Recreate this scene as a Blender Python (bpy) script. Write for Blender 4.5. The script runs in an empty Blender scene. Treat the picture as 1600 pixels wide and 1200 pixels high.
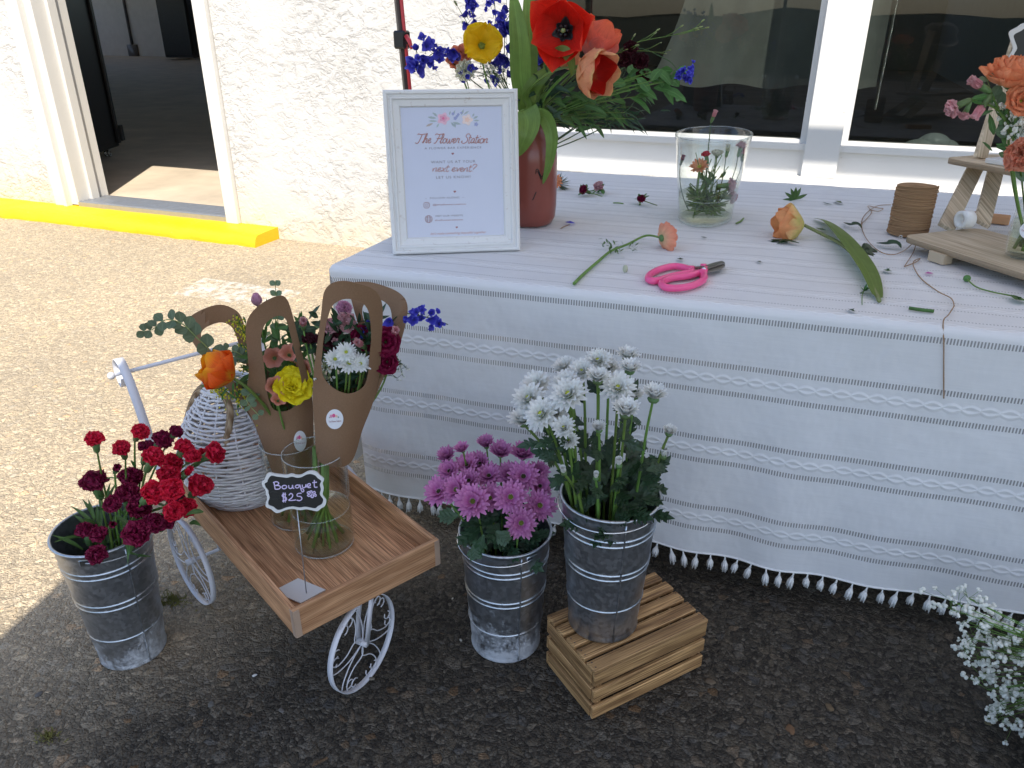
import bpy, math, random
import numpy as np
from mathutils import Vector, Matrix, noise
from mathutils.geometry import delaunay_2d_cdt
random.seed(7)
R = math.radians
sc = bpy.context.scene
COL = sc.collection

# ------------------------------------------------------------------ camera
F, PITCH, YAW, H = 1195.0, R(25.3), R(21.3), 1.31
cam = bpy.data.cameras.new('camera'); cam.sensor_width = 36; cam.lens = F/1600*36
cam.clip_start = .02; cam.clip_end = 500
co = bpy.data.objects.new('camera', cam); COL.objects.link(co)
co.location = (0, 0, H); co.rotation_euler = (math.pi/2-PITCH, 0, YAW)
sc.camera = co
# ------------------------------------------------------------------ light
SUN = Vector((.298, -.49, .819)).normalized()
w = bpy.data.worlds.new('World'); sc.world = w; w.use_nodes = True
nt = w.node_tree; bg = nt.nodes['Background']
sky = nt.nodes.new('ShaderNodeTexSky'); sky.sky_type = 'NISHITA'; sky.sun_disc = False
sky.sun_elevation = math.asin(SUN.z); sky.sun_rotation = math.atan2(SUN.x, SUN.y)
nt.links.new(sky.outputs[0], bg.inputs[0]); bg.inputs[1].default_value = .19
sl = bpy.data.lights.new('sun', 'SUN'); sl.energy = 5.0; sl.angle = R(.5); sl.color = (1, .93, .82)
so = bpy.data.objects.new('sun', sl); COL.objects.link(so)
so.rotation_euler = (-SUN).to_track_quat('-Z', 'Y').to_euler()
sc.view_settings.view_transform = 'Standard'; sc.view_settings.look = 'None'
sc.view_settings.exposure = .66; sc.view_settings.gamma = 1
sc.cycles.max_bounces = 10; sc.cycles.transparent_max_bounces = 24
sc.cycles.diffuse_bounces = 5; sc.cycles.caustics_reflective = False; sc.cycles.caustics_refractive = False
sc.cycles.sample_clamp_indirect = 6

# ------------------------------------------------------------------ points measured off the photograph
C0 = Vector((0, 0, H))
FW = Vector((-math.sin(YAW), math.cos(YAW), 0)); RT = Vector((math.cos(YAW), math.sin(YAW), 0)); UP = Vector((0, 0, 1))
AX = FW*math.cos(PITCH)-UP*math.sin(PITCH); CU = FW*math.sin(PITCH)+UP*math.cos(PITCH)
def ray(x, y): return AX+RT*((x-800)/F)-CU*((y-600)/F)
def at(x, y, d): r = ray(x, y); return C0+r*(d/r.dot(FW))
def zp(x, y, z): r = ray(x, y); return C0+r*((z-H)/r.z)
def yp(x, y, Y): r = ray(x, y); return C0+r*(Y/r.y)
def dist(p): return Vector(p).dot(FW)

# ------------------------------------------------------------------ mesh builder
class MB:
    def __init__(s): s.v = []; s.f = []; s.uv = []; s.m = []; s.mi = 0
    def add(s, vs, fs, uvs=None):
        o = len(s.v); s.v += [tuple(p) for p in vs]; s.f += [tuple(i+o for i in f) for f in fs]
        s.uv += uvs if uvs else [(0, 0)]*len(vs); s.m += [s.mi]*len(fs)
    def box(s, c, d, rot=0, bev=0):
        c = Vector(c); a, b, h = d[0]/2, d[1]/2, d[2]/2
        M = Matrix.Rotation(rot, 3, 'Z') if not isinstance(rot, Matrix) else rot
        if bev:
            e = min(bev, a*.9, b*.9, h*.9); vs = []; fs = []
            def corner(sx, sy, sz): return [(sx*a, sy*(b-e), sz*(h-e)), (sx*(a-e), sy*b, sz*(h-e)), (sx*(a-e), sy*(b-e), sz*h)]
            idx = {}
            for sx in (-1, 1):
                for sy in (-1, 1):
                    for sz in (-1, 1):
                        idx[sx, sy, sz] = len(vs); vs += corner(sx, sy, sz)
            q = lambda k, *cs: tuple(idx[c_]+k for c_ in cs)
            for k, fx in ((0, lambda u, v, g: (g, u, v)), (1, lambda u, v, g: (u, g, v)), (2, lambda u, v, g: (u, v, g))):
                for g in (-1, 1):
                    f = q(k, fx(-1, -1, g), fx(1, -1, g), fx(1, 1, g), fx(-1, 1, g)); fs.append(f if (g > 0) != (k == 1) else f[::-1])
            for sx in (-1, 1):
                for sy in (-1, 1): A = idx[sx, sy, -1]; B = idx[sx, sy, 1]; fs.append((A, A+1, B+1, B))
            for sx in (-1, 1):
                for sz in (-1, 1): A = idx[sx, -1, sz]; B = idx[sx, 1, sz]; fs.append((A, A+2, B+2, B))
            for sy in (-1, 1):
                for sz in (-1, 1): A = idx[-1, sy, sz]; B = idx[1, sy, sz]; fs.append((A+1, A+2, B+2, B+1))
            for k_ in idx.values(): fs.append((k_, k_+1, k_+2))
            s.add([c+M@Vector(p) for p in vs], fs)
        else:
            vs = [c+M@Vector((x*a, y*b, z*h)) for x in (-1, 1) for y in (-1, 1) for z in (-1, 1)]
            s.add(vs, [(0, 1, 3, 2), (4, 6, 7, 5), (0, 4, 5, 1), (2, 3, 7, 6), (0, 2, 6, 4), (1, 5, 7, 3)])
    def tube(s, pts, r, n=6, closed=False, flat=None):
        pts = [Vector(p) for p in pts]; m = len(pts)
        rs = r if isinstance(r, (list, tuple)) else [r]*m
        t0 = None; vs = []; uv = []; fs = []; side = None
        for i, p in enumerate(pts):
            if closed: t = pts[(i+1) % m]-pts[i-1]
            else: t = pts[min(i+1, m-1)]-pts[max(i-1, 0)]
            if t.length < 1e-9: t = Vector((0, 0, 1))
            t.normalize()
            if side is None:
                side = t.cross(Vector((0, 0, 1)));
                if side.length < .05: side = t.cross(Vector((1, 0, 0)))
            side = (side-t*side.dot(t)).normalized(); b = t.cross(side)
            for k in range(n):
                a = 2*math.pi*k/n
                vs.append(p+(side*math.cos(a)+b*math.sin(a))*rs[i]); uv.append((k/n, i/max(1, m-1)))
        rr = m if closed else m-1
        for i in range(rr):
            for k in range(n):
                j = (i+1) % m; fs.append((i*n+k, i*n+(k+1) % n, j*n+(k+1) % n, j*n+k))
        if not closed: fs += [tuple(range(n))[::-1], tuple((m-1)*n+k for k in range(n))]
        s.add(vs, fs, uv)
    def ribbon(s, pts, nrm, w, th):
        """flat strip: width w along nrm (direction), thickness th"""
        pts = [Vector(p) for p in pts]; m = len(pts); vs = []; fs = []; nrm = Vector(nrm).normalized()
        for i, p in enumerate(pts):
            t = (pts[min(i+1, m-1)]-pts[max(i-1, 0)]).normalized(); b = t.cross(nrm).normalized()
            for a, c in ((-1, -1), (1, -1), (1, 1), (-1, 1)): vs.append(p+nrm*(a*w/2)+b*(c*th/2))
        for i in range(m-1):
            for k in range(4): fs.append((i*4+k, i*4+(k+1) % 4, i*4+4+(k+1) % 4, i*4+4+k))
        fs += [(3, 2, 1, 0), tuple((m-1)*4+k for k in range(4))]
        s.add(vs, fs)
    def lathe(s, c, prof, n=48, sx=1, sy=1, rot=0):
        c = Vector(c); vs = []; fs = []; uv = []
        for j, (r, z) in enumerate(prof):
            for k in range(n):
                a = 2*math.pi*k/n; vs.append(c+Vector((math.cos(a)*r*sx, math.sin(a)*r*sy, z))); uv.append((k/n, j/(len(prof)-1)))
        for j in range(len(prof)-1):
            for k in range(n): fs.append((j*n+k, j*n+(k+1) % n, (j+1)*n+(k+1) % n, (j+1)*n+k))
        s.add(vs, fs, uv)
    def disc(s, c, r, n=32, nrm=(0, 0, 1)):
        M = frame(nrm); c = Vector(c)
        s.add([c+M@Vector((math.cos(2*math.pi*k/n)*r, math.sin(2*math.pi*k/n)*r, 0)) for k in range(n)], [tuple(range(n))])
    def ball(s, c, r, n=6, m=4, M=None):
        vs = []; fs = []; c = Vector(c); M = M or Matrix.Identity(3)
        rr = (r, r, r) if not isinstance(r, (tuple, list)) else r
        vs.append(c+M@Vector((0, 0, -rr[2])))
        for j in range(1, m):
            a = math.pi*j/m-math.pi/2
            for k in range(n):
                b = 2*math.pi*k/n; vs.append(c+M@Vector((math.cos(a)*math.cos(b)*rr[0], math.cos(a)*math.sin(b)*rr[1], math.sin(a)*rr[2])))
        vs.append(c+M@Vector((0, 0, rr[2])))
        for k in range(n): fs.append((0, 1+(k+1) % n, 1+k)); fs.append((len(vs)-1, 1+(m-2)*n+k, 1+(m-2)*n+(k+1) % n))
        for j in range(m-2):
            for k in range(n): fs.append((1+j*n+k, 1+j*n+(k+1) % n, 1+(j+1)*n+(k+1) % n, 1+(j+1)*n+k))
        s.add(vs, fs, [(.5, .5)]*len(vs))
    def petal(s, o, M, L, W, a0, a1, cup=.2, az=0, p=.6, ruf=0, nu=4, nv=5, base=0, notch=0, wmin=.12, wav=3, seed=0):
        """petal rooted at o; M frame (z = flower axis); opens from angle a0 (from axis) to a1"""
        ca, sa = math.cos(az), math.sin(az); vs = []; uv = []; fs = []
        r, z = base, 0.; ds = L/nv
        for j in range(nv+1):
            t = j/nv; a = a0+(a1-a0)*t
            if j: am = a0+(a1-a0)*(t-.5/nv); r += math.sin(am)*ds; z += math.cos(am)*ds
            wd = W*(wmin*(1-t)+(max(0, math.sin(math.pi*min(1, t**p*.93+.02)))**.75))
            for i in range(nu+1):
                q = 2*i/nu-1
                c = cup*wd*(q*q)
                rw = ruf*L*t*t*math.sin(q*wav*1.7+az*5+seed)*1.0
                tip = -notch*L*(1-abs(q))*(t > .95)
                rr = r-c*math.cos(a)+rw*math.cos(a)+tip*math.sin(a)
                zz = z+c*math.sin(a)+rw*math.sin(a)*-1+tip*math.cos(a)
                y = q*wd/2
                x_, y_ = rr*ca-y*sa, rr*sa+y*ca
                vs.append(o+M@Vector((x_, y_, zz))); uv.append((i/nu, t))
        for j in range(nv):
            for i in range(nu): k = j*(nu+1)+i; fs.append((k, k+1, k+nu+2, k+nu+1))
        s.add(vs, fs, uv)
    def leaf(s, pts, wids, nrm, fold=.15, nu=4, lobes=0):
        """strip leaf along pts, widths, nrm = face normal hint"""
        pts = [Vector(p) for p in pts]; m = len(pts); vs = []; uv = []; fs = []
        for i, p in enumerate(pts):
            t = (pts[min(i+1, m-1)]-pts[max(i-1, 0)]).normalized(); sd = t.cross(Vector(nrm))
            if sd.length < 1e-3: sd = t.cross(Vector((1, 0, .3)))
            sd.normalize(); nn = sd.cross(t)
            for k in range(nu+1):
                q = 2*k/nu-1; vs.append(p+sd*(q*wids[i]/2)+nn*(abs(q)*fold*wids[i])); uv.append((k/nu, i/(m-1)))
        for i in range(m-1):
            for k in range(nu): j = i*(nu+1)+k; fs.append((j, j+1, j+nu+2, j+nu+1))
        s.add(vs, fs, uv)
    def build(s, name, mats, parent=None, smooth=True, loc=None, solid=0, sub=0):
        me = bpy.data.meshes.new(name)
        org = Vector((0, 0, 0))
        if parent is not None: org = root_loc(parent)
        elif loc is not None: org = Vector(loc)
        me.from_pydata([(a-org.x, b-org.y, c-org.z) for a, b, c in s.v], [], s.f)
        ul = me.uv_layers.new(name='UVMap')
        li = np.zeros(len(me.loops), dtype=np.int32); me.loops.foreach_get('vertex_index', li)
        ul.data.foreach_set('uv', np.array(s.uv, dtype=np.float32)[li].ravel())
        if not isinstance(mats, (list, tuple)): mats = [mats]
        for m_ in mats: me.materials.append(m_)
        if len(mats) > 1: me.polygons.foreach_set('material_index', s.m)
        if smooth: me.polygons.foreach_set('use_smooth', [True]*len(me.polygons))
        me.update()
        o = bpy.data.objects.new(name, me); COL.objects.link(o)
        if parent is not None: o.parent = parent
        elif loc is not None: o.location = org
        if solid:
            k = o.modifiers.new('thickness', 'SOLIDIFY'); k.thickness = solid; k.offset = 0
            k = o.modifiers.new('crisp_edges', 'EDGE_SPLIT'); k.split_angle = R(40)
        if sub:
            k = o.modifiers.new('smooth', 'SUBSURF'); k.levels = sub; k.render_levels = sub
        return o

def root_loc(o):
    while o.parent is not None: o = o.parent
    return Vector(o.location)
def frame(z, hint=(0, 0, 1)):
    z = Vector(z).normalized(); h = Vector(hint)
    x = h.cross(z)
    if x.length < .02: x = Vector((1, 0, 0)).cross(z)
    x.normalize(); y = z.cross(x)
    return Matrix((x, y, z)).transposed()
def tag(o, label=None, cat=None, group=None, kind=None):
    if label: o['label'] = label
    if cat: o['category'] = cat
    if group: o['group'] = group
    if kind: o['kind'] = kind
    return o
def thing(name, label, cat, loc, group=None):
    o = bpy.data.objects.new(name, None); COL.objects.link(o); o.location = loc; o.empty_display_size = .02
    return tag(o, label, cat, group)
def bez(p0, p1, p2, n=8):
    p0, p1, p2 = Vector(p0), Vector(p1), Vector(p2)
    return [p0*(1-t)**2+p1*2*t*(1-t)+p2*t*t for t in [i/n for i in range(n+1)]]
def crv(P, n=5, closed=False):
    """Catmull-Rom through points"""
    P = [Vector(p) for p in P]; m = len(P); out = []
    rng = range(m if closed else m-1)
    for i in rng:
        if closed: a, b, c, d = P[i-1], P[i], P[(i+1) % m], P[(i+2) % m]
        else: a, b, c, d = P[max(i-1, 0)], P[i], P[i+1], P[min(i+2, m-1)]
        for k in range(n):
            t = k/n; out.append(.5*((2*b)+(c-a)*t+(2*a-5*b+4*c-d)*t*t+(3*b-a-3*c+d)*t**3))
    if not closed: out.append(P[-1])
    return out
def inside(p, poly):
    c = False; n = len(poly); j = n-1
    for i in range(n):
        if (poly[i][1] > p[1]) != (poly[j][1] > p[1]) and p[0] < (poly[j][0]-poly[i][0])*(p[1]-poly[i][1])/(poly[j][1]-poly[i][1])+poly[i][0]: c = not c
        j = i
    return c
def sheet(mb, outer, holes, fmap, step):
    loops = [[Vector((p[0], p[1])) for p in outer]]+[[Vector((p[0], p[1])) for p in h] for h in holes]
    pts = []; edges = []
    for lp in loops:
        o = len(pts); pts += lp; edges += [(o+i, o+(i+1) % len(lp)) for i in range(len(lp))]
    xs = [p.x for p in loops[0]]; ys = [p.y for p in loops[0]]
    x = min(xs)+step/2
    while x < max(xs):
        y = min(ys)+step/2
        while y < max(ys):
            q = (x, y)
            if inside(q, loops[0]) and not any(inside(q, h) for h in loops[1:]):
                if min((Vector(q)-p).length for lp in loops for p in lp) > step*.45: pts.append(Vector(q))
            y += step
        x += step
    vv, _, ff, *_r = delaunay_2d_cdt(pts, edges, [], 0, 1e-6)
    keep = []
    for f in ff:
        c = sum((vv[i] for i in f), Vector((0, 0)))/len(f)
        if inside(c, loops[0]) and not any(inside(c, h) for h in loops[1:]): keep.append(tuple(f))
    mb.add([fmap(p.x, p.y) for p in vv], keep, [(p.x*.01, p.y*.01) for p in vv])

# ------------------------------------------------------------------ materials
class NT:
    def __init__(s, name):
        s.mat = bpy.data.materials.new(name); s.mat.use_nodes = True; s.t = s.mat.node_tree
        s.t.nodes.clear(); s.out = s.t.nodes.new('ShaderNodeOutputMaterial')
    def n(s, typ, inp=None, **kw):
        nd = s.t.nodes.new('ShaderNode'+typ)
        for k, v in kw.items(): setattr(nd, k, v)
        for k, v in (inp or {}).items():
            sk = nd.inputs[k]
            if isinstance(v, bpy.types.NodeSocket): s.t.links.new(v, sk)
            else: sk.default_value = v
        return nd
    def math(s, op, a, b=0., c=None, clamp=False):
        d = {0: a, 1: b}
        if c is not None: d[2] = c
        return s.n('Math', d, operation=op, use_clamp=clamp).outputs[0]
    def mix(s, f, a, b, blend='MIX'):
        nd = s.t.nodes.new('ShaderNodeMix'); nd.data_type = 'RGBA'; nd.blend_type = blend
        for k, v in ((0, f), (6, a), (7, b)):
            sk = nd.inputs[k]
            if isinstance(v, bpy.types.NodeSocket): s.t.links.new(v, sk)
            else: sk.default_value = (*v, 1) if isinstance(v, (tuple, list)) and len(v) == 3 else v
        return nd.outputs[2]
    def ramp(s, f, stops, interp='LINEAR'):
        nd = s.n('ValToRGB', {0: f}); cr = nd.color_ramp; cr.interpolation = interp
        while len(cr.elements) > 1: cr.elements.remove(cr.elements[0])
        cr.elements[0].position = stops[0][0]; c = stops[0][1]; cr.elements[0].color = (*c, 1) if len(c) == 3 else c
        for p, c in stops[1:]:
            e = cr.elements.new(p); e.color = (*c, 1) if len(c) == 3 else c
        return nd.outputs[0]
    def coord(s, k='Object'): return s.n('TexCoord').outputs[k]
    def noise(s, vec, scale, detail=3, rough=.55, out=0, dist=0):
        return s.n('TexNoise', {'Vector': vec, 'Scale': scale, 'Detail': detail, 'Roughness': rough, 'Distortion': dist}).outputs[out]
    def vor(s, vec, scale, feature='F1', out=0, rnd=1.):
        return s.n('TexVoronoi', {'Vector': vec, 'Scale': scale, 'Randomness': rnd}, feature=feature).outputs[out]
    def mapv(s, vec, scale=(1, 1, 1), rot=(0, 0, 0), loc=(0, 0, 0)):
        return s.n('Mapping', {'Vector': vec, 'Scale': scale, 'Rotation': rot, 'Location': loc}).outputs[0]
    def bump(s, h, strength=.5, dist=.01, normal=None):
        d = {'Height': h, 'Strength': strength, 'Distance': dist}
        if normal is not None: d['Normal'] = normal
        return s.n('Bump', d).outputs[0]
    def pr(s, col, rough=.6, metal=0., normal=None, spec=.5, **kw):
        d = {'Base Color': col if isinstance(col, bpy.types.NodeSocket) else (*col, 1), 'Roughness': rough, 'Metallic': metal, 'Specular IOR Level': spec}
        if normal is not None: d['Normal'] = normal
        d.update(kw)
        return s.n('BsdfPrincipled', d).outputs[0]
    def mixs(s, f, a, b): return s.n('MixShader', {0: f, 1: a, 2: b}).outputs[0]
    def done(s, sh): s.t.links.new(sh, s.out.inputs[0]); return s.mat

def simple(name, col, rough=.6, metal=0., var=.15, vs=30, bump=0., bs=80, spec=.5, bd=.002, trans=0, stretch=(1, 1, 1)):
    t = NT(name); v = t.mapv(t.coord(), stretch)
    n1 = t.noise(v, vs, 4)
    lo = tuple(c*(1-var) for c in col); hi = tuple(min(1, c*(1+var)) for c in col)
    c = t.mix(n1, lo, hi); nm = None
    if bump: nm = t.bump(t.noise(v, bs, 4), bump, bd)
    sh = t.pr(c, rough, metal, nm, spec)
    if trans: sh = t.mixs(trans, sh, t.n('BsdfTranslucent', {'Color': c}).outputs[0])
    return t.done(sh)
def petalm(name, stops, trans=.35, var=.22, rough=.55, streak=.25, hue=.0):
    t = NT(name); uv = t.n('SeparateXYZ', {0: t.coord('UV')})
    c = t.ramp(uv.outputs[1], stops)
    st = t.noise(t.mapv(t.coord('UV'), (14, 1.2, 1)), 3, 3)
    nz = t.noise(t.coord(), 60, 2)
    rnd = t.n('ObjectInfo').outputs['Random']
    val = t.math('ADD', t.math('MULTIPLY', rnd, var), 1-var/2)
    val = t.math('MULTIPLY', val, t.math('ADD', t.math('MULTIPLY', st, streak*2), 1-streak))
    val = t.math('MULTIPLY', val, t.math('ADD', t.math('MULTIPLY', nz, .3), .85))
    hs = t.n('HueSaturation', {'Color': c, 'Value': val, 'Hue': t.math('ADD', t.math('MULTIPLY', rnd, hue), .5-hue/2)}).outputs[0]
    nm = t.bump(st, .55, .0018)
    sh = t.mixs(trans, t.pr(hs, rough, 0, nm, .3), t.n('BsdfTranslucent', {'Color': hs, 'Normal': nm}).outputs[0])
    return t.done(sh)
def leafm(name, col, var=.35, rough=.5, trans=.25, vein=.5):
    t = NT(name); uv = t.n('SeparateXYZ', {0: t.coord('UV')})
    nz = t.noise(t.coord(), 45, 3)
    c = t.mix(nz, tuple(a*(1-var) for a in col), tuple(min(1, a*(1+var)) for a in col))
    mid = t.math('SUBTRACT', 1, t.math('MULTIPLY', t.math('ABSOLUTE', t.math('SUBTRACT', uv.outputs[0], .5)), 14), clamp=True)
    c = t.mix(t.math('MULTIPLY', mid, vein), c, tuple(min(1, a*2.0+.03) for a in col))
    rnd = t.n('ObjectInfo').outputs['Random']
    vn = t.noise(t.mapv(t.coord('UV'), (26, 1.2, 1)), 2, 3)
    c = t.mix(1., c, t.ramp(vn, [(.35, (.78, .80, .78)), (.65, (1.2, 1.18, 1.15))]), 'MULTIPLY')
    c = t.n('HueSaturation', {'Color': c, 'Value': t.math('ADD', t.math('MULTIPLY', rnd, .4), .8), 'Hue': t.math('ADD', t.math('MULTIPLY', rnd, .03), .485)}).outputs[0]
    nm = t.bump(t.noise(t.mapv(t.coord('UV'), (12, 4, 1)), 5, 2), .2, .001)
    return t.done(t.mixs(trans, t.pr(c, rough, 0, nm, .45), t.n('BsdfTranslucent', {'Color': c}).outputs[0]))

def wood(name, light, dark, axis=0, scale=1., rough=.6, bump=.3, knots=False, wavef=.4, streak=.7):
    """grain runs along object axis (0=x,1=y,2=z) of the mapped coords"""
    t = NT(name); oi = t.n('ObjectInfo').outputs['Random']
    off = t.n('CombineXYZ', {0: t.math('MULTIPLY', oi, 7.3), 1: t.math('MULTIPLY', oi, 3.1), 2: 0.}).outputs[0]
    uvv = t.n('VectorMath', {0: t.coord('UV'), 1: off}, operation='ADD').outputs[0]
    m = t.mapv(uvv, (1.6*scale, 22*scale, 1))
    warp = t.noise(t.mapv(uvv, (3, 9, 1)), 1.6, 2, out=1)
    mv = t.n('VectorMath', {0: m, 1: t.n('VectorMath', {0: warp, 'Scale': 2.2}, operation='SCALE').outputs[0]}, operation='ADD').outputs[0]
    wv = t.n('TexWave', {'Vector': mv, 'Scale': .28, 'Distortion': 2.2, 'Detail': 3, 'Detail Scale': 1.2}, bands_direction='Y', wave_type='BANDS').outputs[1]
    fine = t.noise(t.mapv(uvv, (6*scale, 260*scale, 1)), 1, 4)
    f = t.math('ADD', t.math('MULTIPLY', wv, wavef), t.math('MULTIPLY', fine, 1-wavef*.8), clamp=True)
    stk = t.ramp(fine, [(.36, (0, 0, 0)), (.62, (1, 1, 1))])
    c = t.ramp(f, [(.1, dark), (.45, tuple((a+b)/2 for a, b in zip(light, dark))), (.8, light)])
    c = t.mix(t.math('MULTIPLY', t.noise(t.mapv(uvv, (4, 9, 1)), 2, 2), .5), c, tuple(a*.62 for a in light))
    c = t.mix(t.math('MULTIPLY', t.math('ADD', oi, .45), streak, clamp=True), c, t.mix(1., c, t.mix(stk, (.45, .40, .36), (1.3, 1.3, 1.3)), 'MULTIPLY'))
    if knots:
        kv = t.vor(t.mapv(uvv, (3.2, 9, 1)), 1.0)
        k = t.ramp(kv, [(.045, (1, 1, 1)), (.11, (0, 0, 0))])
        c = t.mix(k, c, tuple(a*.35 for a in dark))
    c = t.n('HueSaturation', {'Color': c, 'Value': t.math('ADD', t.math('MULTIPLY', oi, .3), .85)}).outputs[0]
    return t.done(t.pr(c, rough, 0, t.bump(f, bump, .0012), .35))

def thin_glass(name, tint=(.93, .96, .94), refl=1., rough=.0, edge=.25):
    t = NT(name)
    lw = t.n('LayerWeight', {'Blend': .12})
    fr = t.math('MULTIPLY', t.n('Fresnel', {'IOR': t.math('ADD', 1.42, t.math('MULTIPLY', t.n('NewGeometry').outputs['Backfacing'], 1/1.42-1.42))}).outputs[0], refl, clamp=True)
    fac = t.math('POWER', lw.outputs['Facing'], 3.)
    col = t.mix(t.math('MULTIPLY', fac, edge*5, clamp=True), tint, tuple(a*.50 for a in tint))
    tr = t.n('BsdfTransparent', {'Color': col}).outputs[0]
    gl = t.n('BsdfGlossy', {'Color': (1, 1, 1, 1), 'Roughness': rough}).outputs[0]
    return t.done(t.mixs(fr, tr, gl))

M = {}
# ground: exposed-aggregate asphalt
t = NT('asphalt'); v = t.coord()
warp = t.noise(v, 9, 2, out=1)
vv = t.n('VectorMath', {0: v, 1: t.n('VectorMath', {0: warp, 'Scale': .03}, operation='SCALE').outputs[0]}, operation='ADD').outputs[0]
e1 = t.vor(vv, 48, 'DISTANCE_TO_EDGE'); c1 = t.vor(vv, 48, 'F1', 1); e2 = t.vor(vv, 120, 'DISTANCE_TO_EDGE'); c2 = t.vor(vv, 120, 'F1', 1)
s1 = t.n('SeparateColor', {0: c1}); s2 = t.n('SeparateColor', {0: c2})
stone = t.ramp(s1.outputs[0], [(0, (.095, .082, .066)), (.35, (.155, .135, .105)), (.62, (.20, .17, .125)), (.8, (.145, .14, .13)), (.93, (.27, .24, .19)), (1, (.27, .17, .09))])
grit = t.ramp(s2.outputs[0], [(0, (.06, .052, .042)), (.6, (.15, .13, .10)), (1, (.26, .235, .19))])
big = t.ramp(s1.outputs[1], [(.45, (0, 0, 0)), (.5, (1, 1, 1))])
m1 = t.math('MULTIPLY', t.ramp(e1, [(.02, (0, 0, 0)), (.09, (1, 1, 1))]), big)
c = t.mix(m1, grit, stone)
crack = t.ramp(e2, [(0, (.45, .45, .45)), (.12, (1, 1, 1))])
c = t.mix(t.math('SUBTRACT', 1, m1), c, t.mix(1., c, crack, 'MULTIPLY'))
c = t.mix(1., c, t.ramp(t.noise(v, 90, 5, .75), [(.3, (.40, .40, .40)), (.52, (.95, .95, .95)), (.72, (1.9, 1.85, 1.8))]), 'MULTIPLY')
c = t.mix(1., c, t.ramp(t.noise(v, 1.3, 4), [(.32, (.66, .66, .68)), (.46, (.95, .94, .93)), (.62, (1.08, 1.06, 1.03))]), 'MULTIPLY')
# sunlit ground painted paler, canopy shade under the stall painted darker
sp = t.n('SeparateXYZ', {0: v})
sunlit_mask = t.n('MapRange', {0: t.math('ADD', t.math('SUBTRACT', t.math('MULTIPLY', sp.outputs[1], .6), sp.outputs[0]), t.math('MULTIPLY', t.noise(v, 3.5, 4), .5)), 1: 1.75, 2: 2.5, 3: 0., 4: 1.}).outputs[0]
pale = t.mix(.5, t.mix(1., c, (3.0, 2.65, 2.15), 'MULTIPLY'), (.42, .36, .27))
c = t.mix(sunlit_mask, t.mix(1., c, (.50, .485, .47), 'MULTIPLY'), pale)
# worn white paint bar
px_ = t.math('ABSOLUTE', t.math('ADD', sp.outputs[0], 2.72)); py_ = t.math('ABSOLUTE', t.math('ADD', sp.outputs[1], -3.03))
pm = t.math('MULTIPLY', t.math('LESS_THAN', px_, .32), t.math('LESS_THAN', py_, .12))
pm = t.math('MULTIPLY', pm, t.ramp(t.noise(v, 22, 5, .7), [(.42, (0, 0, 0)), (.6, (.75, .75, .75))]))
c = t.mix(pm, c, (.6, .57, .52))
hgt = t.math('ADD', t.math('MULTIPLY', t.ramp(e1, [(0, (0, 0, 0)), (.22, (1, 1, 1))]), big), t.math('MULTIPLY', t.ramp(e2, [(0, (0, 0, 0)), (.3, (1, 1, 1))]), .6))
hgt = t.math('ADD', hgt, t.math('MULTIPLY', t.noise(v, 220, 4, .7), .5))
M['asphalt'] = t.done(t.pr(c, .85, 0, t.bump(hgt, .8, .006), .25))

# stucco
t = NT('stucco'); v = t.coord()
n1 = t.noise(t.mapv(v, (1, 1, 1.3)), 15, 7, .66, dist=.45); n2 = t.noise(v, 55, 4, .7)
blob = t.ramp(n1, [(.40, (0, 0, 0)), (.50, (.75, .75, .75)), (.62, (1, 1, 1))])
h_ = t.math('ADD', t.math('MULTIPLY', blob, t.ramp(t.noise(v, 2.2, 3), [(.38, (.12, .12, .12)), (.60, (1.25, 1.25, 1.25))])), t.math('MULTIPLY', n2, .45))
c = t.mix(t.noise(v, 3, 3), (.49, .475, .445), (.57, .56, .54))
sz = t.n('SeparateXYZ', {0: v}).outputs[2]
dirt = t.math('MULTIPLY', t.n('MapRange', {0: sz, 1: .42, 2: .1, 3: 0., 4: .8}).outputs[0], t.noise(v, 9, 4))
c = t.mix(dirt, c, (.62, .50, .28))
M['stucco'] = t.done(t.pr(c, .8, 0, t.bump(h_, .6, .010), .2))

def paint(name, col, rough=.45, wear=.12, wearcol=(.35, .3, .25), bumps=.15):
    t = NT(name); v = t.coord()
    n_ = t.noise(v, 35, 5, .65)
    c = t.mix(t.noise(v, 6, 2), tuple(a*.93 for a in col), col)
    c = t.mix(t.ramp(n_, [(.66, (0, 0, 0)), (.74, (1, 1, 1))]), c, t.mix(wear, c, wearcol))
    return t.done(t.pr(c, rough, 0, t.bump(t.noise(v, 60, 4), bumps, .002), .4))
M['white_paint'] = paint('white_paint', (.66, .655, .64), .4, .35)
M['trim'] = paint('door_trim_paint', (.60, .58, .54), .4, .5)
M['yellow'] = paint('yellow_kerb_paint', (.66, .43, .006), .55, .85, (.32, .24, .08), 1.)
M['metal_white'] = paint('distressed_white_metal', (.62, .62, .66), .4, .7, (.25, .2, .2))
M['dark_metal'] = simple('dark_metal', (.035, .034, .035), .4, .4, .3, 20)
M['black'] = simple('black_enamel', (.008, .008, .009), .35, 0, .2, 9)
M['rubber'] = simple('caster_rubber', (.03, .03, .03), .5)
M['chrome'] = simple('chrome', (.7, .7, .7), .15, 1., .05)
M['concrete'] = simple('concrete_floor', (.50, .42, .32), .6, 0, .4, 3, .3, 40)
M['alu'] = simple('aluminium_threshold', (.45, .46, .48), .4, .8, .1, 40)
M['inner_wall'] = simple('painted_block', (.78, .78, .78), .7, 0, .1, 5, .4, 15)
M['grey'] = simple('grey_metal', (.15, .15, .16), .4, .3)
M['red'] = simple('red_plastic', (.5, .03, .04), .35, 0, .1)
M['leg_grey'] = simple('canopy_leg_steel', (.085, .075, .07), .45, .5, .2, 30)
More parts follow.
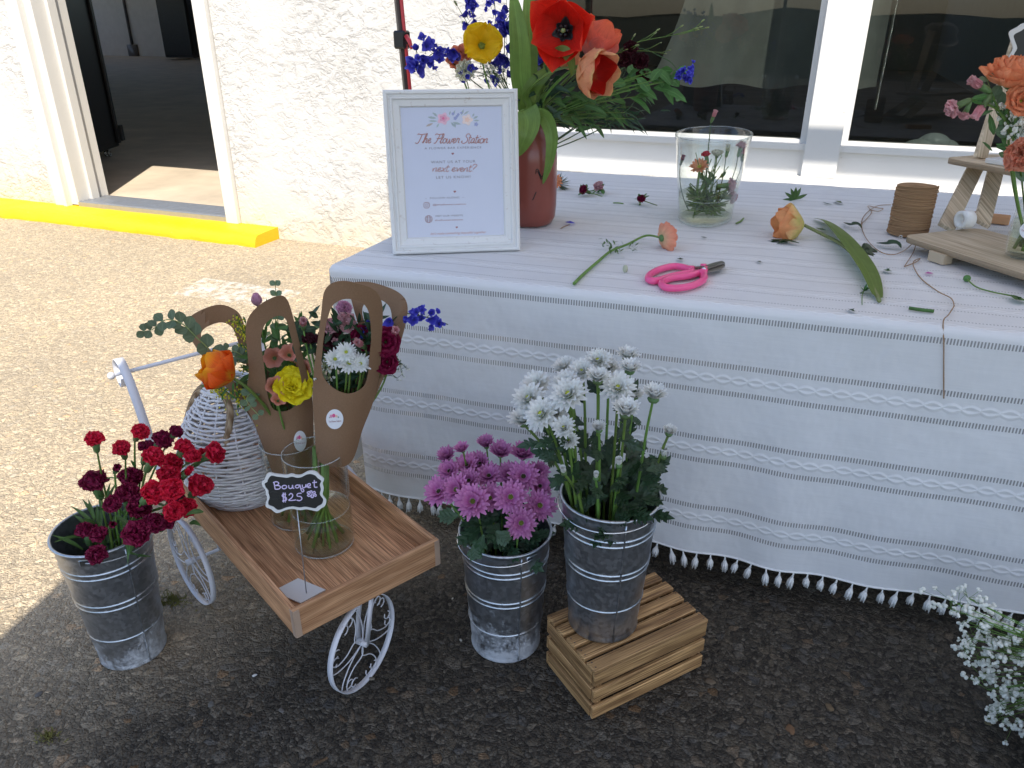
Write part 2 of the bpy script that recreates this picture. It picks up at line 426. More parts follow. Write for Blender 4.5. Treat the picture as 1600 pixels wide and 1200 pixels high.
M['roof_cloth'] = simple('canopy_cloth', (.66, .64, .68), .8, 0, .04, 10, .1, 200, trans=.30)
M['black_vinyl'] = simple('table_edge', (.10, .085, .07), .5, 0, .2)
M['cardboard'] = simple('cardboard', (.25, .14, .075), .8, 0, .2, 8, .2, 90)
M['drape'] = simple('grey_drape', (.62, .63, .61), .9, 0, .35, 5, .5, 25)  # grey of the added sheet that imitates the window reflection
M['bag'] = simple('crumpled_white_plastic', (.7, .78, .76), .3, 0, .2, 12, .8, 22, bd=.01)
M['window_glass'] = thin_glass('window_glass', (.23, .25, .24), 1.0, .0, 0)
M['glass'] = thin_glass('vase_glass', (.96, .975, .965), .95, .0, .2)
M['water'] = thin_glass('vase_water', (.96, .97, .90), .4, .02, .06)
t = NT('vase_rim_glass')
M['glass_rim'] = t.done(t.mixs(.28, t.n('BsdfTransparent', {'Color': (.95, .97, .96, 1)}).outputs[0], t.pr((.80, .84, .84), .06, 0, None, 1.)))  # whitish tone put in for the highlight along glass edges and water line
M['frame_glass'] = thin_glass('picture_glass', (.98, .98, .98), .9, .02, 0)
M['stem'] = leafm('green_stem', (.13, .23, .045), .3, .5, .1, 0)
M['stem_dark'] = leafm('dark_green_stem', (.05, .10, .035), .3, .5, .1, 0)
M['stem_pale'] = leafm('pale_stem', (.27, .33, .13), .2, .5, .15, 0)
M['leaf'] = leafm('mum_leaf', (.022, .055, .022), .4, .45, .15)
M['leaf_mid'] = leafm('mid_green_leaf', (.07, .16, .04), .4, .5)
M['tulip_leaf'] = leafm('tulip_leaf', (.17, .28, .06), .2, .45, .3, .15)
M['euc'] = leafm('eucalyptus_leaf', (.12, .175, .10), .25, .6, .2, .2)
M['calyx'] = leafm('calyx_green', (.13, .22, .08), .25, .5, .2, 0)
M['red_pet'] = petalm('red_carnation_petal', [(0, (.35, .006, .02)), (.6, (.68, .008, .035)), (1, (.80, .02, .07))], .3)
M['burg_pet'] = petalm('burgundy_carnation_petal', [(0, (.08, .0, .02)), (.6, (.20, .004, .045)), (1, (.30, .012, .07))], .25)
M['pink_pet'] = petalm('pink_petal', [(0, (.7, .35, .35)), (.6, (.80, .38, .42)), (1, (.85, .5, .52))])
M['purple_mum'] = petalm('purple_mum_petal', [(0, (.72, .45, .60)), (.35, (.52, .13, .38)), (1, (.66, .28, .52))], .3)
M['white_mum'] = petalm('white_mum_petal', [(0, (.55, .65, .25)), (.25, (.82, .84, .78)), (1, (.90, .90, .88))], .3, .05, streak=.06)
M['mum_eye'] = simple('green_mum_eye', (.16, .20, .02), .7, 0, .5, 300, .8, 400)
M['dark_eye'] = simple('dark_mum_eye', (.05, .06, .012), .7, 0, .5, 300, .8, 400)
M['yellow_eye'] = simple('yellow_green_eye', (.50, .55, .05), .7, 0, .3, 300, .8, 400)
M['red_tulip'] = petalm('red_tulip_petal', [(0, (.55, .25, .02)), (.12, (.60, .02, .008)), (.8, (.72, .022, .012)), (1, (.80, .07, .03))], .45, .1)
M['tulip_black'] = simple('tulip_heart', (.012, .01, .012), .5)
M['coral_tulip'] = petalm('coral_tulip_petal', [(0, (.62, .30, .30)), (.35, (.80, .20, .16)), (1, (.88, .17, .07))], .4, .1)
M['peach_tulip'] = petalm('peach_tulip_petal', [(0, (.72, .60, .25)), (.4, (.78, .38, .18)), (.9, (.80, .33, .17)), (1, (.8, .5, .2))], .35, .1)
M['lay_tulip'] = petalm('orange_fading_tulip_petal', [(0, (.70, .68, .20)), (.35, (.84, .62, .26)), (.7, (.86, .42, .18)), (1, (.86, .36, .15))], .4, .1)
M['flame_tulip'] = petalm('flame_tulip_petal', [(0, (.75, .40, .02)), (.25, (.80, .10, .012)), (.75, (.80, .14, .01)), (1, (.85, .38, .01))], .35, .25)
M['inner_red'] = petalm('tulip_inner_petal', [(0, (.6, .25, .02)), (.4, (.52, .012, .008)), (1, (.55, .02, .01))], .3)
M['poppy'] = petalm('yellow_poppy_petal', [(0, (.55, .45, .02)), (.3, (.78, .50, .006)), (1, (.84, .58, .01))], .45, .1, streak=.12)
M['yellow_pet'] = petalm('yellow_ranunculus_petal', [(0, (.75, .60, .01)), (1, (.90, .78, .02))], .35, .1)
M['peach_pet'] = petalm('peach_ranunculus_petal', [(0, (.80, .60, .35)), (.6, (.85, .40, .25)), (1, (.86, .34, .22))], .35, .15)
M['orange_pet'] = petalm('orange_ranunculus_petal', [(0, (.82, .62, .20)), (.5, (.86, .42, .22)), (1, (.88, .33, .16))], .35, .15)
M['alstro'] = petalm('dusty_peach_petal', [(0, (.70, .50, .18)), (.4, (.68, .30, .20)), (1, (.72, .33, .26))], .35, .2)
M['blue_pet'] = petalm('delphinium_petal', [(0, (.07, .07, .40)), (.6, (.06, .055, .52)), (1, (.15, .16, .70))], .35, .4)
M['wine_pet'] = petalm('wine_snapdragon_petal', [(0, (.10, 0, .015)), (1, (.24, .004, .05))], .3)
M['dark_wine'] = petalm('black_wine_petal', [(0, (.02, 0, .004)), (1, (.055, .003, .01))], .15)
M['lilac_pet'] = petalm('lilac_pink_petal', [(0, (.5, .3, .35)), (1, (.68, .33, .50))], .35)
M['breath'] = simple('babys_breath_white', (.86, .87, .80), .7, 0, .1, 100, trans=.25)
M['solid_yel'] = simple('solidago_yellow', (.55, .50, .02), .7, 0, .3, 200)
M['cream'] = petalm('cream_scabiosa_petal', [(0, (.45, .5, .3)), (1, (.80, .78, .66))], .3)
M['wood_tray'] = wood('cart_tray_wood', (.60, .335, .175), (.34, .155, .07), scale=1.5, knots=True, wavef=.45, streak=.75)
M['crate'] = wood('scorched_crate_wood', (.50, .30, .13), (.15, .07, .026), scale=1.25, bump=.7, wavef=.5, streak=1.3)
M['ply'] = wood('birch_plywood', (.66, .55, .40), (.50, .39, .26), scale=.7, bump=.1)
M['ply_edge'] = simple('plywood_edge', (.36, .27, .18), .7, 0, .4, 8, stretch=(1, 1, 60))
M['basket'] = simple('whitewashed_wicker', (.62, .60, .60), .65, 0, .25, 60, .5, 200)
t = NT('jute_rope'); v = t.coord('UV')
wv = t.n('TexWave', {'Vector': t.mapv(v, (1, 9, 1), (0, 0, 0)), 'Scale': 1.}, bands_direction='DIAGONAL').outputs[1]
M['rope'] = t.done(t.pr(t.mix(wv, (.20, .13, .075), (.42, .31, .20)), .9, 0, t.bump(wv, .6, .003), .2))
t = NT('jute_twine'); v = t.coord()
wn = t.noise(t.mapv(v, (1, 1, 60)), 5, 3)
M['twine'] = t.done(t.pr(t.mix(wn, (.20, .11, .055), (.46, .29, .16)), .9, 0, t.bump(wn, .6, .002), .2))
t = NT('kraft_card'); v = t.coord()
fn = t.ramp(t.noise(v, 380, 4, .8), [(.35, (0, 0, 0)), (.65, (1, 1, 1))]); c = t.mix(fn, (.235, .138, .076), (.325, .195, .116)); c = t.mix(t.noise(v, 9, 3), c, (.235, .136, .075))
M['kraft'] = t.done(t.mixs(.06, t.pr(c, .75, 0, t.bump(t.noise(v, 7, 2), .35, .02, t.bump(fn, .12, .001)), .25), t.n('BsdfTranslucent', {'Color': c}).outputs[0]))
def galv(name, wash, seed):
    t = NT(name); v = t.mapv(t.coord(), loc=(seed, seed, 0)); z = t.n('SeparateXYZ', {0: t.coord()}).outputs[2]
    sp_ = t.vor(v, 130, 'F1', 1); sv = t.n('SeparateColor', {0: sp_}).outputs[0]
    c = t.mix(sv, (.42, .45, .48), (.58, .61, .65))
    c = t.mix(t.noise(v, 14, 5, .6), c, t.mix(1., c, (.72, .72, .74), 'MULTIPLY'))
    low = t.n('MapRange', {0: z, 1: .26, 2: .02, 3: 0., 4: 1.}).outputs[0]
    pat = t.noise(t.mapv(v, (1, 1, .7)), 13, 6, .68, dist=.4); fine = t.noise(v, 130, 4, .75)
    mk = t.math('ADD', t.math('MULTIPLY', low, wash), t.math('SUBTRACT', t.math('ADD', t.math('MULTIPLY', pat, .9), t.math('MULTIPLY', fine, .45)), .70))
    mk = t.ramp(mk, [(.30, (0, 0, 0)), (.50, (.75, .75, .75))])
    c2 = t.mix(mk, c, (.66, .68, .72))
    ro = t.math('ADD', t.math('MULTIPLY', mk, .35), t.math('ADD', t.math('MULTIPLY', sv, .12), .30))
    me_ = t.math('SUBTRACT', .95, t.math('MULTIPLY', mk, .75))
    return t.done(t.pr(c2, ro, me_, t.bump(t.math('ADD', t.noise(v, 18, 2), t.math('MULTIPLY', mk, .15)), .25, .004), .5))
M['galvL'] = galv('galvanised_white_washed_foot', .42, 3.); M['galvM'] = galv('galvanised_mottled', .50, 11.); M['galvX'] = galv('galvanised_clean', .06, 21.)
M['moss'] = simple('moss', (.14, .13, .03), .9, 0, .5, 60)

# ------------------------------------------------------------------ ground, kerb, building
g = MB(); gx = [-60, -30, -15]+list(np.linspace(-9, 3, 61))+[8, 20, 60]; gy = [-60, -25, -8]+list(np.linspace(-1, 4.4, 64))+[8, 25, 60]
def gz(x, y):
    f = max(0, min(1, (y-2.3)/1.45)); f = f*f*(3-2*f); m_ = max(0, min(1, (-1.6-x)/.6)); k = max(0, min(1, (y+1)/2))*(y < 4.4)
    return .068*f*(.35+.65*m_)*(1 if y < 4.5 else 0)+noise.noise((x*1.5, y*1.5, 0))*.003*k
g.add([(x, y, gz(x, y)) for x in gx for y in gy], [(i*len(gy)+j, (i+1)*len(gy)+j, (i+1)*len(gy)+j+1, i*len(gy)+j+1) for i in range(len(gx)-1) for j in range(len(gy)-1)])
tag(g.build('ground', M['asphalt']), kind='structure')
WY = 3.93; FZ = .165
# kerb with chipped edge
kb = MB(); n = 120; x0, x1 = -9.0, -3.12
prof = [(3.70, -.03), (3.695, .08), (3.70, .115), (3.72, .135), (3.80, .14), (3.97, .142)]
vs = []; fs = []
for i in range(n+1):
    x = x0+(x1-x0)*i/n
    for j, (y, z) in enumerate(prof):
        k = noise.noise((x*9, j*3.1, 0))*.009+noise.noise((x*28, j*5.1, 4))*.010-(.012 if noise.noise((x*6, 7, 1)) > .28 else 0)
        vs.append((x, y+(k if j < 4 else 0), z+(k*.5 if 0 < j < 5 else 0)))
m = len(prof)
for i in range(n):
    for j in range(m-1): a = i*m+j; fs.append((a, a+m, a+m+1, a+1))
o = len(vs); vs += [vs[n*m+j] for j in range(m)]+[(x1, 3.97, -.03)]; fs.append(tuple(range(o, o+m+1)))
kb.add(vs, fs); tag(kb.build('kerb', M['yellow']), kind='structure')

bld = thing('shop_building', 'white stucco building with open doorway and wide white framed window behind the table', 'building', (-1, WY, 0))
wb = MB()
def slab(mb, xa, xb, ya, yb, za, zb): mb.box(((xa+xb)/2, (ya+yb)/2, (za+zb)/2), (xb-xa, yb-ya, zb-za))
TOP = 3.6; YB = WY+.22
slab(wb, -9, -4.93, WY, YB, 0, TOP); slab(wb, -4.93, -3.40, WY, YB, 2.62, TOP)
slab(wb, -3.40, -1.55, WY, YB, 0, TOP); slab(wb, -1.55, 2.6, WY, YB, 0, .64)
slab(wb, -1.55, 2.6, WY, YB, 2.3, TOP); slab(wb, 2.6, 7, WY, YB, 0, TOP)
wb.build('wall', M['stucco'], bld, smooth=False)
s_ = MB(); n = 160
vs = []; fs = []
pr_ = [(WY+.0, .60), (WY-.115, .604), (WY-.128, .625), (WY-.12, .65), (WY-.06, .658), (WY+.06, .664)]
for i in range(n+1):
    x = -1.60+4.3*i/n
    for j, (y, z) in enumerate(pr_):
        k = noise.noise((x*14, j*2.1, 0))*.009 if 0 < j < 5 else 0
        vs.append((x, y+k, z+k*.4))
m = len(pr_)
for i in range(n):
    for j in range(m-1): a = i*m+j; fs.append((a, a+m, a+m+1, a+1))
s_.add(vs, fs); s_.build('window_ledge', M['stucco'], bld)
# window: rails, mullion, panes
wf = MB()
slab(wf, -1.55, 2.6, WY-.015, WY+.10, .655, .775); slab(wf, -1.55, 2.6, WY-.03, WY+.06, .775, .803)
slab(wf, -1.55, -1.47, WY-.02, WY+.10, .803, 2.2); slab(wf, 2.5, 2.6, WY-.02, WY+.10, .803, 2.2); slab(wf, -1.55, 2.6, WY-.02, WY+.10, 2.2, 2.3)
wfo = wf.build('window_frame', M['white_paint'], bld, smooth=False)
mu = MB(); slab(mu, -.068, .082, WY-.045, WY+.11, .66, 2.2); mu.build('mullion', M['white_paint'], bld, smooth=False)
for xa, xb in ((-1.47, -.068), (.082, 2.5)):
    fr = MB()
    for a, b, c_, d_ in ((xa, xa+.028, .803, 2.2), (xb-.028, xb, .803, 2.2), (xa+.028, xb-.028, .803, .818), (xa+.028, xb-.028, 2.18, 2.2)): slab(fr, a, b, WY+.005, WY+.07, c_, d_)
    q = fr.build('sash', M['white_paint'], bld, smooth=False)
    p = MB(); p.add([(xa+.02, WY+.04, .81), (xb-.02, WY+.04, .81), (xb-.02, WY+.04, 2.19), (xa+.02, WY+.04, 2.19)], [(0, 1, 2, 3)])
    p.build('window_pane', M['window_glass'], q, smooth=False)
# doorway
df = MB()
slab(df, -4.99, -4.895, WY-.03, WY+.05, .143, 2.5); slab(df, -4.895, -4.865, WY-.045, WY+.0, .143, 2.47)
slab(df, -3.495, -3.405, WY-.03, WY+.05, .143, 2.5); slab(df, -4.895, -3.495, WY-.03, WY+.05, 2.52, 2.66)
slab(df, -4.895, -4.80, WY+.0, YB+.04, .15, 2.36); slab(df, -3.505, -3.455, WY+.05, YB+.04, .15, 2.36)
slab(df, -4.80, -4.775, WY+.10, WY+.16, .15, 2.36)
df.build('door_frame', M['trim'], bld, smooth=False)
th = MB(); slab(th, -4.80, -3.50, WY-.005, YB+.03, .13, FZ+.006)
for k in range(7): slab(th, -4.80, -3.50, WY+.01+k*.034, WY+.022+k*.034, FZ+.006, FZ+.012)
th.build('threshold', M['alu'], bld, smooth=False)
fl = MB(); slab(fl, -30, 2.4, YB, 24, FZ-.1, FZ); fl.build('interior_floor', M['concrete'], bld, smooth=False)
iw = MB(); slab(iw, -30, 2.4, 24, 24.2, FZ, 2.6); slab(iw, 2.4, 2.6, YB, 24, FZ, 4.2); slab(iw, -30.2, -30, YB, 24, FZ, 2.3); slab(iw, -30, -9, WY, YB, FZ-.1, 4.2)  # far and left walls stop short: unseen gaps added to let sky light in
iw.build('interior_wall', M['inner_wall'], bld, smooth=False)
cl = MB(); slab(cl, -30, 7, WY+.0, 24, TOP+.002, TOP+.2); cl.build('ceiling', M['inner_wall'], bld, smooth=False)
# fittings on the far inner wall: conduit + box, dark cabinet
fx = MB(); p0 = yp(193, 0, 23.97); p1 = yp(207, 72, 23.97); fx.tube([p0+Vector((0, 0, 2)), p1], .05, 8); fx.box(p1-Vector((0, 0, .25)), (.45, .1, .6)); fx.build('conduit', M['grey'], bld)
o = thing('dark_cabinet', 'dark cabinet standing against the far inner wall seen through the doorway', 'cabinet', yp(295, 100, 22.5))
b = MB(); p = yp(296, 100, 22.8); p.z = FZ; b.box(p+Vector((0, 0, 1.3)), (1.3, .8, 2.5), bev=.03); b.build('carcass', M['black'], o, smooth=False)
b = MB(); b.box(p+Vector((0, -.42, 1.3)), (1.2, .03, 2.3), bev=.01); b.build('door', M['dark_metal'], o, smooth=False)
# rolling black cabinet just inside the doorway
pa = zp(118, 252, FZ+.085); pb = zp(187, 228, FZ+.085); dr = (pb-pa).normalized(); sd = Vector((-dr.y, dr.x, 0))
o = thing('rolling_cabinet', 'tall black rolling cabinet on a chrome caster just inside the open doorway', 'cabinet', (pb.x, pb.y, FZ))
L_ = (pb-pa).length+.15; cc = pb-dr*L_/2+sd*.5; ang = math.atan2(dr.y, dr.x)
b = MB(); b.box((cc.x, cc.y, FZ+.085+1.1), (L_, 1.0, 2.2), ang, bev=.008); b.build('body', M['black'], o, smooth=False)
b = MB(); q = pb-dr*.02-sd*.012; b.box((q.x, q.y, FZ+.085+1.1), (.05, .02, 2.14), ang, bev=.004); b.build('edge_trim', M['dark_metal'], o, smooth=False)
b = MB(); q = pb+dr*.035; b.box((q.x, q.y, FZ+.2), (.06, .08, .14), ang, bev=.006); b.build('bumper', M['rubber'], o, smooth=False)
cw = MB(); q = pb-dr*.10+sd*.08
for s2 in (-.016, .016):
    c3 = Vector((q.x, q.y, FZ+.034))+sd*s2; ring = [c3+dr*math.cos(a)*.026+UP*math.sin(a)*.026 for a in [k*math.pi/8 for k in range(16)]]
    cw.tube(ring, .009, 6, True)
cw.box((q.x, q.y, FZ+.07), (.05, .045, .03), ang, bev=.005); cw.build('caster', M['chrome'], o)
# things behind the window
o = thing('grey_drape', 'pale grey cloth hanging in the dark room behind the window mullion', 'curtain', (0, 4.27, 1.0))  # added sheet, stands in for a grey reflection in the panes
b = MB(); nx, nz = 40, 24; vs = []; fs = []
for i in range(nx+1):
    for j in range(nz+1):
        x = -.68+.88*i/nx; z = 1.02+1.2*j/nz+.012*math.sin(i*.5)*(j < 2)
        x -= .22*(1-j/nz)**3*(1-i/nx)
        vs.append((x, 4.27+.02*math.sin(i*.7+j*.08)+.02*math.sin(i*.33+1), z))
for i in range(nx):
    for j in range(nz): a = i*(nz+1)+j; fs.append((a, a+nz+1, a+nz+2, a+1))
b.add(vs, fs); b.build('cloth', M['drape'], o)
b = MB(); b.tube([(-.8, 4.27, 2.25), (.4, 4.27, 2.25)], .015); b.build('rail', M['dark_metal'], o)
b = MB()
for i in range(62):
    f = i/61; p = yp(1402-34*f, 2+168*f, WY+.14); b.ball(p, .0075, 6, 4)
tag(b.build('blind_chain', M['chrome'], loc=(.28, WY+.14, .9)), 'beaded blind cord hanging behind the right window pane', 'blind cord')
b = MB(); c3 = yp(1455, 228, WY+.2)
for i in range(3): b.ball(c3+Vector((.05*(i-1)+.01, .02*i, -.015*abs(i-1))), (.085-.01*i, .06, .045+.012*(i == 1)), 16, 10)
bb = b.build('plastic_bag', M['bag'], loc=(c3.x, c3.y, .81)); tag(bb, 'crumpled pale plastic bag lying inside at the foot of the right pane', 'bag')

# ------------------------------------------------------------------ canopy over the stall
LG = yp(636, 142, 2.74); LG.z = 0
can = thing('canopy_tent', 'pop-up canopy whose dark grey leg with red strip and lever stands behind the sign', 'canopy', (LG.x, LG.y, 0))
CZ = 2.5
def ed(y): return -.705-.185*(y+.66)
b = MB(); A_, B_, C_, D_ = (ed(-1.35), -1.35), (3.2, -1.35), (3.2, 2.62), (ed(2.62), 2.62)
cx, cy = 1.0, .6
b.add([(*A_, CZ), (*B_, CZ), (*C_, CZ), (*D_, CZ), (cx, cy, CZ+.75)], [(0, 1, 4), (1, 2, 4), (2, 3, 4), (3, 0, 4)])
b.build('roof', M['roof_cloth'], can, smooth=False)
b = MB()
for p, q in ((A_, B_), (B_, C_), (C_, D_), (D_, A_)):
    b.tube([(*p, CZ-.02), (*q, CZ-.02)], .015)
b.tube([(-.84, 2.87, CZ), (3.2, 2.87, CZ)], .042, 8)  # unseen beam past a roof gap, added to shade a band of window
b.tube([(-.80, 2.62, CZ), (-.80, 2.87, CZ)], .015); b.tube([(C_[0], 2.62, CZ), (C_[0], 2.87, CZ)], .015)
b.build('truss', M['leg_grey'], can)
lx = yp(622, 0, 2.74); d2 = (lx-yp(636, 142, 2.74)); kx = d2.x/d2.z
b = MB(); b.tube([(LG.x-kx*yp(636, 142, 2.74).z, 2.74, 0), (lx.x+kx*(CZ-lx.z), 2.74, CZ-.02)], .016, 4)
ln = (LG.x-kx*yp(636, 142, 2.74).z, 2.74, 0); b.build('leg', M['leg_grey'], can, smooth=False)
def legx(z): return ln[0]+kx*z
b = MB(); b.tube([(legx(.2)+.02, 2.728, .2), (legx(CZ-.1)+.02, 2.728, CZ-.1)], .0065, 6); b.build('red_strip', M['red'], can)
p = yp(629, 62, 2.74); b = MB(); b.box((p.x, 2.735, p.z), (.048, .05, .062), 0, bev=.006); cb = b.build('clamp', M['black'], can, smooth=False)
b = MB(); b.tube([(p.x+.03, 2.715, p.z+.012), (p.x+.05, 2.7, p.z-.004), (p.x+.062, 2.69, p.z-.028)], [.009, .009, .006]); b.build('lever', M['red'], cb)
for q in (A_, B_, (3.15, 2.74)):
    b = MB(); b.tube([(*q, 0), (*q, CZ)], .016, 4); b.build('leg', M['leg_grey'], can, smooth=False)

# ------------------------------------------------------------------ table and cloth
TZ = .745
def yf(x): return 1.655+.06*x
TX0, TX1 = -1.12, 2.3
tb = thing('folding_table', 'dark legged folding table hidden under the white fringed cloth', 'table', (.5, 2.4, 0))
b = MB(); b.add([(TX0+.03, yf(TX0)+.03, TZ-.004), (TX1, yf(TX1)+.03, TZ-.004), (TX1, 3.13, TZ-.004), (TX0+.03, 3.17, TZ-.004),
                 (TX0+.03, yf(TX0)+.03, TZ-.04), (TX1, yf(TX1)+.03, TZ-.04), (TX1, 3.13, TZ-.04), (TX0+.03, 3.17, TZ-.04)],
                [(0, 1, 2, 3), (7, 6, 5, 4), (0, 4, 5, 1), (1, 5, 6, 2), (2, 6, 7, 3), (3, 7, 4, 0)])
b.build('table_top', M['black_vinyl'], tb, smooth=False)
q = yp(680, 800, 1.70)
for p in ((q.x, 1.70), (q.x, 3.02), (2.0, 1.95), (2.0, 2.95), (.62, 1.95)):
    b = MB(); b.tube([(*p, 0), (*p, TZ-.04)], .017, 12); b.build('leg', M['dark_metal'], tb)
# cloth
STR_LAD = [.024, .136, .202, .323, .383, .511, .574]
t = NT('white_woven_cloth'); uv = t.n('SeparateXYZ', {0: t.coord('UV')}); U, V = uv.outputs[0], uv.outputs[1]
Vw = t.math('ADD', V, t.math('MULTIPLY', t.math('SUBTRACT', t.noise(t.mapv(t.coord('UV'), (3, 0, 1)), 1, 2), .5), .006))
def band(c_, hh): return t.math('LESS_THAN', t.math('ABSOLUTE', t.math('SUBTRACT', Vw, c_)), hh)
lad = None
for c_ in STR_LAD:
    b_ = band(c_, .0062); lad = b_ if lad is None else t.math('MAXIMUM', lad, b_)
bars = t.math('GREATER_THAN', t.math('FRACT', t.math('MULTIPLY', U, 1/.0062)), .50)
hole = t.math('MULTIPLY', t.math('MULTIPLY', lad, bars), .62)
dots = None; TOPD = []
k0 = -.028
for i in range(12):
    TOPD += [k0-.018, k0-.082] if i else [k0-.018]
    k0 -= .100 if i else .13
TOPD = [-.052, -.118, -.172, -.245, -.298, -.37, -.43, -.51, -.57, -.65, -.71, -.79, -.85, -.93, -.99, -1.07, -1.13, -1.21, -1.27, -1.35]
for c_ in TOPD:
    b_ = band(c_, .0026); dots = b_ if dots is None else t.math('MAXIMUM', dots, b_)
dotm = t.math('MULTIPLY', dots, t.math('GREATER_THAN', t.math('FRACT', t.math('MULTIPLY', U, 1/.0066)), .5))
hole = t.math('MAXIMUM', hole, t.math('MULTIPLY', dotm, .38))
BR = [-.022, .169, .353, .5425]+[(a+b__)/2 for a, b__ in zip(TOPD[1::2], TOPD[2::2])]
br = None
ph = t.math('MULTIPLY', U, math.pi/.036)
for c_ in BR:
    dv = t.math('ABSOLUTE', t.math('DIVIDE', t.math('SUBTRACT', Vw, c_), .0125))
    lens = t.math('SUBTRACT', 1, t.math('MULTIPLY', t.math('ABSOLUTE', t.math('SUBTRACT', dv, t.math('ABSOLUTE', t.math('MULTIPLY', t.math('SINE', ph), .58)))), 2.0), clamp=True)
    br = lens if br is None else t.math('MAXIMUM', br, lens)
weave = t.math('ADD', t.noise(t.mapv(t.coord('UV'), (1800, 500, 1)), 1, 2), t.noise(t.mapv(t.coord('UV'), (60, 900, 1)), 1, 2))
slub = t.noise(t.mapv(t.coord('UV'), (9, 160, 1)), 1, 4, .7)
wr = t.noise(t.mapv(t.coord('UV'), (5, 3.2, 1)), 1, 4, .5)
c = t.mix(slub, (.74, .74, .74), (.84, .84, .84)); c = t.mix(br, c, (.88, .88, .88))
hg = t.math('ADD', t.math('MULTIPLY', br, 1.1), t.math('ADD', t.math('MULTIPLY', weave, .12), t.math('MULTIPLY', slub, .25)))
nm = t.bump(hg, .7, .002); nm = t.bump(wr, .9, .025, nm)
sh = t.mixs(.13, t.pr(c, .85, 0, nm, .15), t.n('BsdfTranslucent', {'Color': c}).outputs[0])
M['cloth'] = t.done(t.mixs(hole, sh, t.n('BsdfTransparent').outputs[0]))
cloth = thing('tablecloth', 'white woven tablecloth with openwork bands and tassel fringe draped over the table', 'tablecloth', (0, 1.66, TZ))
DROP = .648
def cpt(x, s):
    """point of the cloth: s<0 on top (towards wall), s>0 down the front"""
    w_ = noise.noise((x*1.7, s*1.2, 3))*.5+noise.noise((x*5, s*2, 8))*.25
    if s <= -.02:
        y = yf(x)-s; lift = .004+.0035*max(0, noise.noise((x*4, s*5, 0)))+.0015*noise.noise((x*14, s*12, 5))
        return Vector((x, y, TZ+lift))
    if s < .02:
        a = (s+.02)/.04*math.pi/2; return Vector((x, yf(x)+.02-.02*math.sin(a), TZ+.004-.02+.02*math.cos(a)))
    d = s-.005; amp = min(1, d/.5)
    y = yf(x)-.012*amp-(.012*amp*w_)-.003*amp*math.sin(x*9+1)-.003*amp*math.sin(x*23)
    z = TZ-.02-(s-.02)*1.0-.003*amp*math.sin(x*4.1+.6)
    lf = math.exp(-max(0, x-TX0)/.10)
    y += .05*lf*min(1, d/.12)*(1-.3*amp)
    y += -.005*amp*math.sin(x*24+2.2*math.sin(x*3.1))*(d/.6)**1.3
    x2 = x+.03*lf*amp
    return Vector((x2, y, z-.012*lf))
b = MB(); xs = list(np.linspace(TX0, TX0+.2, 12))+list(np.linspace(TX0+.2, 1.3, 110))[1:]+[1.6, 1.9, TX1]
ss = list(np.linspace(-1.52, -.03, 70))+[-.02, -.013, -.007, 0, .007, .013, .02]+list(np.linspace(.03, DROP, 50))
vs = [cpt(x, s) for x in xs for s in ss]; uvs = [(x, s) for x in xs for s in ss]; fs = []; m = len(ss)
for i in range(len(xs)-1):
    for j in range(m-1): a = i*m+j; fs.append((a, a+1, a+m+1, a+m))
b.add(vs, fs, uvs)
# left end overhang
ts = list(np.linspace(0, .62, 30)); ys = list(np.linspace(-1.52, .0, 60))
vs = []; uvs = []; fs = []
for j, s in enumerate(ys):
    for i, d in enumerate(ts):
        e = cpt(TX0, min(s, -.02)) if s < -.02 else cpt(TX0, -.02)
        wv = .018*math.sin(s*16)*min(1, d/.3)
        a = min(1, d/.03)
        vs.append((e.x-.015*math.sin(a*math.pi/2)-.05*d-wv, e.y+(.03*(1+s*10)*min(1, d*3) if s > -.1 else 0), e.z-.015*(1-math.cos(a*math.pi/2))-max(0, d-.015))); uvs.append((TX0-d, s))
m = len(ts)
for j in range(len(ys)-1):
    for i in range(m-1): a = j*m+i; fs.append((a, a+1, a+m+1, a+m))
b.add(vs, fs, uvs)
b.build('cloth', M['cloth'], cloth)
M['tassel'] = simple('tassel_cotton', (.8, .8, .78), .9, 0, .1, 60, .6, 300)
x = TX0+.05; hemb = MB(); hemb.tube([cpt(x_, DROP) for x_ in np.linspace(TX0+.0, 1.3, 200)], .0028, 5); hemb.build('hem', M['tassel'], cloth)
while x < 1.0:
    p = cpt(x, DROP); b = MB(); l = .043+random.uniform(-.005, .005); sw = random.uniform(-.010, .010); sy = random.uniform(-.004, .003)
    b.tube([p+Vector((0, 0, .002)), p+Vector((sw*.3, sy*.3, -.010)), p+Vector((sw*.4, sy*.4, -.014))], [.0017, .0022, .0036], 6)
    for k in range(11):
        a = k*2.4; r = .0088*math.sqrt((k+.5)/11)
        q0 = p+Vector((sw*.4, sy*.4, -.012)); q2 = p+Vector((sw+math.cos(a)*r, sy+math.sin(a)*r, -l+random.uniform(-.003, .003)))
        b.tube([q0, (q0+q2)/2+Vector((math.cos(a), math.sin(a), 0))*.0022, q2], [.0022, .0026, .0013], 4)
    b.build('tassel', M['tassel'], cloth); x += .0335+random.uniform(-.002, .002)
# box under the table
b = MB(); c3 = Vector((-.02, 1.94, .115)); b.box(c3, (.38, .30, .23), .05, bev=.003)
bx = thing('cardboard_box', 'brown cardboard box on the ground under the table, showing below the tassels', 'box', (-.02, 1.94, 0))
b.build('carton', M['cardboard'], bx, smooth=False)
b = MB(); b.box(c3+Vector((0, 0, .1165)), (.384, .05, .002), .05); b.build('tape', simple('tape', (.4, .3, .18), .3), bx, smooth=False)

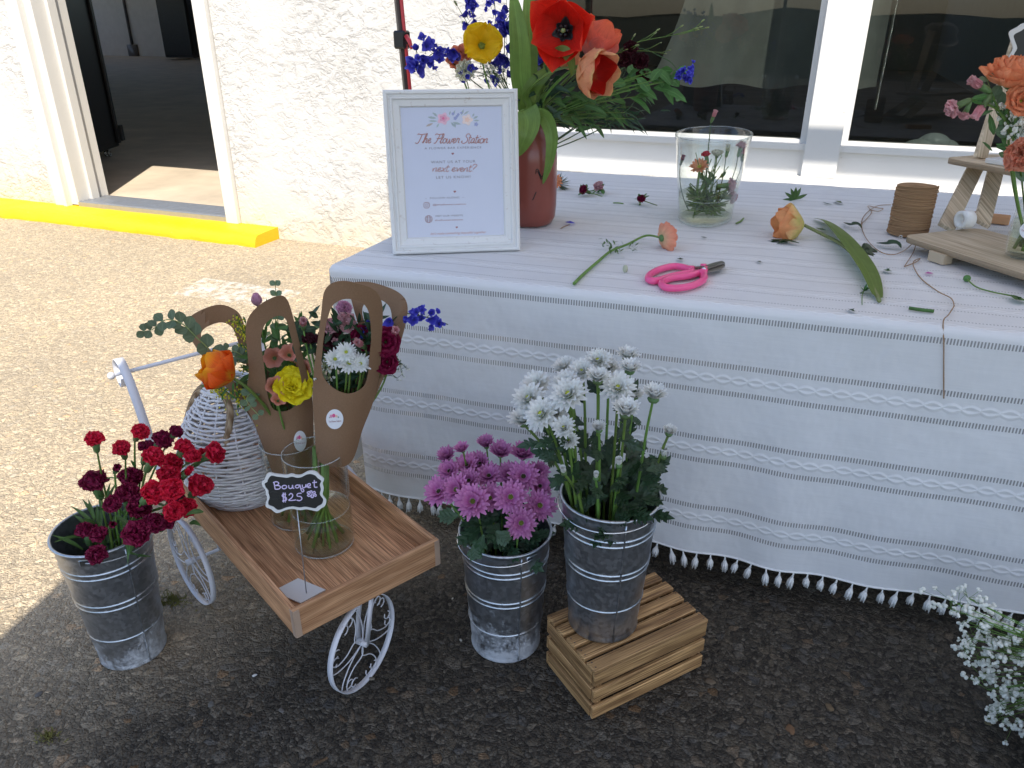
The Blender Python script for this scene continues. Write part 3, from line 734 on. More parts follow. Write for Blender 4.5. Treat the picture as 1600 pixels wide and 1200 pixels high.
# unseen hedgerow added behind the camera so the panes mirror something dark
hg_ = thing('hedge', 'long dark clipped hedge across the parking lot behind the photographer', 'hedge', (0, -15, 0))
b = MB(); nx, nz = 90, 14; vs = []; fs = []
for i in range(nx+1):
    for j in range(nz+1):
        x = -32+64*i/nx; z = 1.5*j/nz; k = noise.noise((x*.6, z*.9, 1))*.5; vs.append((x, -15+k-(.5*(z/1.5)**4), z+.3*noise.noise((x*.4, 5, 5))*(j/nz)))
for i in range(nx):
    for j in range(nz): a = i*(nz+1)+j; fs.append((a, a+1, a+nz+2, a+nz+1))
o_ = len(vs); vs += [(x, y-1.6, z-.1) for x, y, z in vs]; fs += [tuple(q+o_ for q in f)[::-1] for f in fs]
fs += [(i*(nz+1)+nz, (i+1)*(nz+1)+nz, (i+1)*(nz+1)+nz+o_, i*(nz+1)+nz+o_) for i in range(nx)]
b.add(vs, fs); b.build('foliage', simple('hedge_green', (.025, .045, .02), .8, 0, .6, 6, .8, 25, bd=.1), hg_)
# ------------------------------------------------------------------ galvanised buckets
def bucket(name, label, base, h, rb, rt, m, ears=.0):
    o = thing('galvanised_bucket', label, 'bucket', base, 'galvanised metal flower buckets')
    def r(f): return rb+(rt-rb)*f**.92
    b = MB(); pr = [(rb*.55, .012), (rb*.97, .010), (rb+.001, .0), (rb+.003, .004), (rb+.0005, .010)]
    for f in sorted(list(np.linspace(.04, .985, 24))+[q_+e_ for q_ in (.27, .535, .575, .80, .84) for e_ in (-.016, -.010, -.006, -.003, 0, .003, .006, .010, .016)]):
        k = 0
        for fr_ in (.27, .535, .575, .80, .84):
            k += .0019*math.exp(-((f-fr_)/.0055)**2)
        pr.append((r(f)+k, f*h))
    for a in range(7): an = -math.pi/2+a*math.pi/4*1.1; pr.append((rt+.0015+math.cos(an)*.0034, h+math.sin(an)*.0034))
    for f in np.linspace(.985, .03, 12): pr.append((r(f)-.0016, f*h))
    pr.append((.001, .014)); b.lathe(base, pr, 72); b.build('pail', m, o)
    b = MB(); a = math.atan2(-base[1], -base[0])+.35
    ln_ = [Vector(base)+Vector((math.cos(a)*(r(f)+.0013), math.sin(a)*(r(f)+.0013), f*h)) for f in np.linspace(.02, .97, 12)]
    b.tube(ln_, .0018, 5); b.build('seam', m, o)
    # bail handle lying on the rim, with its two ears
    for k in (0, 1):
        b = MB(); a2 = ears+math.pi*k; e = Vector((math.cos(a2), math.sin(a2), 0)); tn = Vector((-e.y, e.x, 0))
        c = Vector(base)+e*(rt+.003)+UP*(h-.014)
        b.box(c, (.004, .026, .016), a2, bev=.0015); b.build('ear', m, o)
    b = MB(); n = 26; pts = []
    for k in range(n+1):
        t_ = k/n; a2 = ears+math.pi*(1+t_); rr = rt+.007
        pts.append(Vector(base)+Vector((math.cos(a2)*rr, math.sin(a2)*rr, h-.012-.012*math.sin(math.pi*t_)**.7)))
    b.tube(pts, .0016, 6); b.build('bail_handle', M['chrome'] if m != M['galvL'] else M['alu'], o)
    return o
BL = zp(209, 1012, 0); BM = Vector((-.512, 1.273, 0)); BX = Vector((-.283, 1.266, .141))
bucket('b', 'galvanised bucket of red carnations with a whitish washed foot, leftmost of the three', BL, .335, .069, .095, M['galvL'], R(120))
bucket('b', 'mottled galvanised bucket of purple daisies standing on the ground beside the crate', BM, .312, .078, .098, M['galvM'], R(-35))
bucket('b', 'clean galvanised bucket of white mums standing on the wooden crate', BX, .322, .072, .097, M['galvX'], R(-30))

# ------------------------------------------------------------------ crate
A0 = Vector((-.258, 1.117, 0)); e1 = Vector((.188, .230, 0)).normalized(); e2 = Vector((-e1.y, e1.x, 0))
cr = thing('wooden_crate', 'scorched slatted wooden crate turned upside down under the white mum bucket', 'crate', (A0.x, A0.y, 0))
L1, L2, HC = .30, .183, .140; ang1 = math.atan2(e1.y, e1.x)
def plank(nm, mat, parent, c, l, wd, th, axis, up=UP, bev=.0015, grain=1.):
    """plank: length along axis, width wd perpendicular in-plane, thickness along up; grain UV along length"""
    ax = Vector(axis).normalized(); upv = Vector(up).normalized(); sd = upv.cross(ax).normalized()
    Mx = Matrix((ax, sd, upv)).transposed(); b = MB(); b.box(c, (l, wd, th), Mx, bev=bev)
    rx = random.uniform(0, 5); ry = random.uniform(0, 5)
    b.uv = []
    for p in b.v:
        q = Mx.transposed()@(Vector(p)-Vector(c)); b.uv.append((q.x+rx, q.y+q.z*1.3+ry))
    o = b.build(nm, mat, parent, smooth=False); return o
w5 = (L2-.0085*4)/5
for i in range(5):
    v_ = w5/2+i*(w5+.0085); dz = random.uniform(-.0012, .0012)
    plank('top_slat', M['crate'], cr, A0+e1*(L1/2)+e2*v_+UP*(HC-.0055+dz), L1+random.uniform(-.003, .003), w5, .010, e1)
for k, zz in enumerate((.016, .062, .107)):
    hh = .032 if k < 2 else .035
    plank('side_slat', M['crate'], cr, A0+e1*(L1/2)+e2*.005+UP*(zz+.004), L1-.002, hh, .009, e1, up=-e2)
    plank('side_slat', M['crate'], cr, A0+e1*(L1/2)+e2*(L2-.005)+UP*(zz+.004), L1-.002, hh, .009, e1, up=e2)
    for u_, s2 in ((.0045, -1), (L1-.0045, 1)):
        plank('end_slat', M['crate'], cr, A0+e1*u_+e2*(L2/2)+UP*(zz+.004), L2-.022, hh, .009, e2, up=e1*s2)
nm_ = simple('nail_steel', (.10, .09, .08), .5, .7)
for i in range(5):
    v_ = w5/2+i*(w5+.0085)
    for u_ in (.008, L1-.008):
        for q_ in (-.007, .007):
            b = MB(); b.ball(A0+e1*u_+e2*(v_+q_)+UP*(HC-.0002), (.0016, .0016, .0008), 6, 4); b.build('nail', nm_, cr)
for u_ in (.020, L1-.020):
    for v_ in (.018, L2-.018): plank('corner_post', M['crate'], cr, A0+e1*u_+e2*v_+UP*.064, .122, .016, .016, UP, up=e1)
# ------------------------------------------------------------------ flower cart
TA = Vector((-.797, .899, 0)); tu = Vector((.4625, .8866, 0)).normalized(); tv = Vector((-.8866, .4625, 0)).normalized()
TW, TL, ZT, ZB = .342, .745, .300, .232
cart = thing('flower_cart', 'wooden tray cart on white scrolled metal wheels holding the basket and vases', 'cart', (-1.05, 1.2, 0))
def tp(u, v, z): return TA+tu*u+tv*v+UP*z
th_ = .011
plank('front_board', M['wood_tray'], cart, tp(TW/2, th_/2, (ZT+ZB)/2), TW, ZT-ZB, th_, tu, up=-tv)
plank('back_board', M['wood_tray'], cart, tp(TW/2, TL-th_/2, (ZT+ZB)/2), TW, ZT-ZB, th_, tu, up=tv)
plank('side_board', M['wood_tray'], cart, tp(th_/2, TL/2, (ZT+ZB)/2), TL-2*th_, ZT-ZB, th_, tv, up=-tu)
plank('side_board', M['wood_tray'], cart, tp(TW-th_/2, TL/2, (ZT+ZB)/2), TL-2*th_, ZT-ZB, th_, tv, up=tu)
nb = 4; wbd = (TW-2*th_)/nb
for i in range(nb): plank('floor_board', M['wood_tray'], cart, tp(th_+wbd*(i+.5), TL/2, .2425+.0003*i), TL-2*th_, wbd-.0006, .010, tv, bev=.0008)
for (u_, v_) in ((0, 0), (TW, 0)):
    b = MB(); q = tp(u_, v_, (ZT+ZB)/2); s2 = 1 if u_ == 0 else -1
    b.box(q+tu*s2*.006-tv*.0008, (.012, .0016, ZT-ZB-.004), math.atan2(tu.y, tu.x)); b.box(q-tu*s2*.0008+tv*.006, (.0016, .012, ZT-ZB-.004), math.atan2(tu.y, tu.x))
    b.build('corner_strip', simple('plastic_corner_strip', (.42, .30, .22), .3), cart, smooth=False)
def wheel(hub, r, th, nm='wheel'):
    d = Vector((math.cos(th), math.sin(th), 0)); nn = Vector((-d.y, d.x, 0))
    P = lambda a, q, off=0: Vector(hub)+d*(math.cos(a)*q)+UP*(math.sin(a)*q)+nn*off
    b = MB(); n = 64; vs = []; fs = []
    for k in range(n):
        a = 2*math.pi*k/n
        for q, off in ((r, -.0065), (r, .0065), (r-.0022, .0065), (r-.0022, -.0065)): vs.append(P(a, q, off))
    for k in range(n):
        for j in range(4): fs.append((k*4+j, k*4+(j+1) % 4, ((k+1) % n)*4+(j+1) % 4, ((k+1) % n)*4+j))
    b.add(vs, fs); wh = b.build(nm, M['metal_white'], cart)
    b = MB(); ns = 6
    for k in range(ns):
        a = 2*math.pi*k/ns+.35
        for s2 in (-1, 1):
            pts = [P(a, .006), P(a+s2*.10, r*.45), P(a+s2*.24, r*.80), P(a+s2*.34, r*.97)]
            if k % 2 == 0: pts = [P(a, .006), P(a+s2*.02, r*.3), P(a+s2*.55, r*.50), P(a+s2*.62, r*.78), P(a+s2*.50, r*.97)]
            b.tube(crv(pts, 5), .0014, 5)
        if k % 2:
            for s2 in (-1, 1):
                ctr = P(a+s2*.30, r*.80)
                for q_ in (0, 1):
                    c2 = P(a+s2*(.56+.20*q_), r*.84); cc_ = []
                    for i in range(9):
                        an = a+math.pi+i*.62; rr_ = .012*(1-i*.05)
                        cc_.append(c2+d*math.cos(an)*rr_+UP*math.sin(an)*rr_)
                    b.tube(cc_, .0014, 5)
    b.build('spokes', M['metal_white'], wh)
    b = MB(); b.tube([Vector(hub)-nn*.012, Vector(hub)+nn*.012], .008, 10); b.build('hub', M['metal_white'], wh)
    return d, nn
W1 = Vector((-.751, 1.045, .108)); wheel(W1, .1075, R(84))
W2 = Vector((-1.283, 1.122, .115)); d_, n_ = wheel(W2, .115, R(156))
wheel(W2+tu*(TW+.085)+Vector((0, 0, 0)), .115, R(156))
b = MB(); b.tube([W2, W2+tu*(TW+.085)], .004, 6)
for u_ in (.03, TW-.03):
    q = W2+tu*(.04+u_); b.ribbon([q, Vector((q.x, q.y, ZB))], tv, .016, .003)
b.build('axle', M['metal_white'], cart)
b = MB(); d3 = Vector((math.cos(R(84)), math.sin(R(84)), 0)); n3 = Vector((-d3.y, d3.x, 0))
for s2 in (-1, 1):
    top = W1+UP*(ZB-W1.z+.0)+n3*s2*.014+tu*.02
    b.ribbon([W1+n3*s2*.011, W1+n3*s2*.014+UP*.06+tu*.008, top], tu, .011, .0025)
b.box((W1.x-.01, W1.y+.02, ZB-.002), (.02, .03, .004), R(62)); b.build('front_fork', M['metal_white'], cart)
# handle at the back
def side_post(u_):
    TL = .725
    P = [tp(u_, TL-.06, ZB+.0), tp(u_, TL+.012, ZB+.06), tp(u_, TL+.035, ZT+.04), tp(u_, TL+.075, ZT+.13), tp(u_, TL+.11, ZT+.19), tp(u_, TL+.15, ZT+.228), tp(u_, TL+.185, ZT+.225), tp(u_, TL+.20, ZT+.19), tp(u_, TL+.17, ZT+.155), tp(u_, TL+.145, ZT+.185)]
    return P
for u_ in (-.004, TW+.004):
    b = MB(); b.ribbon(crv(side_post(u_), 6), tu, .022, .003); hd = b.build('handle_post', M['metal_white'], cart)
b = MB(); b.tube([tp(-.03, .873, ZT+.20), tp(TW+.03, .873, ZT+.20)], .0055, 8)
for u_ in (-.034, TW+.034): b.ball(tp(u_, .873, ZT+.20), .010, 10, 6)
b.build('crossbar', M['metal_white'], cart)

# ------------------------------------------------------------------ wicker lantern basket with rope
BK = Vector((-1.212, 1.270, .249))
bk = thing('wicker_basket', 'whitewashed wicker lantern basket with rope handle standing on the cart tray', 'basket', BK)
bp = [(0, .088), (.02, .110), (.06, .131), (.10, .137), (.14, .134), (.18, .124), (.22, .104), (.255, .078), (.28, .060), (.30, .052)]
def brad(z):
    for (z0, r0), (z1, r1) in zip(bp, bp[1:]):
        if z <= z1: f = (z-z0)/(z1-z0); return r0+(r1-r0)*(f*f*(3-2*f)*.4+f*.6)
    return bp[-1][1]
b = MB(); nr = 37; ribs = 15
for k in range(nr):
    z = .004+.29*k/(nr-1); r0 = brad(z); pts = []
    for i in range(ribs*4):
        a = 2*math.pi*i/(ribs*4); wv = .0022*math.cos(a*ribs+(k % 2)*math.pi)
        pts.append(BK+Vector((math.cos(a)*(r0+wv), math.sin(a)*(r0+wv), z+.0014*math.sin(a*ribs*.5+k*1.7)+noise.noise((a*2, k*.7, 0))*.003)))
    b.tube(pts, .0036, 5, True)
for z in (0, .003, .292, .30): b.tube([BK+Vector((math.cos(a)*(brad(z)+.002), math.sin(a)*(brad(z)+.002), z)) for a in np.linspace(0, 2*math.pi, 40)[:-1]], .0042, 6, True)
b.build('weave', M['basket'], bk)
b = MB()
for i in range(ribs):
    a = 2*math.pi*i/ribs; b.tube([BK+Vector((math.cos(a)*brad(z), math.sin(a)*brad(z), z)) for z in np.linspace(0, .30, 16)], .0024, 5)
b.build('ribs', M['basket'], bk)
b = MB(); b.disc(BK+UP*.003, .084, 32); b.build('base', M['basket'], bk)
b = MB()
toc = (Vector((0, 0, 0))-BK); toc.z = 0; toc.normalize(); rgt = RT
rp = [BK-rgt*.122-toc*.01+UP*.155, BK-rgt*.105-toc*.0+UP*.215, BK-rgt*.07+toc*.02+UP*.285, BK-rgt*.03+toc*.05+UP*.31, BK-rgt*.005+toc*.085+UP*.27, BK-rgt*.025+toc*.115+UP*.20, BK-rgt*.045+toc*.125+UP*.13, BK-rgt*.05+toc*.122+UP*.11]
b.tube(crv(rp, 8), .0085, 8); b.build('rope_handle', M['rope'], bk)

# ------------------------------------------------------------------ glass vases on the cart
def cyl_vase(label, base, r, h, wl, group=None, sx=1, sy=1, taper=0):
    o = thing('glass_vase', label, 'vase', base, group)
    b = MB(); b.lathe(base, [(.001, .006), (r*.93, .006), (r*.985, .012), (r-.003+taper*.06, h*.5), (r-.0025+taper, h-.001), (r-.0012+taper, h+.001), (r+taper, h-.001), (r+taper*.06 if taper else r, h*.5), (r, .006), (r-.003, 0), (.001, 0)] if not taper else
        [(.001, .008), (r*.9, .008), (r-.002, .016)]+[(r-.002+taper*f**1.1, .016+(h-.016)*f) for f in np.linspace(.1, 1, 8)]+[(r+taper, h)]+[(r+taper*f**1.1, .01+(h-.01)*f) for f in np.linspace(.97, 0, 8)]+[(r-.005, 0), (.001, 0)], 48, sx, sy)
    b.build('glass', M['glass'], o)
    b = MB(); rw = r-.004; b.lathe(base, [(.001, .009), (rw, .012), (rw+taper*(wl/h)**1.1*.97, wl), (.001, wl)], 40, sx, sy)
    b.build('water', M['water'], o)
    def rg(rr, z, th): return [Vector(base)+Vector((math.cos(a)*rr*sx, math.sin(a)*rr*sy, z)) for a in np.linspace(0, 2*math.pi, 49)[:-1]]
    b = MB(); b.tube(rg(r+taper-.001, h, 0), .0012, 6, True); b.tube(rg(r-.003, .003, 0), .0018, 6, True); b.build('rim', M['glass_rim'], o)
    b = MB(); b.tube(rg(rw+taper*(wl/h)**1.1*.97, wl, 0), .0010, 5, True); b.build('water_line', M['glass_rim'], o); return o
V1 = Vector((-.906, 1.160, .2495)); V2 = Vector((-1.020, 1.222, .2495))
cyl_vase('clear glass cylinder vase half full of water holding the right kraft bouquet on the cart', V1, .067, .235, .095)
cyl_vase('clear glass cylinder vase behind the chalk price sign holding the left kraft bouquet', V2, .064, .205, .085)

# ------------------------------------------------------------------ kraft sleeves
d1 = dist(V1); d2k = dist(V2)
def kraft(label, front, fholes, back, bholes, d, bul, y0, y1, xl, xr, sticker, sr):
    o = thing('kraft_sleeve', label, 'flower sleeve', at((xl(y1)+xr(y1))/2, y1, d), 'kraft paper bouquet sleeves')
    def mp(sg):
        def f(x, y):
            l, r_ = xl(y), xr(y); q = max(-1, min(1, (2*x-l-r_)/(r_-l)))
            k = (1-q*q)**.8 if abs(q) < 1 else 0; hw = (r_-l)/2/F*1.5
            dep = hw*bul*k
            if y < y0: dep += (y0-y)*.00016*(1 if sg > 0 else 1.4)
            return at(x, y, d-sg*dep)
        return f
    for nm, out, hs, sg in (('front_panel', front, fholes, 1), ('back_panel', back, bholes, -1)):
        b = MB(); oc = [(p.x, p.y) for p in crv([(x, y, 0) for x, y in out], 4, True)]
        hc = [[(p.x, p.y) for p in crv([(x, y, 0) for x, y in h_], 4, True)] for h_ in hs]
        sheet(b, oc, hc, mp(sg), 6.5); b.build(nm, M['kraft'], o, solid=.0009)
    f = mp(1); sx_, sy_ = sticker
    b = MB(); n = 28; P = []
    def sp(a, q, lift): p = f(sx_+math.cos(a)*sr[0]*q, sy_+math.sin(a)*sr[1]*q); r_ = ray(sx_, sy_); return p-r_.normalized()*lift
    b.add([sp(0, 0, .0022)]+[sp(2*math.pi*k/n, .5, .0022) for k in range(n)]+[sp(2*math.pi*k/n, 1, .0022) for k in range(n)],
          [(0, 1+k, 1+(k+1) % n) for k in range(n)]+[(1+k, 1+n+k, 1+n+(k+1) % n, 1+(k+1) % n) for k in range(n)])
    st = b.build('sticker', M['paper'], o, smooth=True)
    for (ox, oy, rr, mm) in ((-.42, -.3, .17, 'pr_pink'), (-.12, -.36, .2, 'pr_rose'), (.2, -.3, .14, 'pr_peach'), (-.6, -.16, .07, 'pr_green'), (.42, -.2, .09, 'pr_green')):
        b = MB(); k_ = 10; b.add([f(sx_+sr[0]*(ox+math.cos(a)*rr), sy_+sr[1]*(oy+math.sin(a)*rr))-ray(sx_, sy_).normalized()*.0027 for a in [2*math.pi*i/k_ for i in range(k_)]], [tuple(range(k_))]); b.build('printed_flower', M[mm], st)
    ctr = f(sx_, sy_+sr[1]*.22)-ray(sx_, sy_).normalized()*.0027; ex = (f(sx_+6, sy_-.5)-f(sx_-6, sy_+.5)).normalized(); ey = (f(sx_, sy_-4)-f(sx_, sy_+4)).normalized()
    text('The Flower Station', sr[0]/F*1.5*.36, ctr, ex, ey, M['pr_maroon'], st, shear=.4, width=sr[0]/F*1.5*1.7)
    return o

def text(s, size, pos, ex, ey, m, parent, shear=0, width=None, off=0, name='printed_text', sp=1., align='CENTER'):
    cu = bpy.data.curves.new('text_tmp', 'FONT'); cu.body = s; cu.size = size; cu.align_x = align; cu.align_y = 'CENTER'; cu.shear = shear; cu.space_character = sp; cu.offset = off; cu.resolution_u = 3
    ob = bpy.data.objects.new('text_tmp', cu); COL.objects.link(ob); bpy.context.view_layer.update()
    me = bpy.data.meshes.new_from_object(ob.evaluated_get(bpy.context.evaluated_depsgraph_get()))
    COL.objects.unlink(ob); bpy.data.objects.remove(ob)
    ex = Vector(ex).normalized(); ey = Vector(ey); ey = (ey-ex*ey.dot(ex)).normalized(); nn = ex.cross(ey)
    k = 1
    if width:
        xs = [v.co.x for v in me.vertices]; k = width/max(1e-6, max(xs)-min(xs))
    Mx = Matrix((ex*k, ey, nn)).transposed().to_4x4(); Mx.translation = Vector(pos)-root_loc(parent)
    me.transform(Mx); me.materials.clear(); me.materials.append(m)
    o = bpy.data.objects.new(name, me); COL.objects.link(o); o.parent = parent; return o
M['paper'] = simple('sign_paper', (.80, .80, .82), .6, 0, .02)
for k_, c_ in dict(pr_pink=(.72, .30, .42), pr_rose=(.75, .12, .28), pr_peach=(.85, .55, .42), pr_green=(.32, .40, .33), pr_maroon=(.30, .07, .08), pr_grey=(.16, .13, .17), pr_blue=(.30, .32, .55), pr_rosegold=(.48, .19, .16)).items(): M[k_] = simple(k_+'_ink', c_, .6, 0, .05)
def lin(a, b_): return lambda y: a[1]+(y-a[0])*(b_[1]-a[1])/(b_[0]-a[0])
kraft('kraft paper sleeve with handle, left one, carrying the orange tulip and yellow ranunculus',
      [(383, 625), (389, 585), (386, 545), (384, 512), (392, 490), (412, 472), (436, 462), (448, 467), (456, 488), (464, 520), (474, 560), (484, 600), (489, 640), (489, 690), (486, 745), (474, 762), (450, 764), (432, 752), (415, 708), (398, 664)],
      [[(421, 500), (436, 493), (447, 500), (454, 524), (463, 560), (472, 600), (468, 624), (456, 638), (441, 643), (426, 638), (418, 615), (413, 575), (408, 535), (411, 513)]],
      [(330, 575), (310, 548), (295, 524), (291, 509), (298, 494), (322, 481), (344, 476), (362, 481), (377, 495), (392, 540), (420, 580), (470, 600), (488, 650), (485, 740), (450, 752), (430, 740), (400, 665), (365, 620)],
      [[(334, 558), (318, 534), (314, 522), (320, 513), (334, 506), (348, 504), (360, 509), (368, 522), (380, 560), (395, 595), (372, 600), (350, 580)]],
      d2k-.02, .7, 640, 755, lin((640, 386), (755, 436)), lin((640, 489), (755, 485)), (469, 689), (10, 16))
kraft('kraft paper sleeve with tall handle, right one, carrying white and wine coloured flowers',
      [(489, 625), (491, 575), (497, 530), (502, 490), (506, 458), (516, 444), (532, 439), (552, 441), (580, 450), (593, 463), (598, 485), (596, 530), (593, 582), (583, 628), (566, 672), (554, 712), (540, 728), (515, 728), (496, 716), (492, 670)],
      [[(522, 475), (540, 467), (563, 471), (576, 488), (580, 525), (577, 560), (574, 590), (565, 607), (543, 615), (518, 604), (503, 582), (504, 545), (508, 515), (514, 490)]],
      [(545, 446), (568, 440), (592, 444), (618, 454), (632, 466), (637, 482), (633, 510), (621, 548), (600, 590), (583, 628), (566, 672), (548, 718), (520, 722), (496, 705), (492, 640), (500, 600), (520, 590), (545, 570), (560, 520), (552, 480)],
      [[(570, 474), (585, 466), (604, 474), (612, 490), (611, 520), (602, 555), (590, 580), (578, 560), (574, 520), (566, 490)]],
      d1, .7, 600, 722, lin((600, 490), (722, 500)), lin((600, 590), (722, 552)), (523, 655), (13.5, 15.5))

# ------------------------------------------------------------------ chalk price sign
SB = zp(479, 929, .2495); ds = dist(SB)
sg = thing('price_sign', 'small scalloped chalkboard sign reading Bouquet $25 on a wire stand in the cart tray', 'sign', SB)
cs = [zp(*p, .2505) for p in ((466, 905), (509, 923), (470, 944), (439, 930))]
b = MB(); c_ = cs[0]+(cs[2]-cs[1]); b.add([cs[0], cs[1], cs[2], c_]+[p+UP*.003 for p in (cs[0], cs[1], cs[2], c_)], [(3, 2, 1, 0), (4, 5, 6, 7), (0, 1, 5, 4), (1, 2, 6, 5), (2, 3, 7, 6), (3, 0, 4, 7)])
b.build('base', M['white_paint'], sg, smooth=False)
pc = at(460, 769, ds); nrm = (C0-pc); nrm.z *= .35; nrm = nrm.normalized(); nrm = (nrm+RT*-.12).normalized()
ex = UP.cross(nrm).normalized(); ex = (ex+UP*.035).normalized(); ey = nrm.cross(ex)
def on(px, py, lift=0):
    """point of the sign plane seen at zoomed pixel"""
    X = 400+px/5; Y = 720+py/5; r = ray(X, Y); t_ = (pc-C0).dot(nrm)/r.dot(nrm); return C0+r*t_+nrm*lift
b = MB(); b.tube([SB+UP*.002, at(464, 797, ds)+nrm*-.004], .0011, 6); b.build('wire_rod', M['alu'], sg)
out = [(100, 92), (150, 100), (200, 106), (240, 110), (280, 100), (320, 110), (360, 106), (400, 84), (440, 76), (480, 90), (500, 112), (532, 140), (520, 175), (530, 215), (520, 258), (535, 285), (550, 310), (538, 350), (505, 370), (480, 390), (435, 382), (390, 375), (350, 382), (320, 378), (280, 372), (230, 382), (170, 405), (140, 392), (120, 375), (80, 358), (76, 330), (88, 290), (78, 255), (75, 225), (55, 200), (45, 165), (68, 148), (72, 130)]
cx_, cy_ = 298, 240
inn = [(cx_+(x-cx_)*.905, cy_+(y-cy_)*.86) for x, y in out]
oc = [(p.x, p.y) for p in crv([(x, y, 0) for x, y in out], 3, True)]; ic = [(p.x, p.y) for p in crv([(x, y, 0) for x, y in inn], 3, True)]
b = MB(); sheet(b, oc, [ic], lambda x, y: on(x, y), 16); b.build('frame', M['white_paint'], sg, smooth=False, solid=.0055)
b = MB(); sheet(b, ic, [], lambda x, y: on(x, y), 30); b.build('chalkboard', M['black'], sg, smooth=False, solid=.002)
M['chalk'] = simple('lilac_chalk_ink', (.66, .56, .80), .7, 0, .05)
M['ghost'] = simple('rubbed_chalk', (.030, .030, .026), .8, 0, .3)
STK = [[(142, 165), (150, 216)], [(134, 168), (160, 160), (178, 170), (172, 184), (150, 190)], [(150, 190), (182, 192), (192, 206), (176, 218), (148, 218)],
       [(222, 188), (206, 196), (206, 210), (222, 216), (238, 208), (238, 194), (222, 188)], [(256, 188), (258, 208), (272, 214), (284, 204), (286, 186), (290, 210), (300, 212)],
       [(336, 186), (316, 188), (308, 200), (318, 210), (334, 204), (342, 184), (350, 215), (362, 240), (374, 234), (368, 218), (352, 212)],
       [(362, 184), (364, 202), (376, 208), (388, 198), (390, 180), (394, 204)], [(404, 196), (424, 190), (422, 176), (408, 178), (402, 192), (410, 206), (430, 204)],
       [(456, 148), (456, 196), (466, 204), (480, 202)], [(440, 168), (476, 164)],
       [(236, 262), (212, 258), (208, 276), (236, 286), (236, 306), (206, 312)], [(214, 246), (216, 322)], [(228, 246), (230, 322)],
       [(258, 266), (272, 252), (288, 264), (280, 286), (256, 306), (300, 304), (312, 300)], [(356, 250), (326, 254), (324, 274), (348, 276), (360, 292), (344, 308), (318, 304)],
       [(430, 252), (420, 238), (436, 232), (440, 248), (456, 236), (464, 250), (448, 256), (470, 262), (466, 276), (448, 266), (446, 284), (430, 280), (434, 264), (414, 276), (402, 266), (420, 258), (400, 248), (412, 238), (430, 252)], [(432, 258), (444, 258)]]
b = MB()
for s_k in STK:
    P = crv([on(x, y, .0022) for x, y in s_k], 4); b.tube(P, .00115, 5)
b.build('lettering', M['chalk'], sg)
b = MB()
for s_k in ([(170, 250), (130, 240), (108, 262), (115, 290), (150, 300), (175, 290)], [(180, 268), (182, 296)], [(210, 330), (212, 356), (238, 350)], [(262, 335), (290, 340), (270, 356)], [(340, 325), (372, 322), (384, 338), (350, 346)]):
    b.tube(crv([on(x, y, .0012) for x, y in s_k], 4), .0013, 5)
b.build('rubbed_out_lettering', M['ghost'], sg)
# ------------------------------------------------------------------ flower builders
def tocam(p, up=.5, side=0, toward=1.):
    c = (C0-Vector(p)).normalized(); return (c*toward+UP*up+RT*side).normalized()
def jit(a, k=.25): return (Vector(a)+Vector((random.uniform(-k, k), random.uniform(-k, k), random.uniform(-k, k)))).normalized()
def bl_carnation(o, P, ax, s, m, closed=False):
    Fm = frame(ax); b = MB(); n = 5
    if closed:
        for k in range(7): b.petal(P, Fm, s*.9, s*.5, R(2), R(18), .25, k*2.4, .8, .12, 4, 4, s*.08, seed=k)
    else:
        for ring, (a0, a1, L, cnt) in enumerate(((8, 112, .56, 9), (6, 86, .58, 9), (4, 58, .60, 8), (2, 34, .60, 7), (0, 12, .58, 5))):
            for k in range(cnt):
                b.petal(P, Fm, s*L*random.uniform(.88, 1.1), s*.62, R(a0), R(a1+random.uniform(-14, 14)), .15, k*2*math.pi/cnt+ring*.5+random.uniform(-.25, .25), 1.2, .16, 6, 5, s*.03, notch=-.10, wmin=.2, wav=4.5, seed=random.uniform(0, 6))
    b.build('petals', m, o)
    b = MB(); L = s*.95 if not closed else s*.8; q = P-Fm.col[2]*L*.75
    b.tube([q, q+Fm.col[2]*L*.15, q+Fm.col[2]*L*.55, P+Fm.col[2]*s*.10], [s*.08, s*.16, s*.19, s*.21], 8)
    for k in range(5): b.petal(P-Fm.col[2]*s*.05, Fm, s*.28, s*.16, R(10), R(30), .1, k*1.256, .4, 0, 2, 3, s*.18)
    b.build('calyx', M['calyx'], o); return q
def bl_daisy(o, P, ax, s, m, eye, rows=2, cupdeg=(70, 92), wd=.16, n=21, calyx=True, twist=0):
    Fm = frame(ax); b = MB()
    for rw in range(rows):
        a1 = cupdeg[1]-(cupdeg[1]-cupdeg[0])*rw/max(1, rows-1) if rows > 1 else cupdeg[1]
        for k in range(n-rw*2):
            b.petal(P+Fm.col[2]*rw*s*.02, Fm, s*.5*random.uniform(.86, 1.06)*(1-.12*rw), s*wd*random.uniform(.85, 1.1), R(a1*.62), R(a1+random.uniform(-13, 10)), -.18, k*2*math.pi/(n-rw*2)+rw*.2+random.uniform(-.09, .09), .62, .02, 2, 4, s*.05, wmin=.35, seed=k)
    b.build('petals', m, o)
    b = MB()
    for k in range(26):
        r = s*.105*math.sqrt(k/26); a = k*2.4; b.ball(P+Fm@Vector((math.cos(a)*r, math.sin(a)*r, s*.06+s*.03*(1-k/26))), s*.019, 4, 3)
    b.ball(P+Fm.col[2]*s*.03, (s*.12, s*.12, s*.05), 10, 6, Fm); b.build('eye', eye, o)
    if calyx: b = MB(); b.ball(P-Fm.col[2]*s*.05, (s*.11, s*.11, s*.10), 8, 5, Fm); b.build('calyx', M['calyx'], o)
    return P-Fm.col[2]*s*.12
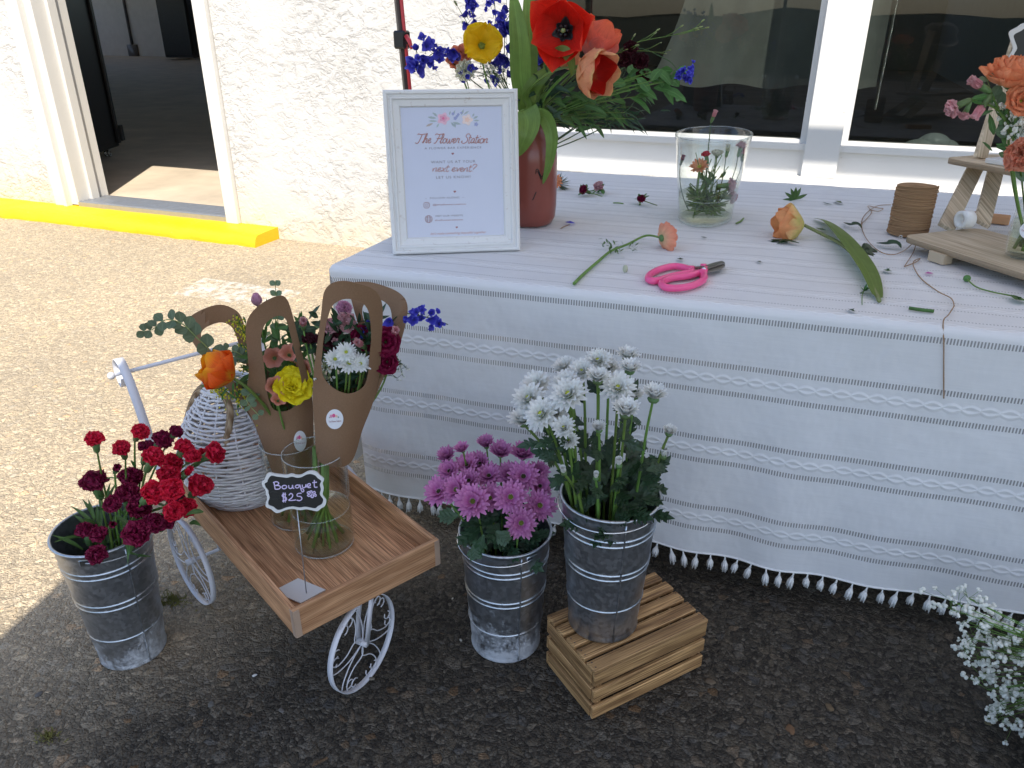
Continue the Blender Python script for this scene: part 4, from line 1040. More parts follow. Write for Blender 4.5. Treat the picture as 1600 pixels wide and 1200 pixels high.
def bl_mumcup(o, P, ax, s, m, eye, close=0):
    Fm = frame(ax); b = MB()
    for rw, (a, L, n) in enumerate(((86-close, .52, 17), (64-close*.9, .50, 16), (42-close*.7, .44, 13), (22-close*.3, .34, 9))):
        for k in range(n):
            b.petal(P, Fm, s*L*random.uniform(.9, 1.08), s*.18, R(max(2, a-18)), R(a+random.uniform(-9, 7)), .25, k*2*math.pi/n+rw*.3+random.uniform(-.08, .08), .65, .01, 2, 4, s*.05, wmin=.4, seed=k)
    b.build('petals', m, o)
    b = MB(); b.ball(P+Fm.col[2]*s*.12, (s*.10, s*.10, s*.09), 9, 6, Fm); b.build('eye', eye, o)
    b = MB(); b.ball(P-Fm.col[2]*s*.01, (s*.20, s*.20, s*.13), 9, 6, Fm); b.build('calyx', M['calyx'], o)
    return P-Fm.col[2]*s*.1
def bl_tulip(o, P, ax, s, m, opened=0, inner=None, w=.62):
    Fm = frame(ax); b = MB(); ii = 0
    for rw in (1, 0):
        for k in range(3):
            a0, a1 = 78-8*rw, -16+opened+6*(1-rw)
            b.petal(P, Fm, s*(1.12+.05*rw)*random.uniform(.97, 1.04), s*w*(1+.05*rw), R(a0), R(a1+random.uniform(-5, 5)), .30, k*2.094+rw*1.047, .85, .015, 6, 9, s*.03, wmin=.45, seed=k)
    ob = b.build('petals', m if inner is None else [m, inner], o, sub=1)
    if opened > 20:
        b = MB(); b.tube([P, P+Fm.col[2]*s*.35], [s*.06, s*.05], 6)
        for k in range(6): a = k*1.047; q = P+Fm@Vector((math.cos(a)*s*.12, math.sin(a)*s*.12, s*.32)); b.tube([P, q], [s*.015, s*.03], 5)
        b.build('stamens', M['tulip_black'], o)
    return P
def bl_ranunc(o, P, ax, s, m, rings=6, openness=70):
    Fm = frame(ax); b = MB()
    for rw in range(rings+2):
        f = rw/(rings+1); n = 9-int(f*4)
        for k in range(n):
            b.petal(P+Fm.col[2]*s*.05*f, Fm, s*(.74-.16*f)*random.uniform(.93, 1.06), s*(.50-.22*f), R(openness+26-openness*.55*f), R(openness*.45-(openness*.9+22)*f+random.uniform(-8, 8)), .30, k*2*math.pi/n+rw*.77, 1.05, .045, 5, 7, s*.02, wmin=.4, wav=3, seed=k+rw*2.)
    b.build('petals', m, o)
    b = MB(); b.ball(P-Fm.col[2]*s*.02, (s*.16, s*.16, s*.08), 8, 5, Fm); b.build('calyx', M['calyx'], o)
    return P-Fm.col[2]*s*.06
def bl_open(o, P, ax, s, m, n=6, a=(40, 82), wd=.62, ruf=.08, eye='mum_eye', rows=1, es=.12):
    Fm = frame(ax); b = MB()
    for rw in range(rows):
        for k in range(n): b.petal(P, Fm, s*.56*(1-.16*rw)*random.uniform(.94, 1.05), s*wd, R(a[0]-rw*14), R(a[1]-rw*20+random.uniform(-8, 8)), .12, k*2*math.pi/n+rw*.5, 1.15, ruf, 7, 6, s*.02, wmin=.2, wav=3.4, seed=k*1.7)
    b.build('petals', m, o, sub=1)
    b = MB()
    for k in range(30):
        an = k*2.4; r = s*es*1.1*math.sqrt(k/30); b.ball(P+Fm@Vector((math.cos(an)*r, math.sin(an)*r, s*(.12-.04*k/30))), s*.016, 4, 3)
    b.ball(P+Fm.col[2]*s*.05, (s*es*.8, s*es*.8, s*.07), 8, 5, Fm); b.build('eye', M[eye], o)
    return P
def bl_small(b, P, ax, s, n=5, seed=0):
    Fm = frame(ax)
    for k in range(n): b.petal(P, Fm, s*.60*random.uniform(.6, 1.15), s*random.uniform(.28, .55), R(20), R(78+random.uniform(-50, 30)), .15, k*2*math.pi/n+seed, .8, .05, 2, 3, s*.03, wmin=.3, seed=k+seed)
def stemtube(o, base, tip, ax, r, m='stem', bow=.35, sag=None, name='stem'):
    base, tip = Vector(base), Vector(tip); L = (tip-base).length
    mid = tip-Vector(ax).normalized()*L*bow if sag is None else sag
    pts = bez(base, mid, tip, 10); b = MB(); b.tube(pts, [r*(1.1-.35*i/10) for i in range(11)], 6); b.build(name, M[m], o); return pts
def rimstem(o, base, tip, bc, h, rr, r, m='stem'):
    rel = Vector((tip.x-bc.x, tip.y-bc.y, 0)); L = rel.length; k = min(rr, L*.75)/max(L, 1e-6)
    rim = Vector((bc.x+rel.x*k, bc.y+rel.y*k, bc.z+h)); base = Vector((bc.x+rel.x*k*.5, bc.y+rel.y*k*.5, bc.z+.06))
    if tip.z < rim.z+.012: rim.z = tip.z-.012
    P = crv([base, rim, (rim*.45+tip*.55)+(tip-rim).length*.10*UP, tip], 5); b = MB(); n = len(P)
    b.tube(P, [r*(1.1-.3*i/n) for i in range(n)], 6); b.build('stem', M[m], o); return P[6:]
def lobleaf(b, p, d, L, W, nrm, lobes=3):
    """chrysanthemum leaf: centre blade with side lobes"""
    d = Vector(d).normalized(); nrm = Vector(nrm).normalized(); sd = d.cross(nrm)
    if sd.length < .1: sd = d.cross(Vector((1, 0, 0)))
    sd.normalize(); nrm = sd.cross(d)
    droop = nrm*-.22*L
    b.leaf([p+d*L*t+droop*t*t for t in np.linspace(0, 1, 7)], [W*q for q in (.12, .35, .5, .42, .5, .34, .03)], nrm, .12, 4)
    for k in range(lobes):
        for s2 in (-1, 1):
            t0 = .25+.22*k; q = p+d*L*t0+droop*t0*t0; dd_ = (d*.75+sd*s2).normalized()
            b.leaf([q+dd_*W*.62*t_*(1-.15*k)+droop*.25*t_*t_ for t_ in (0, .35, .7, 1)], [W*.18, W*.30, W*.24, .001], nrm, .1, 2)
def ordinal(n): return ['leftmost', 'second from left', 'third from left', 'fourth from left', 'fifth from left', 'sixth from left', 'seventh from left', 'eighth from left', 'ninth from left', 'tenth from left', 'eleventh from left', 'twelfth from left', 'thirteenth from left', 'fourteenth from left', 'fifteenth from left', 'sixteenth from left', 'seventeenth from left', 'eighteenth from left', 'nineteenth from left', 'twentieth from left', 'twenty-first from left', 'twenty-second from left', 'twenty-third from left', 'twenty-fourth from left', 'twenty-fifth from left', 'twenty-sixth from left', 'twenty-seventh from left'][n]
def rank(lst): return {id(q): ordinal(i) for i, q in enumerate(sorted(lst, key=lambda q: q[0]))}

# ---- carnations in the left bucket: (x, y, size, closed, depth offset)
reds = [(149, 692, .042, 0, .02), (217, 679, .040, 0, .06), (192, 705, .040, 0, .02), (237, 721, .050, 0, .0), (284, 706, .044, 0, .05), (268, 727, .046, 0, .04), (262, 748, .050, 0, .0), (234, 775, .054, 0, -.06), (264, 768, .054, 0, -.05), (308, 763, .056, 0, .0), (328, 711, .050, 0, .05), (314, 716, .038, 0, .07), (290, 742, .028, 1, .0), (298, 716, .036, 0, .03), (288, 796, .048, 0, -.04), (268, 800, .046, 0, -.08)]
burg = [(272, 679, .034, 0, .10), (249, 694, .050, 0, .09), (229, 707, .044, 0, .09), (181, 735, .030, 1, .0), (150, 760, .058, 0, .02), (203, 752, .056, 0, .05), (199, 777, .054, 0, .0), (216, 797, .056, 0, -.03), (177, 790, .040, 0, -.05), (137, 836, .048, 0, -.02), (157, 840, .040, 0, -.04), (214, 837, .060, 0, -.10), (236, 822, .048, 0, -.08), (154, 870, .046, 0, -.09), (174, 822, .028, 1, -.08), (256, 819, .040, 0, -.06), (268, 785, .05, 0, .02)]
dl = dist(BL)
for lst, m_, nm, adj in ((reds, 'red_pet', 'red_carnation', 'bright red'), (burg, 'burg_pet', 'burgundy_carnation', 'dark burgundy')):
    rk = rank(lst)
    for q in lst:
        x, y, s, cl_, do = q; s *= .96; P = at(x, y, dl+do)
        top = Vector((BL.x+(P.x-BL.x)*.35, BL.y+(P.y-BL.y)*.35, .05)); outw = Vector((P.x-BL.x, P.y-BL.y, 0))*3
        ax = jit(tocam(P, .9, 0, .55)+outw, .28)
        o = thing(nm, f'{adj} carnation {"bud" if cl_ else "bloom"} in the leftmost bucket, {rk[id(q)]} of the {adj} ones', 'carnation', top, f'{adj} carnations in the left bucket')
        q0 = bl_carnation(o, P, ax, s, M[m_], bool(cl_)); pts = rimstem(o, top, q0, BL, .33, .080, .0024)
        if random.random() < .45:
            b = MB()
            for k in (1, 4):
                pp = pts[k]; dv = jit((outw.x, outw.y, .3), .7)
                b.leaf([pp+dv*.045*t_-UP*.012*t_*t_ for t_ in (0, .3, .6, 1)], [.003, .006, .005, .0005], UP, .1, 2)
            b.build('leaf', M['leaf_mid'], o)
for i, (x, y) in enumerate(((141, 716), (170, 742), (160, 775), (201, 815), (175, 800), (300, 770), (318, 803), (130, 850))):
    pass
b = MB()
for k in range(34):
    a = random.uniform(0, 6.28); r = random.uniform(.0, .058); p = BL+Vector((math.cos(a)*r, math.sin(a)*r, random.uniform(.24, .36)))
    dv = jit((math.cos(a)*.6, math.sin(a)*.6, .8), .4); L = random.uniform(.04, .09)
    b.leaf([p+dv*L*t_-UP*L*.25*t_*t_ for t_ in (0, .3, .6, 1)], [.003, .008, .007, .0005], tocam(p), .15, 2)
for (x, y, dx, dy) in ((180, 805, 45, 38), (318, 800, -28, 6), (198, 870, 30, -40), (296, 818, 18, 4)):
    p = at(x, y, dl-.05); q = at(x+dx, y+dy, dl-.07); b.leaf(bez(p, (p+q)/2+UP*.01, q, 6), [.002, .008, .011, .011, .008, .005, .0005], tocam(p), .15, 2)
tag(b.build('carnation_leaves', M['leaf_mid'], loc=BL+UP*.2), 'grey green narrow leaves crowded inside the leftmost carnation bucket', 'foliage', kind='stuff')
# ---- purple daisies
pm_ = [(723, 704, .036, .05, 25), (760, 697, .046, .08, 30), (782, 710, .056, .06, 30), (817, 713, .058, .06, 20), (700, 715, .046, .06, 20), (703, 737, .050, .03, 10), (730, 728, .050, .05, 10), (764, 745, .056, .03, 0), (751, 725, .050, .06, 15), (795, 743, .054, .03, 0), (818, 745, .060, .02, 0), (841, 738, .046, .05, 10), (687, 769, .060, .0, 0), (714, 766, .060, -.01, 0), (740, 784, .068, -.05, 0), (733, 752, .050, .01, 8), (766, 779, .056, -.02, 0), (798, 777, .062, -.04, -8), (843, 790, .062, -.03, -8), (814, 817, .058, -.08, -10), (843, 760, .05, .02, 0)]
rk = rank(pm_); dm = dist(BM)
for q in pm_:
    x, y, s, do, cup = q; s *= 1.16; P = at(x, y, dm+do); rel = Vector((P.x-BM.x, P.y-BM.y, 0)); base = Vector((BM.x+rel.x*.4, BM.y+rel.y*.4, .05))
    ax = jit(tocam(P, .35, 0, .8)+rel*4+(UP*.7 if cup > 15 else Vector()), .16)
    o = thing('purple_daisy', f'purple chrysanthemum daisy with {"cupped petals" if cup > 15 else "green eye"} in the middle bucket, {rk[id(q)]} of them', 'daisy', base, 'purple daisies in the middle bucket')
    q0 = bl_daisy(o, P, ax, s, M['purple_mum'], M['mum_eye'] if do < 0 else M['dark_eye'], 3, (38-cup*.6, 84-cup), .165, 21); rimstem(o, base, q0, BM, .30, .082, .0024)
b = MB()
for k in range(46):
    a = random.uniform(0, 6.28); r = random.uniform(.02, .085); p = BM+Vector((math.cos(a)*r*.8, math.sin(a)*r*.8, random.uniform(.27, .36)))
    lobleaf(b, p, jit((math.cos(a), math.sin(a), .3), .4), random.uniform(.04, .07), random.uniform(.03, .045), jit(tocam(p), .4))
for x, y, dx, dy in ((756, 835, -16, 42), (716, 806, -30, 0), (740, 850, 4, 26), (775, 830, 20, 18)):
    p = at(x, y, dm-.115); q = at(x+dx, y+dy, dm-.13); lobleaf(b, p, q-p, (q-p).length, .035, tocam(p, .2))
tag(b.build('daisy_leaves', M['leaf'], loc=BM+UP*.25), 'dark green lobed leaves under the purple daisies, some hanging over the bucket rim', 'foliage', kind='stuff')
# ---- white mums
wm = [(935, 566, .052, .08, 0), (980, 560, .050, .12, 20), (984, 580, .048, .05, 20), (882, 576, .046, .12, 10), (839, 605, .062, .06, 0), (828, 625, .062, .02, 0), (934, 595, .050, .0, 25), (966, 609, .062, .0, 0), (890, 619, .064, -.03, 0), (884, 600, .052, .04, 0), (910, 583, .052, .06, 10), (991, 621, .040, .06, 20), (1021, 623, .056, .0, 30), (978, 647, .058, -.06, 30), (848, 649, .062, -.03, 0), (818, 660, .056, -.01, 20), (869, 647, .046, .02, 10), (882, 670, .044, -.06, 10), (936, 672, .034, -.04, 35), (890, 690, .038, -.05, 15), (1045, 678, .036, .02, 35), (1036, 712, .026, .02, 40), (967, 726, .022, -.06, 45), (931, 746, .018, -.08, 55), (881, 738, .020, -.09, 40), (952, 575, .04, .10, 10), (893, 713, .018, .0, 45)]
rk = rank(wm); dx_ = dist(BX)
for q in wm:
    x, y, s, do, cl_ = q; s *= 1.04; P = at(x, y, dx_+do); rel = Vector((P.x-BX.x, P.y-BX.y, 0)); base = Vector((BX.x+rel.x*.25, BX.y+rel.y*.25, .20))
    ax = jit(tocam(P, .55, 0, .6)+rel*2.5+(UP*1.2 if cl_ > 15 else Vector()), .12)
    o = thing('white_mum', f'white chrysanthemum {"bud" if s < .03 else "bloom"} in the bucket on the crate, {rk[id(q)]} of them', 'chrysanthemum', base, 'white mums in the crate bucket')
    if s < .03:
        Fm = frame(ax); b = MB()
        for k in range(10): b.petal(P, Fm, s*.8, s*.35, R(14), R(4), .25, k*.63, .7, 0, 2, 3, s*.15, wmin=.5)
        b.build('petals', M['white_mum'], o); b = MB(); b.ball(P-Fm.col[2]*s*.1, (s*.3, s*.3, s*.3), 8, 5, Fm); b.build('calyx', M['calyx'], o); q0 = P-Fm.col[2]*s*.3
    else: q0 = bl_mumcup(o, P, ax, s, M['white_mum'], M['yellow_eye'], cl_)
    pts = rimstem(o, base, q0, BX, .32, .082, .0030)
    b = MB()
    for k in (1, 3, 5):
        if random.random() < .55: lobleaf(b, pts[k], jit((rel.x*6, rel.y*6, .4), .7), random.uniform(.035, .055), .026, jit(tocam(P), .5), 2)
    if b.v: b.build('leaves', M['leaf'], o)
b = MB()
for k in range(60):
    a = random.uniform(0, 6.28); r = random.uniform(.01, .085); p = BX+Vector((math.cos(a)*r, math.sin(a)*r, random.uniform(.27, .39)))
    lobleaf(b, p, jit((math.cos(a), math.sin(a), .5), .5), random.uniform(.04, .075), random.uniform(.03, .042), jit(tocam(p), .5))
for x, y, dx, dy in ((1000, 760, 34, -22), (1010, 735, 34, -8), (1005, 780, 22, -30), (870, 720, -26, -16), (870, 712, -20, 14), (950, 775, -42, 6), (970, 690, 16, -14)):
    p = at(x, y, dx_-.06); q = at(x+dx, y+dy, dx_-.04); lobleaf(b, p, q-p, (q-p).length, .030, tocam(p, .4))
tag(b.build('mum_leaves', M['leaf'], loc=BX+UP*.3), 'dark green lobed leaves between the stems of the white mums', 'foliage', kind='stuff')

# ------------------------------------------------------------------ bouquets in the kraft sleeves
def reg(nm, label, cat, P, base, fn, r=.0025, m='stem', bow=.3, group=None, ax=None):
    o = thing(nm, label, cat, base, group); q = fn(o); stemtube(o, base, q if q is not None else P, ax or UP, r, m, bow); return o
K2 = at(462, 712, d2k+.01); K1 = at(524, 690, d1+.01)
def pos2(x, y, do=0): return at(x, y, d2k+do)
def pos1(x, y, do=0): return at(x, y, d1+do)
def euc(name, label, pts, n, size, base_i=0):
    o = thing(name, label, 'eucalyptus', pts[0]); b = MB(); P = crv(pts, 6); b.tube(P, [.0018*(1-.6*i/len(P)) for i in range(len(P))], 5); b.build('stem', M['stem_pale'], o)
    b = MB(); m = len(P)
    for k in range(n):
        f = (k+.6)/n; i = min(m-2, int(f*(m-1))); p = P[i]; t_ = (P[i+1]-P[i]).normalized(); s = size*(1.05-.6*f)
        for s2 in (-1, 1):
            d = (t_.cross(tocam(p)).normalized()*s2+t_*.5+jit((0, 0, 1), 1)*.35).normalized()
            b.leaf([p+d*s*q for q in (0, .15, .35, .6, .85, 1)], [s*w_ for w_ in (.06, .45, .85, .95, .6, .08)], jit(tocam(p), .6), .06, 4)
    b.build('leaves', M['euc'], o); return o
# left sleeve
P = pos2(343, 576, -.10); reg('tulip', 'orange and red flamed tulip lying out of the left kraft sleeve', 'tulip', P, K2, lambda o: bl_tulip(o, pos2(366, 592, -.10), (pos2(328, 570, -.11)-pos2(366, 590, -.10)), .074, M['flame_tulip'], -16, w=1.0), .004, 'stem', .25, ax=(pos2(328, 570, -.11)-pos2(366, 590, -.10)))
P = pos2(459, 604, -.05); reg('ranunculus', 'bright yellow ranunculus in the left kraft sleeve', 'ranunculus', P, K2, lambda o: (bl_open(o, pos2(457, 608, -.05), tocam(P, .5, .1), .088, M['yellow_pet'], 8, (34, 88), .52, .07, 'yellow_eye', 4, .05), pos2(457, 612, -.04))[1], .003)
for i, (x, y, s, lb) in enumerate(((430, 560, .052, 'highest'), (452, 556, .046, 'behind the yellow sprig'), (478, 578, .052, 'pressed against the right edge'), (426, 605, .046, 'beside the inner handle edge'), (434, 628, .036, 'lowest, at the opening'))):
    P = pos2(x, y, .0-.02*i*(i > 2)); reg('alstroemeria', f'dusty peach alstroemeria in the left kraft sleeve, {lb}', 'alstroemeria', P, K2, lambda o: bl_open(o, P, jit(tocam(P, .6), .4), s*1.3, M['alstro'], 6, (16, 58), .42, .03, 'calyx', 1, .06))
o = thing('button_daisy', 'small green seed button at the opening of the left kraft sleeve', 'seed head', K2); P = pos2(424, 618, -.055); b = MB(); b.ball(P, .0085, 10, 6); b.build('button', M['mum_eye'], o); stemtube(o, K2, P, UP, .002)
P = pos2(401, 470, .03); o = thing('lilac_bud', 'lilac pink flower bud peeping over the left kraft handle', 'flower bud', K2); b = MB(); Fm = frame(UP)
for k in range(5): b.petal(P-UP*.012, Fm, .030, .022, R(35), R(-20), .2, k*1.256, .8, 0, 4, 5, .002)
b.build('petals', M['lilac_pet'], o); stemtube(o, K2, P-UP*.012, UP, .002)
def solid(label, pts, n, spread, d0):
    o = thing('goldenrod', label, 'goldenrod', pts[0]); b = MB(); P = crv(pts, 5); b.tube(P, .0016, 5); b2 = MB(); b3 = MB()
    for k in range(n):
        i = random.randint(len(P)//4, len(P)-1); c = P[i]+Vector([random.gauss(0, spread) for _ in range(3)])*(1.2-.6*i/len(P))
        b.tube([P[i], c], .0006, 3)
        for _ in range(3): b2.ball(c+Vector([random.gauss(0, .0035) for _ in range(3)]), .0022, 4, 3)
        if k % 3 == 0:
            dv = jit((0, 0, .4), 1); b3.leaf([c+dv*.02*t_ for t_ in (0, .4, .7, 1)], [.001, .005, .004, .0003], tocam(c), .1, 2)
    b.build('stem', M['stem'], o); b2.build('florets', M['solid_yel'], o); b3.build('leaves', M['leaf_mid'], o)
solid('goldenrod sprig under the orange tulip at the left sleeve', [K2, pos2(390, 640, -.03), pos2(345, 607, -.06), pos2(330, 600, -.06)], 60, .010, 0)
solid('goldenrod sprig along the left handle strip, reaching up behind it', [K2, pos2(400, 600, .02), pos2(388, 540, .02), pos2(372, 500, .02)], 95, .013, 0)
solid('goldenrod sprig hanging low left of the left sleeve', [K2, pos2(410, 640, .03), pos2(392, 625, -.02), pos2(388, 612, -.04)], 45, .010, 0)
solid('goldenrod sprig right above the yellow ranunculus', [K2, pos2(455, 600, .02), pos2(457, 570, .0), pos2(462, 556, .0)], 36, .007, 0)
euc('eucalyptus', 'long eucalyptus twig arching out left past the kraft handle', [K2, pos2(372, 600, .0), pos2(335, 555, -.05), pos2(305, 525, -.08), pos2(283, 505, -.09), pos2(258, 500, -.10), pos2(238, 515, -.10), pos2(220, 518, -.10)], 13, .036)
euc('eucalyptus', 'eucalyptus twig rising straight inside the left kraft handle', [K2, pos2(442, 600, .05), pos2(438, 540, .05), pos2(433, 490, .05), pos2(430, 440, .05)], 12, .030)
euc('eucalyptus', 'eucalyptus twig drooping over the basket below the tulip', [K2, pos2(420, 625, .0), pos2(400, 612, -.05), pos2(385, 625, -.08), pos2(405, 650, -.09)], 10, .030)
euc('eucalyptus', 'eucalyptus twig between the two kraft sleeves', [K2, pos2(470, 560, .05), pos2(468, 525, .06), pos2(472, 505, .06)], 9, .028)
euc('eucalyptus', 'pale eucalyptus sprig behind the orange tulip', [K2, pos2(395, 580, .0), pos2(378, 555, -.02), pos2(352, 545, -.03)], 8, .030)
b = MB()
for k in range(190):
    c = pos2(random.uniform(390, 482), random.uniform(505, 655), random.uniform(-.01, .07)); dv = jit((0, 0, .7), 1); L = random.uniform(.025, .06)
    b.leaf([c+dv*L*t_ for t_ in (0, .3, .7, 1)], [.002, .011, .009, .0005], jit(tocam(c), .6), .1, 2)
tag(b.build('bouquet_foliage', M['leaf_mid'], loc=K2+UP*.3), 'dark green filler foliage packed in the left kraft sleeve', 'foliage', kind='stuff')
# right sleeve
wl_ = [(541, 551, .034), (524, 562, .036), (546, 568, .042), (563, 569, .036)]; rk = rank(wl_)
for q in wl_:
    P = pos1(q[0], q[1], -.03); reg('white_daisy', f'white daisy with yellow green eye in the right kraft sleeve, {rk[id(q)]} of four', 'daisy', P, K1, lambda o: bl_daisy(o, P, tocam(P, .5), q[2]*1.25, M['white_mum'], M['yellow_eye'], 3, (45, 85), .14, 19), group='white daisies in the right kraft sleeve')
for i, (x, y, s, do, m_, lb) in enumerate(((602, 535, .052, .0, 'wine_pet', 'big, right of the handle strip'), (606, 565, .044, -.0, 'wine_pet', 'lower, hanging at the right edge'), (565, 527, .046, .03, 'wine_pet', 'seen inside the handle'), (590, 548, .04, .02, 'wine_pet', 'between the strip and the back panel'), (519, 535, .048, .04, 'dark_wine', 'nearly black, at the left of the opening'), (485, 535, .030, .03, 'dark_wine', 'nearly black, left of the right sleeve'))):
    P = pos1(x, y, do); reg('wine_carnation', f'wine coloured bloom in the right kraft sleeve, {lb}', 'flower', P, K1, lambda o: bl_open(o, P, jit(tocam(P, .5), .4), s*1.25, M[m_], 7, (30, 85), .6, .12, 'dark_eye', 3, .04))
for i, (x, y, s, do, lb) in enumerate(((542, 507, .034, .03, 'at the top of the opening'), (566, 540, .022, -.02, 'beside the white daisies'), (522, 513, .030, .04, 'behind the handle strip'), (474, 509, .022, .02, 'left of the right sleeve'), (536, 485, .026, .06, 'near the handle top'), (530, 540, .020, .03, 'low in the opening'), (616, 522, .022, .0, 'at the back panel edge'))):
    P = pos1(x, y, do); reg('pink_carnation', f'small pink carnation bud of the right kraft bouquet, {lb}', 'carnation', P, K1, lambda o: bl_carnation(o, P, jit(tocam(P, .8), .4), s*1.3, M['pink_pet'] if i != 4 else M['lilac_pet'], s < .024))
def delph(label, pts, n, s, m_='blue_pet', r0=.3):
    o = thing('delphinium', label, 'delphinium', pts[0]); P = crv(pts, 6); b = MB(); b.tube(P, [.0018*(1-.5*i/len(P)) for i in range(len(P))], 5)
    b2 = MB()
    for k in range(n):
        i = int((r0+(1-r0)*k/max(1, n-1))*(len(P)-2)); dv = jit(tocam(P[i], .0), .9); c = P[i]+dv*s*.7
        b.tube([P[i], c], .0007, 3); bl_small(b2, c, jit(tocam(c, 0), .9), s*random.uniform(.7, 1.15), 5, k)
        c2 = c+jit((0, 0, 0.01), 1)*s*.55; bl_small(b2, c2, jit(tocam(c, 0), 1.), s*random.uniform(.45, .8), 4, k)
        b.tube([c, c-dv*s*.3-UP*s*.25+jit((0, 0, 0.01), 1)*s*.2], [.0014, .0004], 4)
    b.build('stem', M['stem_dark'], o); b2.build('petals', M[m_], o, sub=1)
delph('deep blue delphinium spike reaching right over the tablecloth', [K1, pos1(575, 580, .04), pos1(600, 520, .04), pos1(625, 492, .03), pos1(660, 494, .02), pos1(700, 507, .01)], 11, .028, r0=.62)
delph('deep blue delphinium seen inside the right kraft handle', [K1, pos1(560, 560, .05), pos1(566, 520, .05), pos1(574, 495, .05)], 5, .030, r0=.7)
P0 = pos1(588, 600, .03)
def breath(label, base, cen, rad, n, fs=.0036, m2='stem_pale', stems=9, kind=None):
    o = thing('babys_breath', label, "baby's breath", base); b = MB(); b2 = MB()
    base = Vector(base); hubs = []
    for k in range(stems):
        c = Vector(cen)+Vector([random.uniform(-1, 1)*rad[j] for j in range(3)])*.6; hubs.append(c)
        b.tube(bez(base, base+(c-base)*.5+UP*.01+Vector([random.uniform(-.01, .01) for _ in range(3)]), c, 6), .0009, 4)
    for k in range(n):
        h_ = random.choice(hubs); c = h_+Vector([random.gauss(0, .33)*rad[j] for j in range(3)])
        b.tube([h_, (h_+c)/2+Vector([random.uniform(-.004, .004) for _ in range(3)]), c], .00045, 3)
        s = fs*random.uniform(.6, 1.25)
        for _ in range(4): b2.ball(c+Vector([random.gauss(0, s*.4) for _ in range(3)]), s*.62, 5, 4)
    b.build('twigs', M[m2], o); b2.build('florets', M['breath'], o); return o
breath('fine dark twigs with tiny blooms at the right edge of the right kraft sleeve', P0, pos1(618, 573, .02), (.035, .03, .03), 45, .0022, 'stem_dark')
breath('baby\'s breath at the lower left inside the right kraft sleeve', K1+UP*.2, pos1(508, 590, -.01), (.015, .015, .03), 22, .0032)
b = MB()
for k in range(170):
    c = pos1(random.uniform(505, 590), random.uniform(500, 612), random.uniform(.0, .07)); dv = jit((0, 0, .7), 1); L = random.uniform(.02, .055)
    b.leaf([c+dv*L*t_ for t_ in (0, .3, .7, 1)], [.002, .011, .009, .0005], jit(tocam(c), .6), .1, 2)
for k in range(34):
    c = pos1(random.uniform(462, 500), random.uniform(495, 560), random.uniform(.02, .06)); dv = jit((0, 0, .5), 1); L = random.uniform(.02, .04)
    b.leaf([c+dv*L*t_ for t_ in (0, .3, .7, 1)], [.002, .014, .012, .0005], jit(tocam(c), .6), .1, 3)
tag(b.build('bouquet_foliage', M['leaf'], loc=K1+UP*.3), 'dark green filler foliage packed in the right kraft sleeve', 'foliage', kind='stuff')
# stem ends standing in the water
for V_, lb, sd0, zh in ((V1, 'right', 1, .235), (V2, 'left', 5, .16)):
    o = thing('stem_bundle', f'bundle of cut green stems in the water below the {lb} kraft sleeve', 'stems', V_+UP*.01)
    for k in range(17):
        a = k*2.4+sd0; r = .048*math.sqrt((k+.5)/17); a2 = a+2.4+random.uniform(-.4, .4)
        b = MB(); b.tube([V_+Vector((math.cos(a)*r, math.sin(a)*r, .012)), V_+Vector((math.cos(a2)*.014, math.sin(a2)*.014, .12))+RT*.004, V_+Vector((math.cos(a2)*.016, math.sin(a2)*.010, zh))+FW*.016+RT*.012], random.uniform(.0026, .0042), 6); b.build('stem', M['stem'], o)
# ------------------------------------------------------------------ framed sign on the table
TT = TZ+.006
fBL = zp(614, 397, TT); fBR = zp(812, 390, TT)
ex = (fBR-fBL).normalized(); FWD = (fBR-fBL).length
nr = ex.cross(UP).normalized()
if nr.dot(C0-fBL) < 0: nr = -nr
lean = R(9); ey = (UP*math.cos(lean)-nr*math.sin(lean)).normalized(); nn = ex.cross(ey).normalized()
r_ = ray(706, 140); mid_ = (fBL+fBR)/2
t_ = (mid_-C0).dot(nn)/r_.dot(nn); FH = (C0+r_*t_-mid_).dot(ey)
sg = thing('framed_sign', 'white moulded picture frame with the flower bar poster standing on the tablecloth', 'framed sign', fBL)
def fp(u, v, w_=0): return fBL+ex*(u*FWD)+ey*(v*FH)+nn*w_
def fq(x, y, w_=0): return fBL+ex*x+ey*y+nn*w_
b = MB()
prf = [(0, -.006), (0, .012), (.004, .016), (.009, .016), (.011, .011), (.015, .011), (.017, .014), (.021, .014), (.024, .009), (.038, .007), (.041, .003), (.043, -.002)]
crn = lambda i, q: ((q, q), (FWD-q, q), (FWD-q, FH-q), (q, FH-q))[i]
vs = []; fs = []
for i in range(4):
    for q, h_ in prf: x, y = crn(i, q*1.0); vs.append(fq(x, y, h_))
m = len(prf)
for i in range(4):
    for j in range(m-1): a = i*m+j; c_ = ((i+1) % 4)*m+j; fs.append((a, c_, c_+1, a+1))
b.add(vs, fs); t = NT('distressed_frame_paint'); v = t.coord(); nz = t.noise(t.mapv(v, (12, 12, 12)), 6, 5, .7)
c = t.mix(t.ramp(nz, [(.60, (0, 0, 0)), (.72, (.7, .7, .7))]), (.70, .69, .67), (.46, .38, .33))
M['frame_paint'] = t.done(t.pr(c, .5, 0, t.bump(t.noise(v, 90, 3), .2, .002)))
b.build('frame', M['frame_paint'], sg, smooth=False)
b = MB(); b.add([fq(.04, .04, .001), fq(FWD-.04, .04, .001), fq(FWD-.04, FH-.04, .001), fq(.04, FH-.04, .001)], [(0, 1, 2, 3)])
po = b.build('poster', simple('poster_paper', (.58, .60, .72), .6, 0, .03), sg, smooth=False)  # lavender tint stands in for the blue reflection on the cover glass
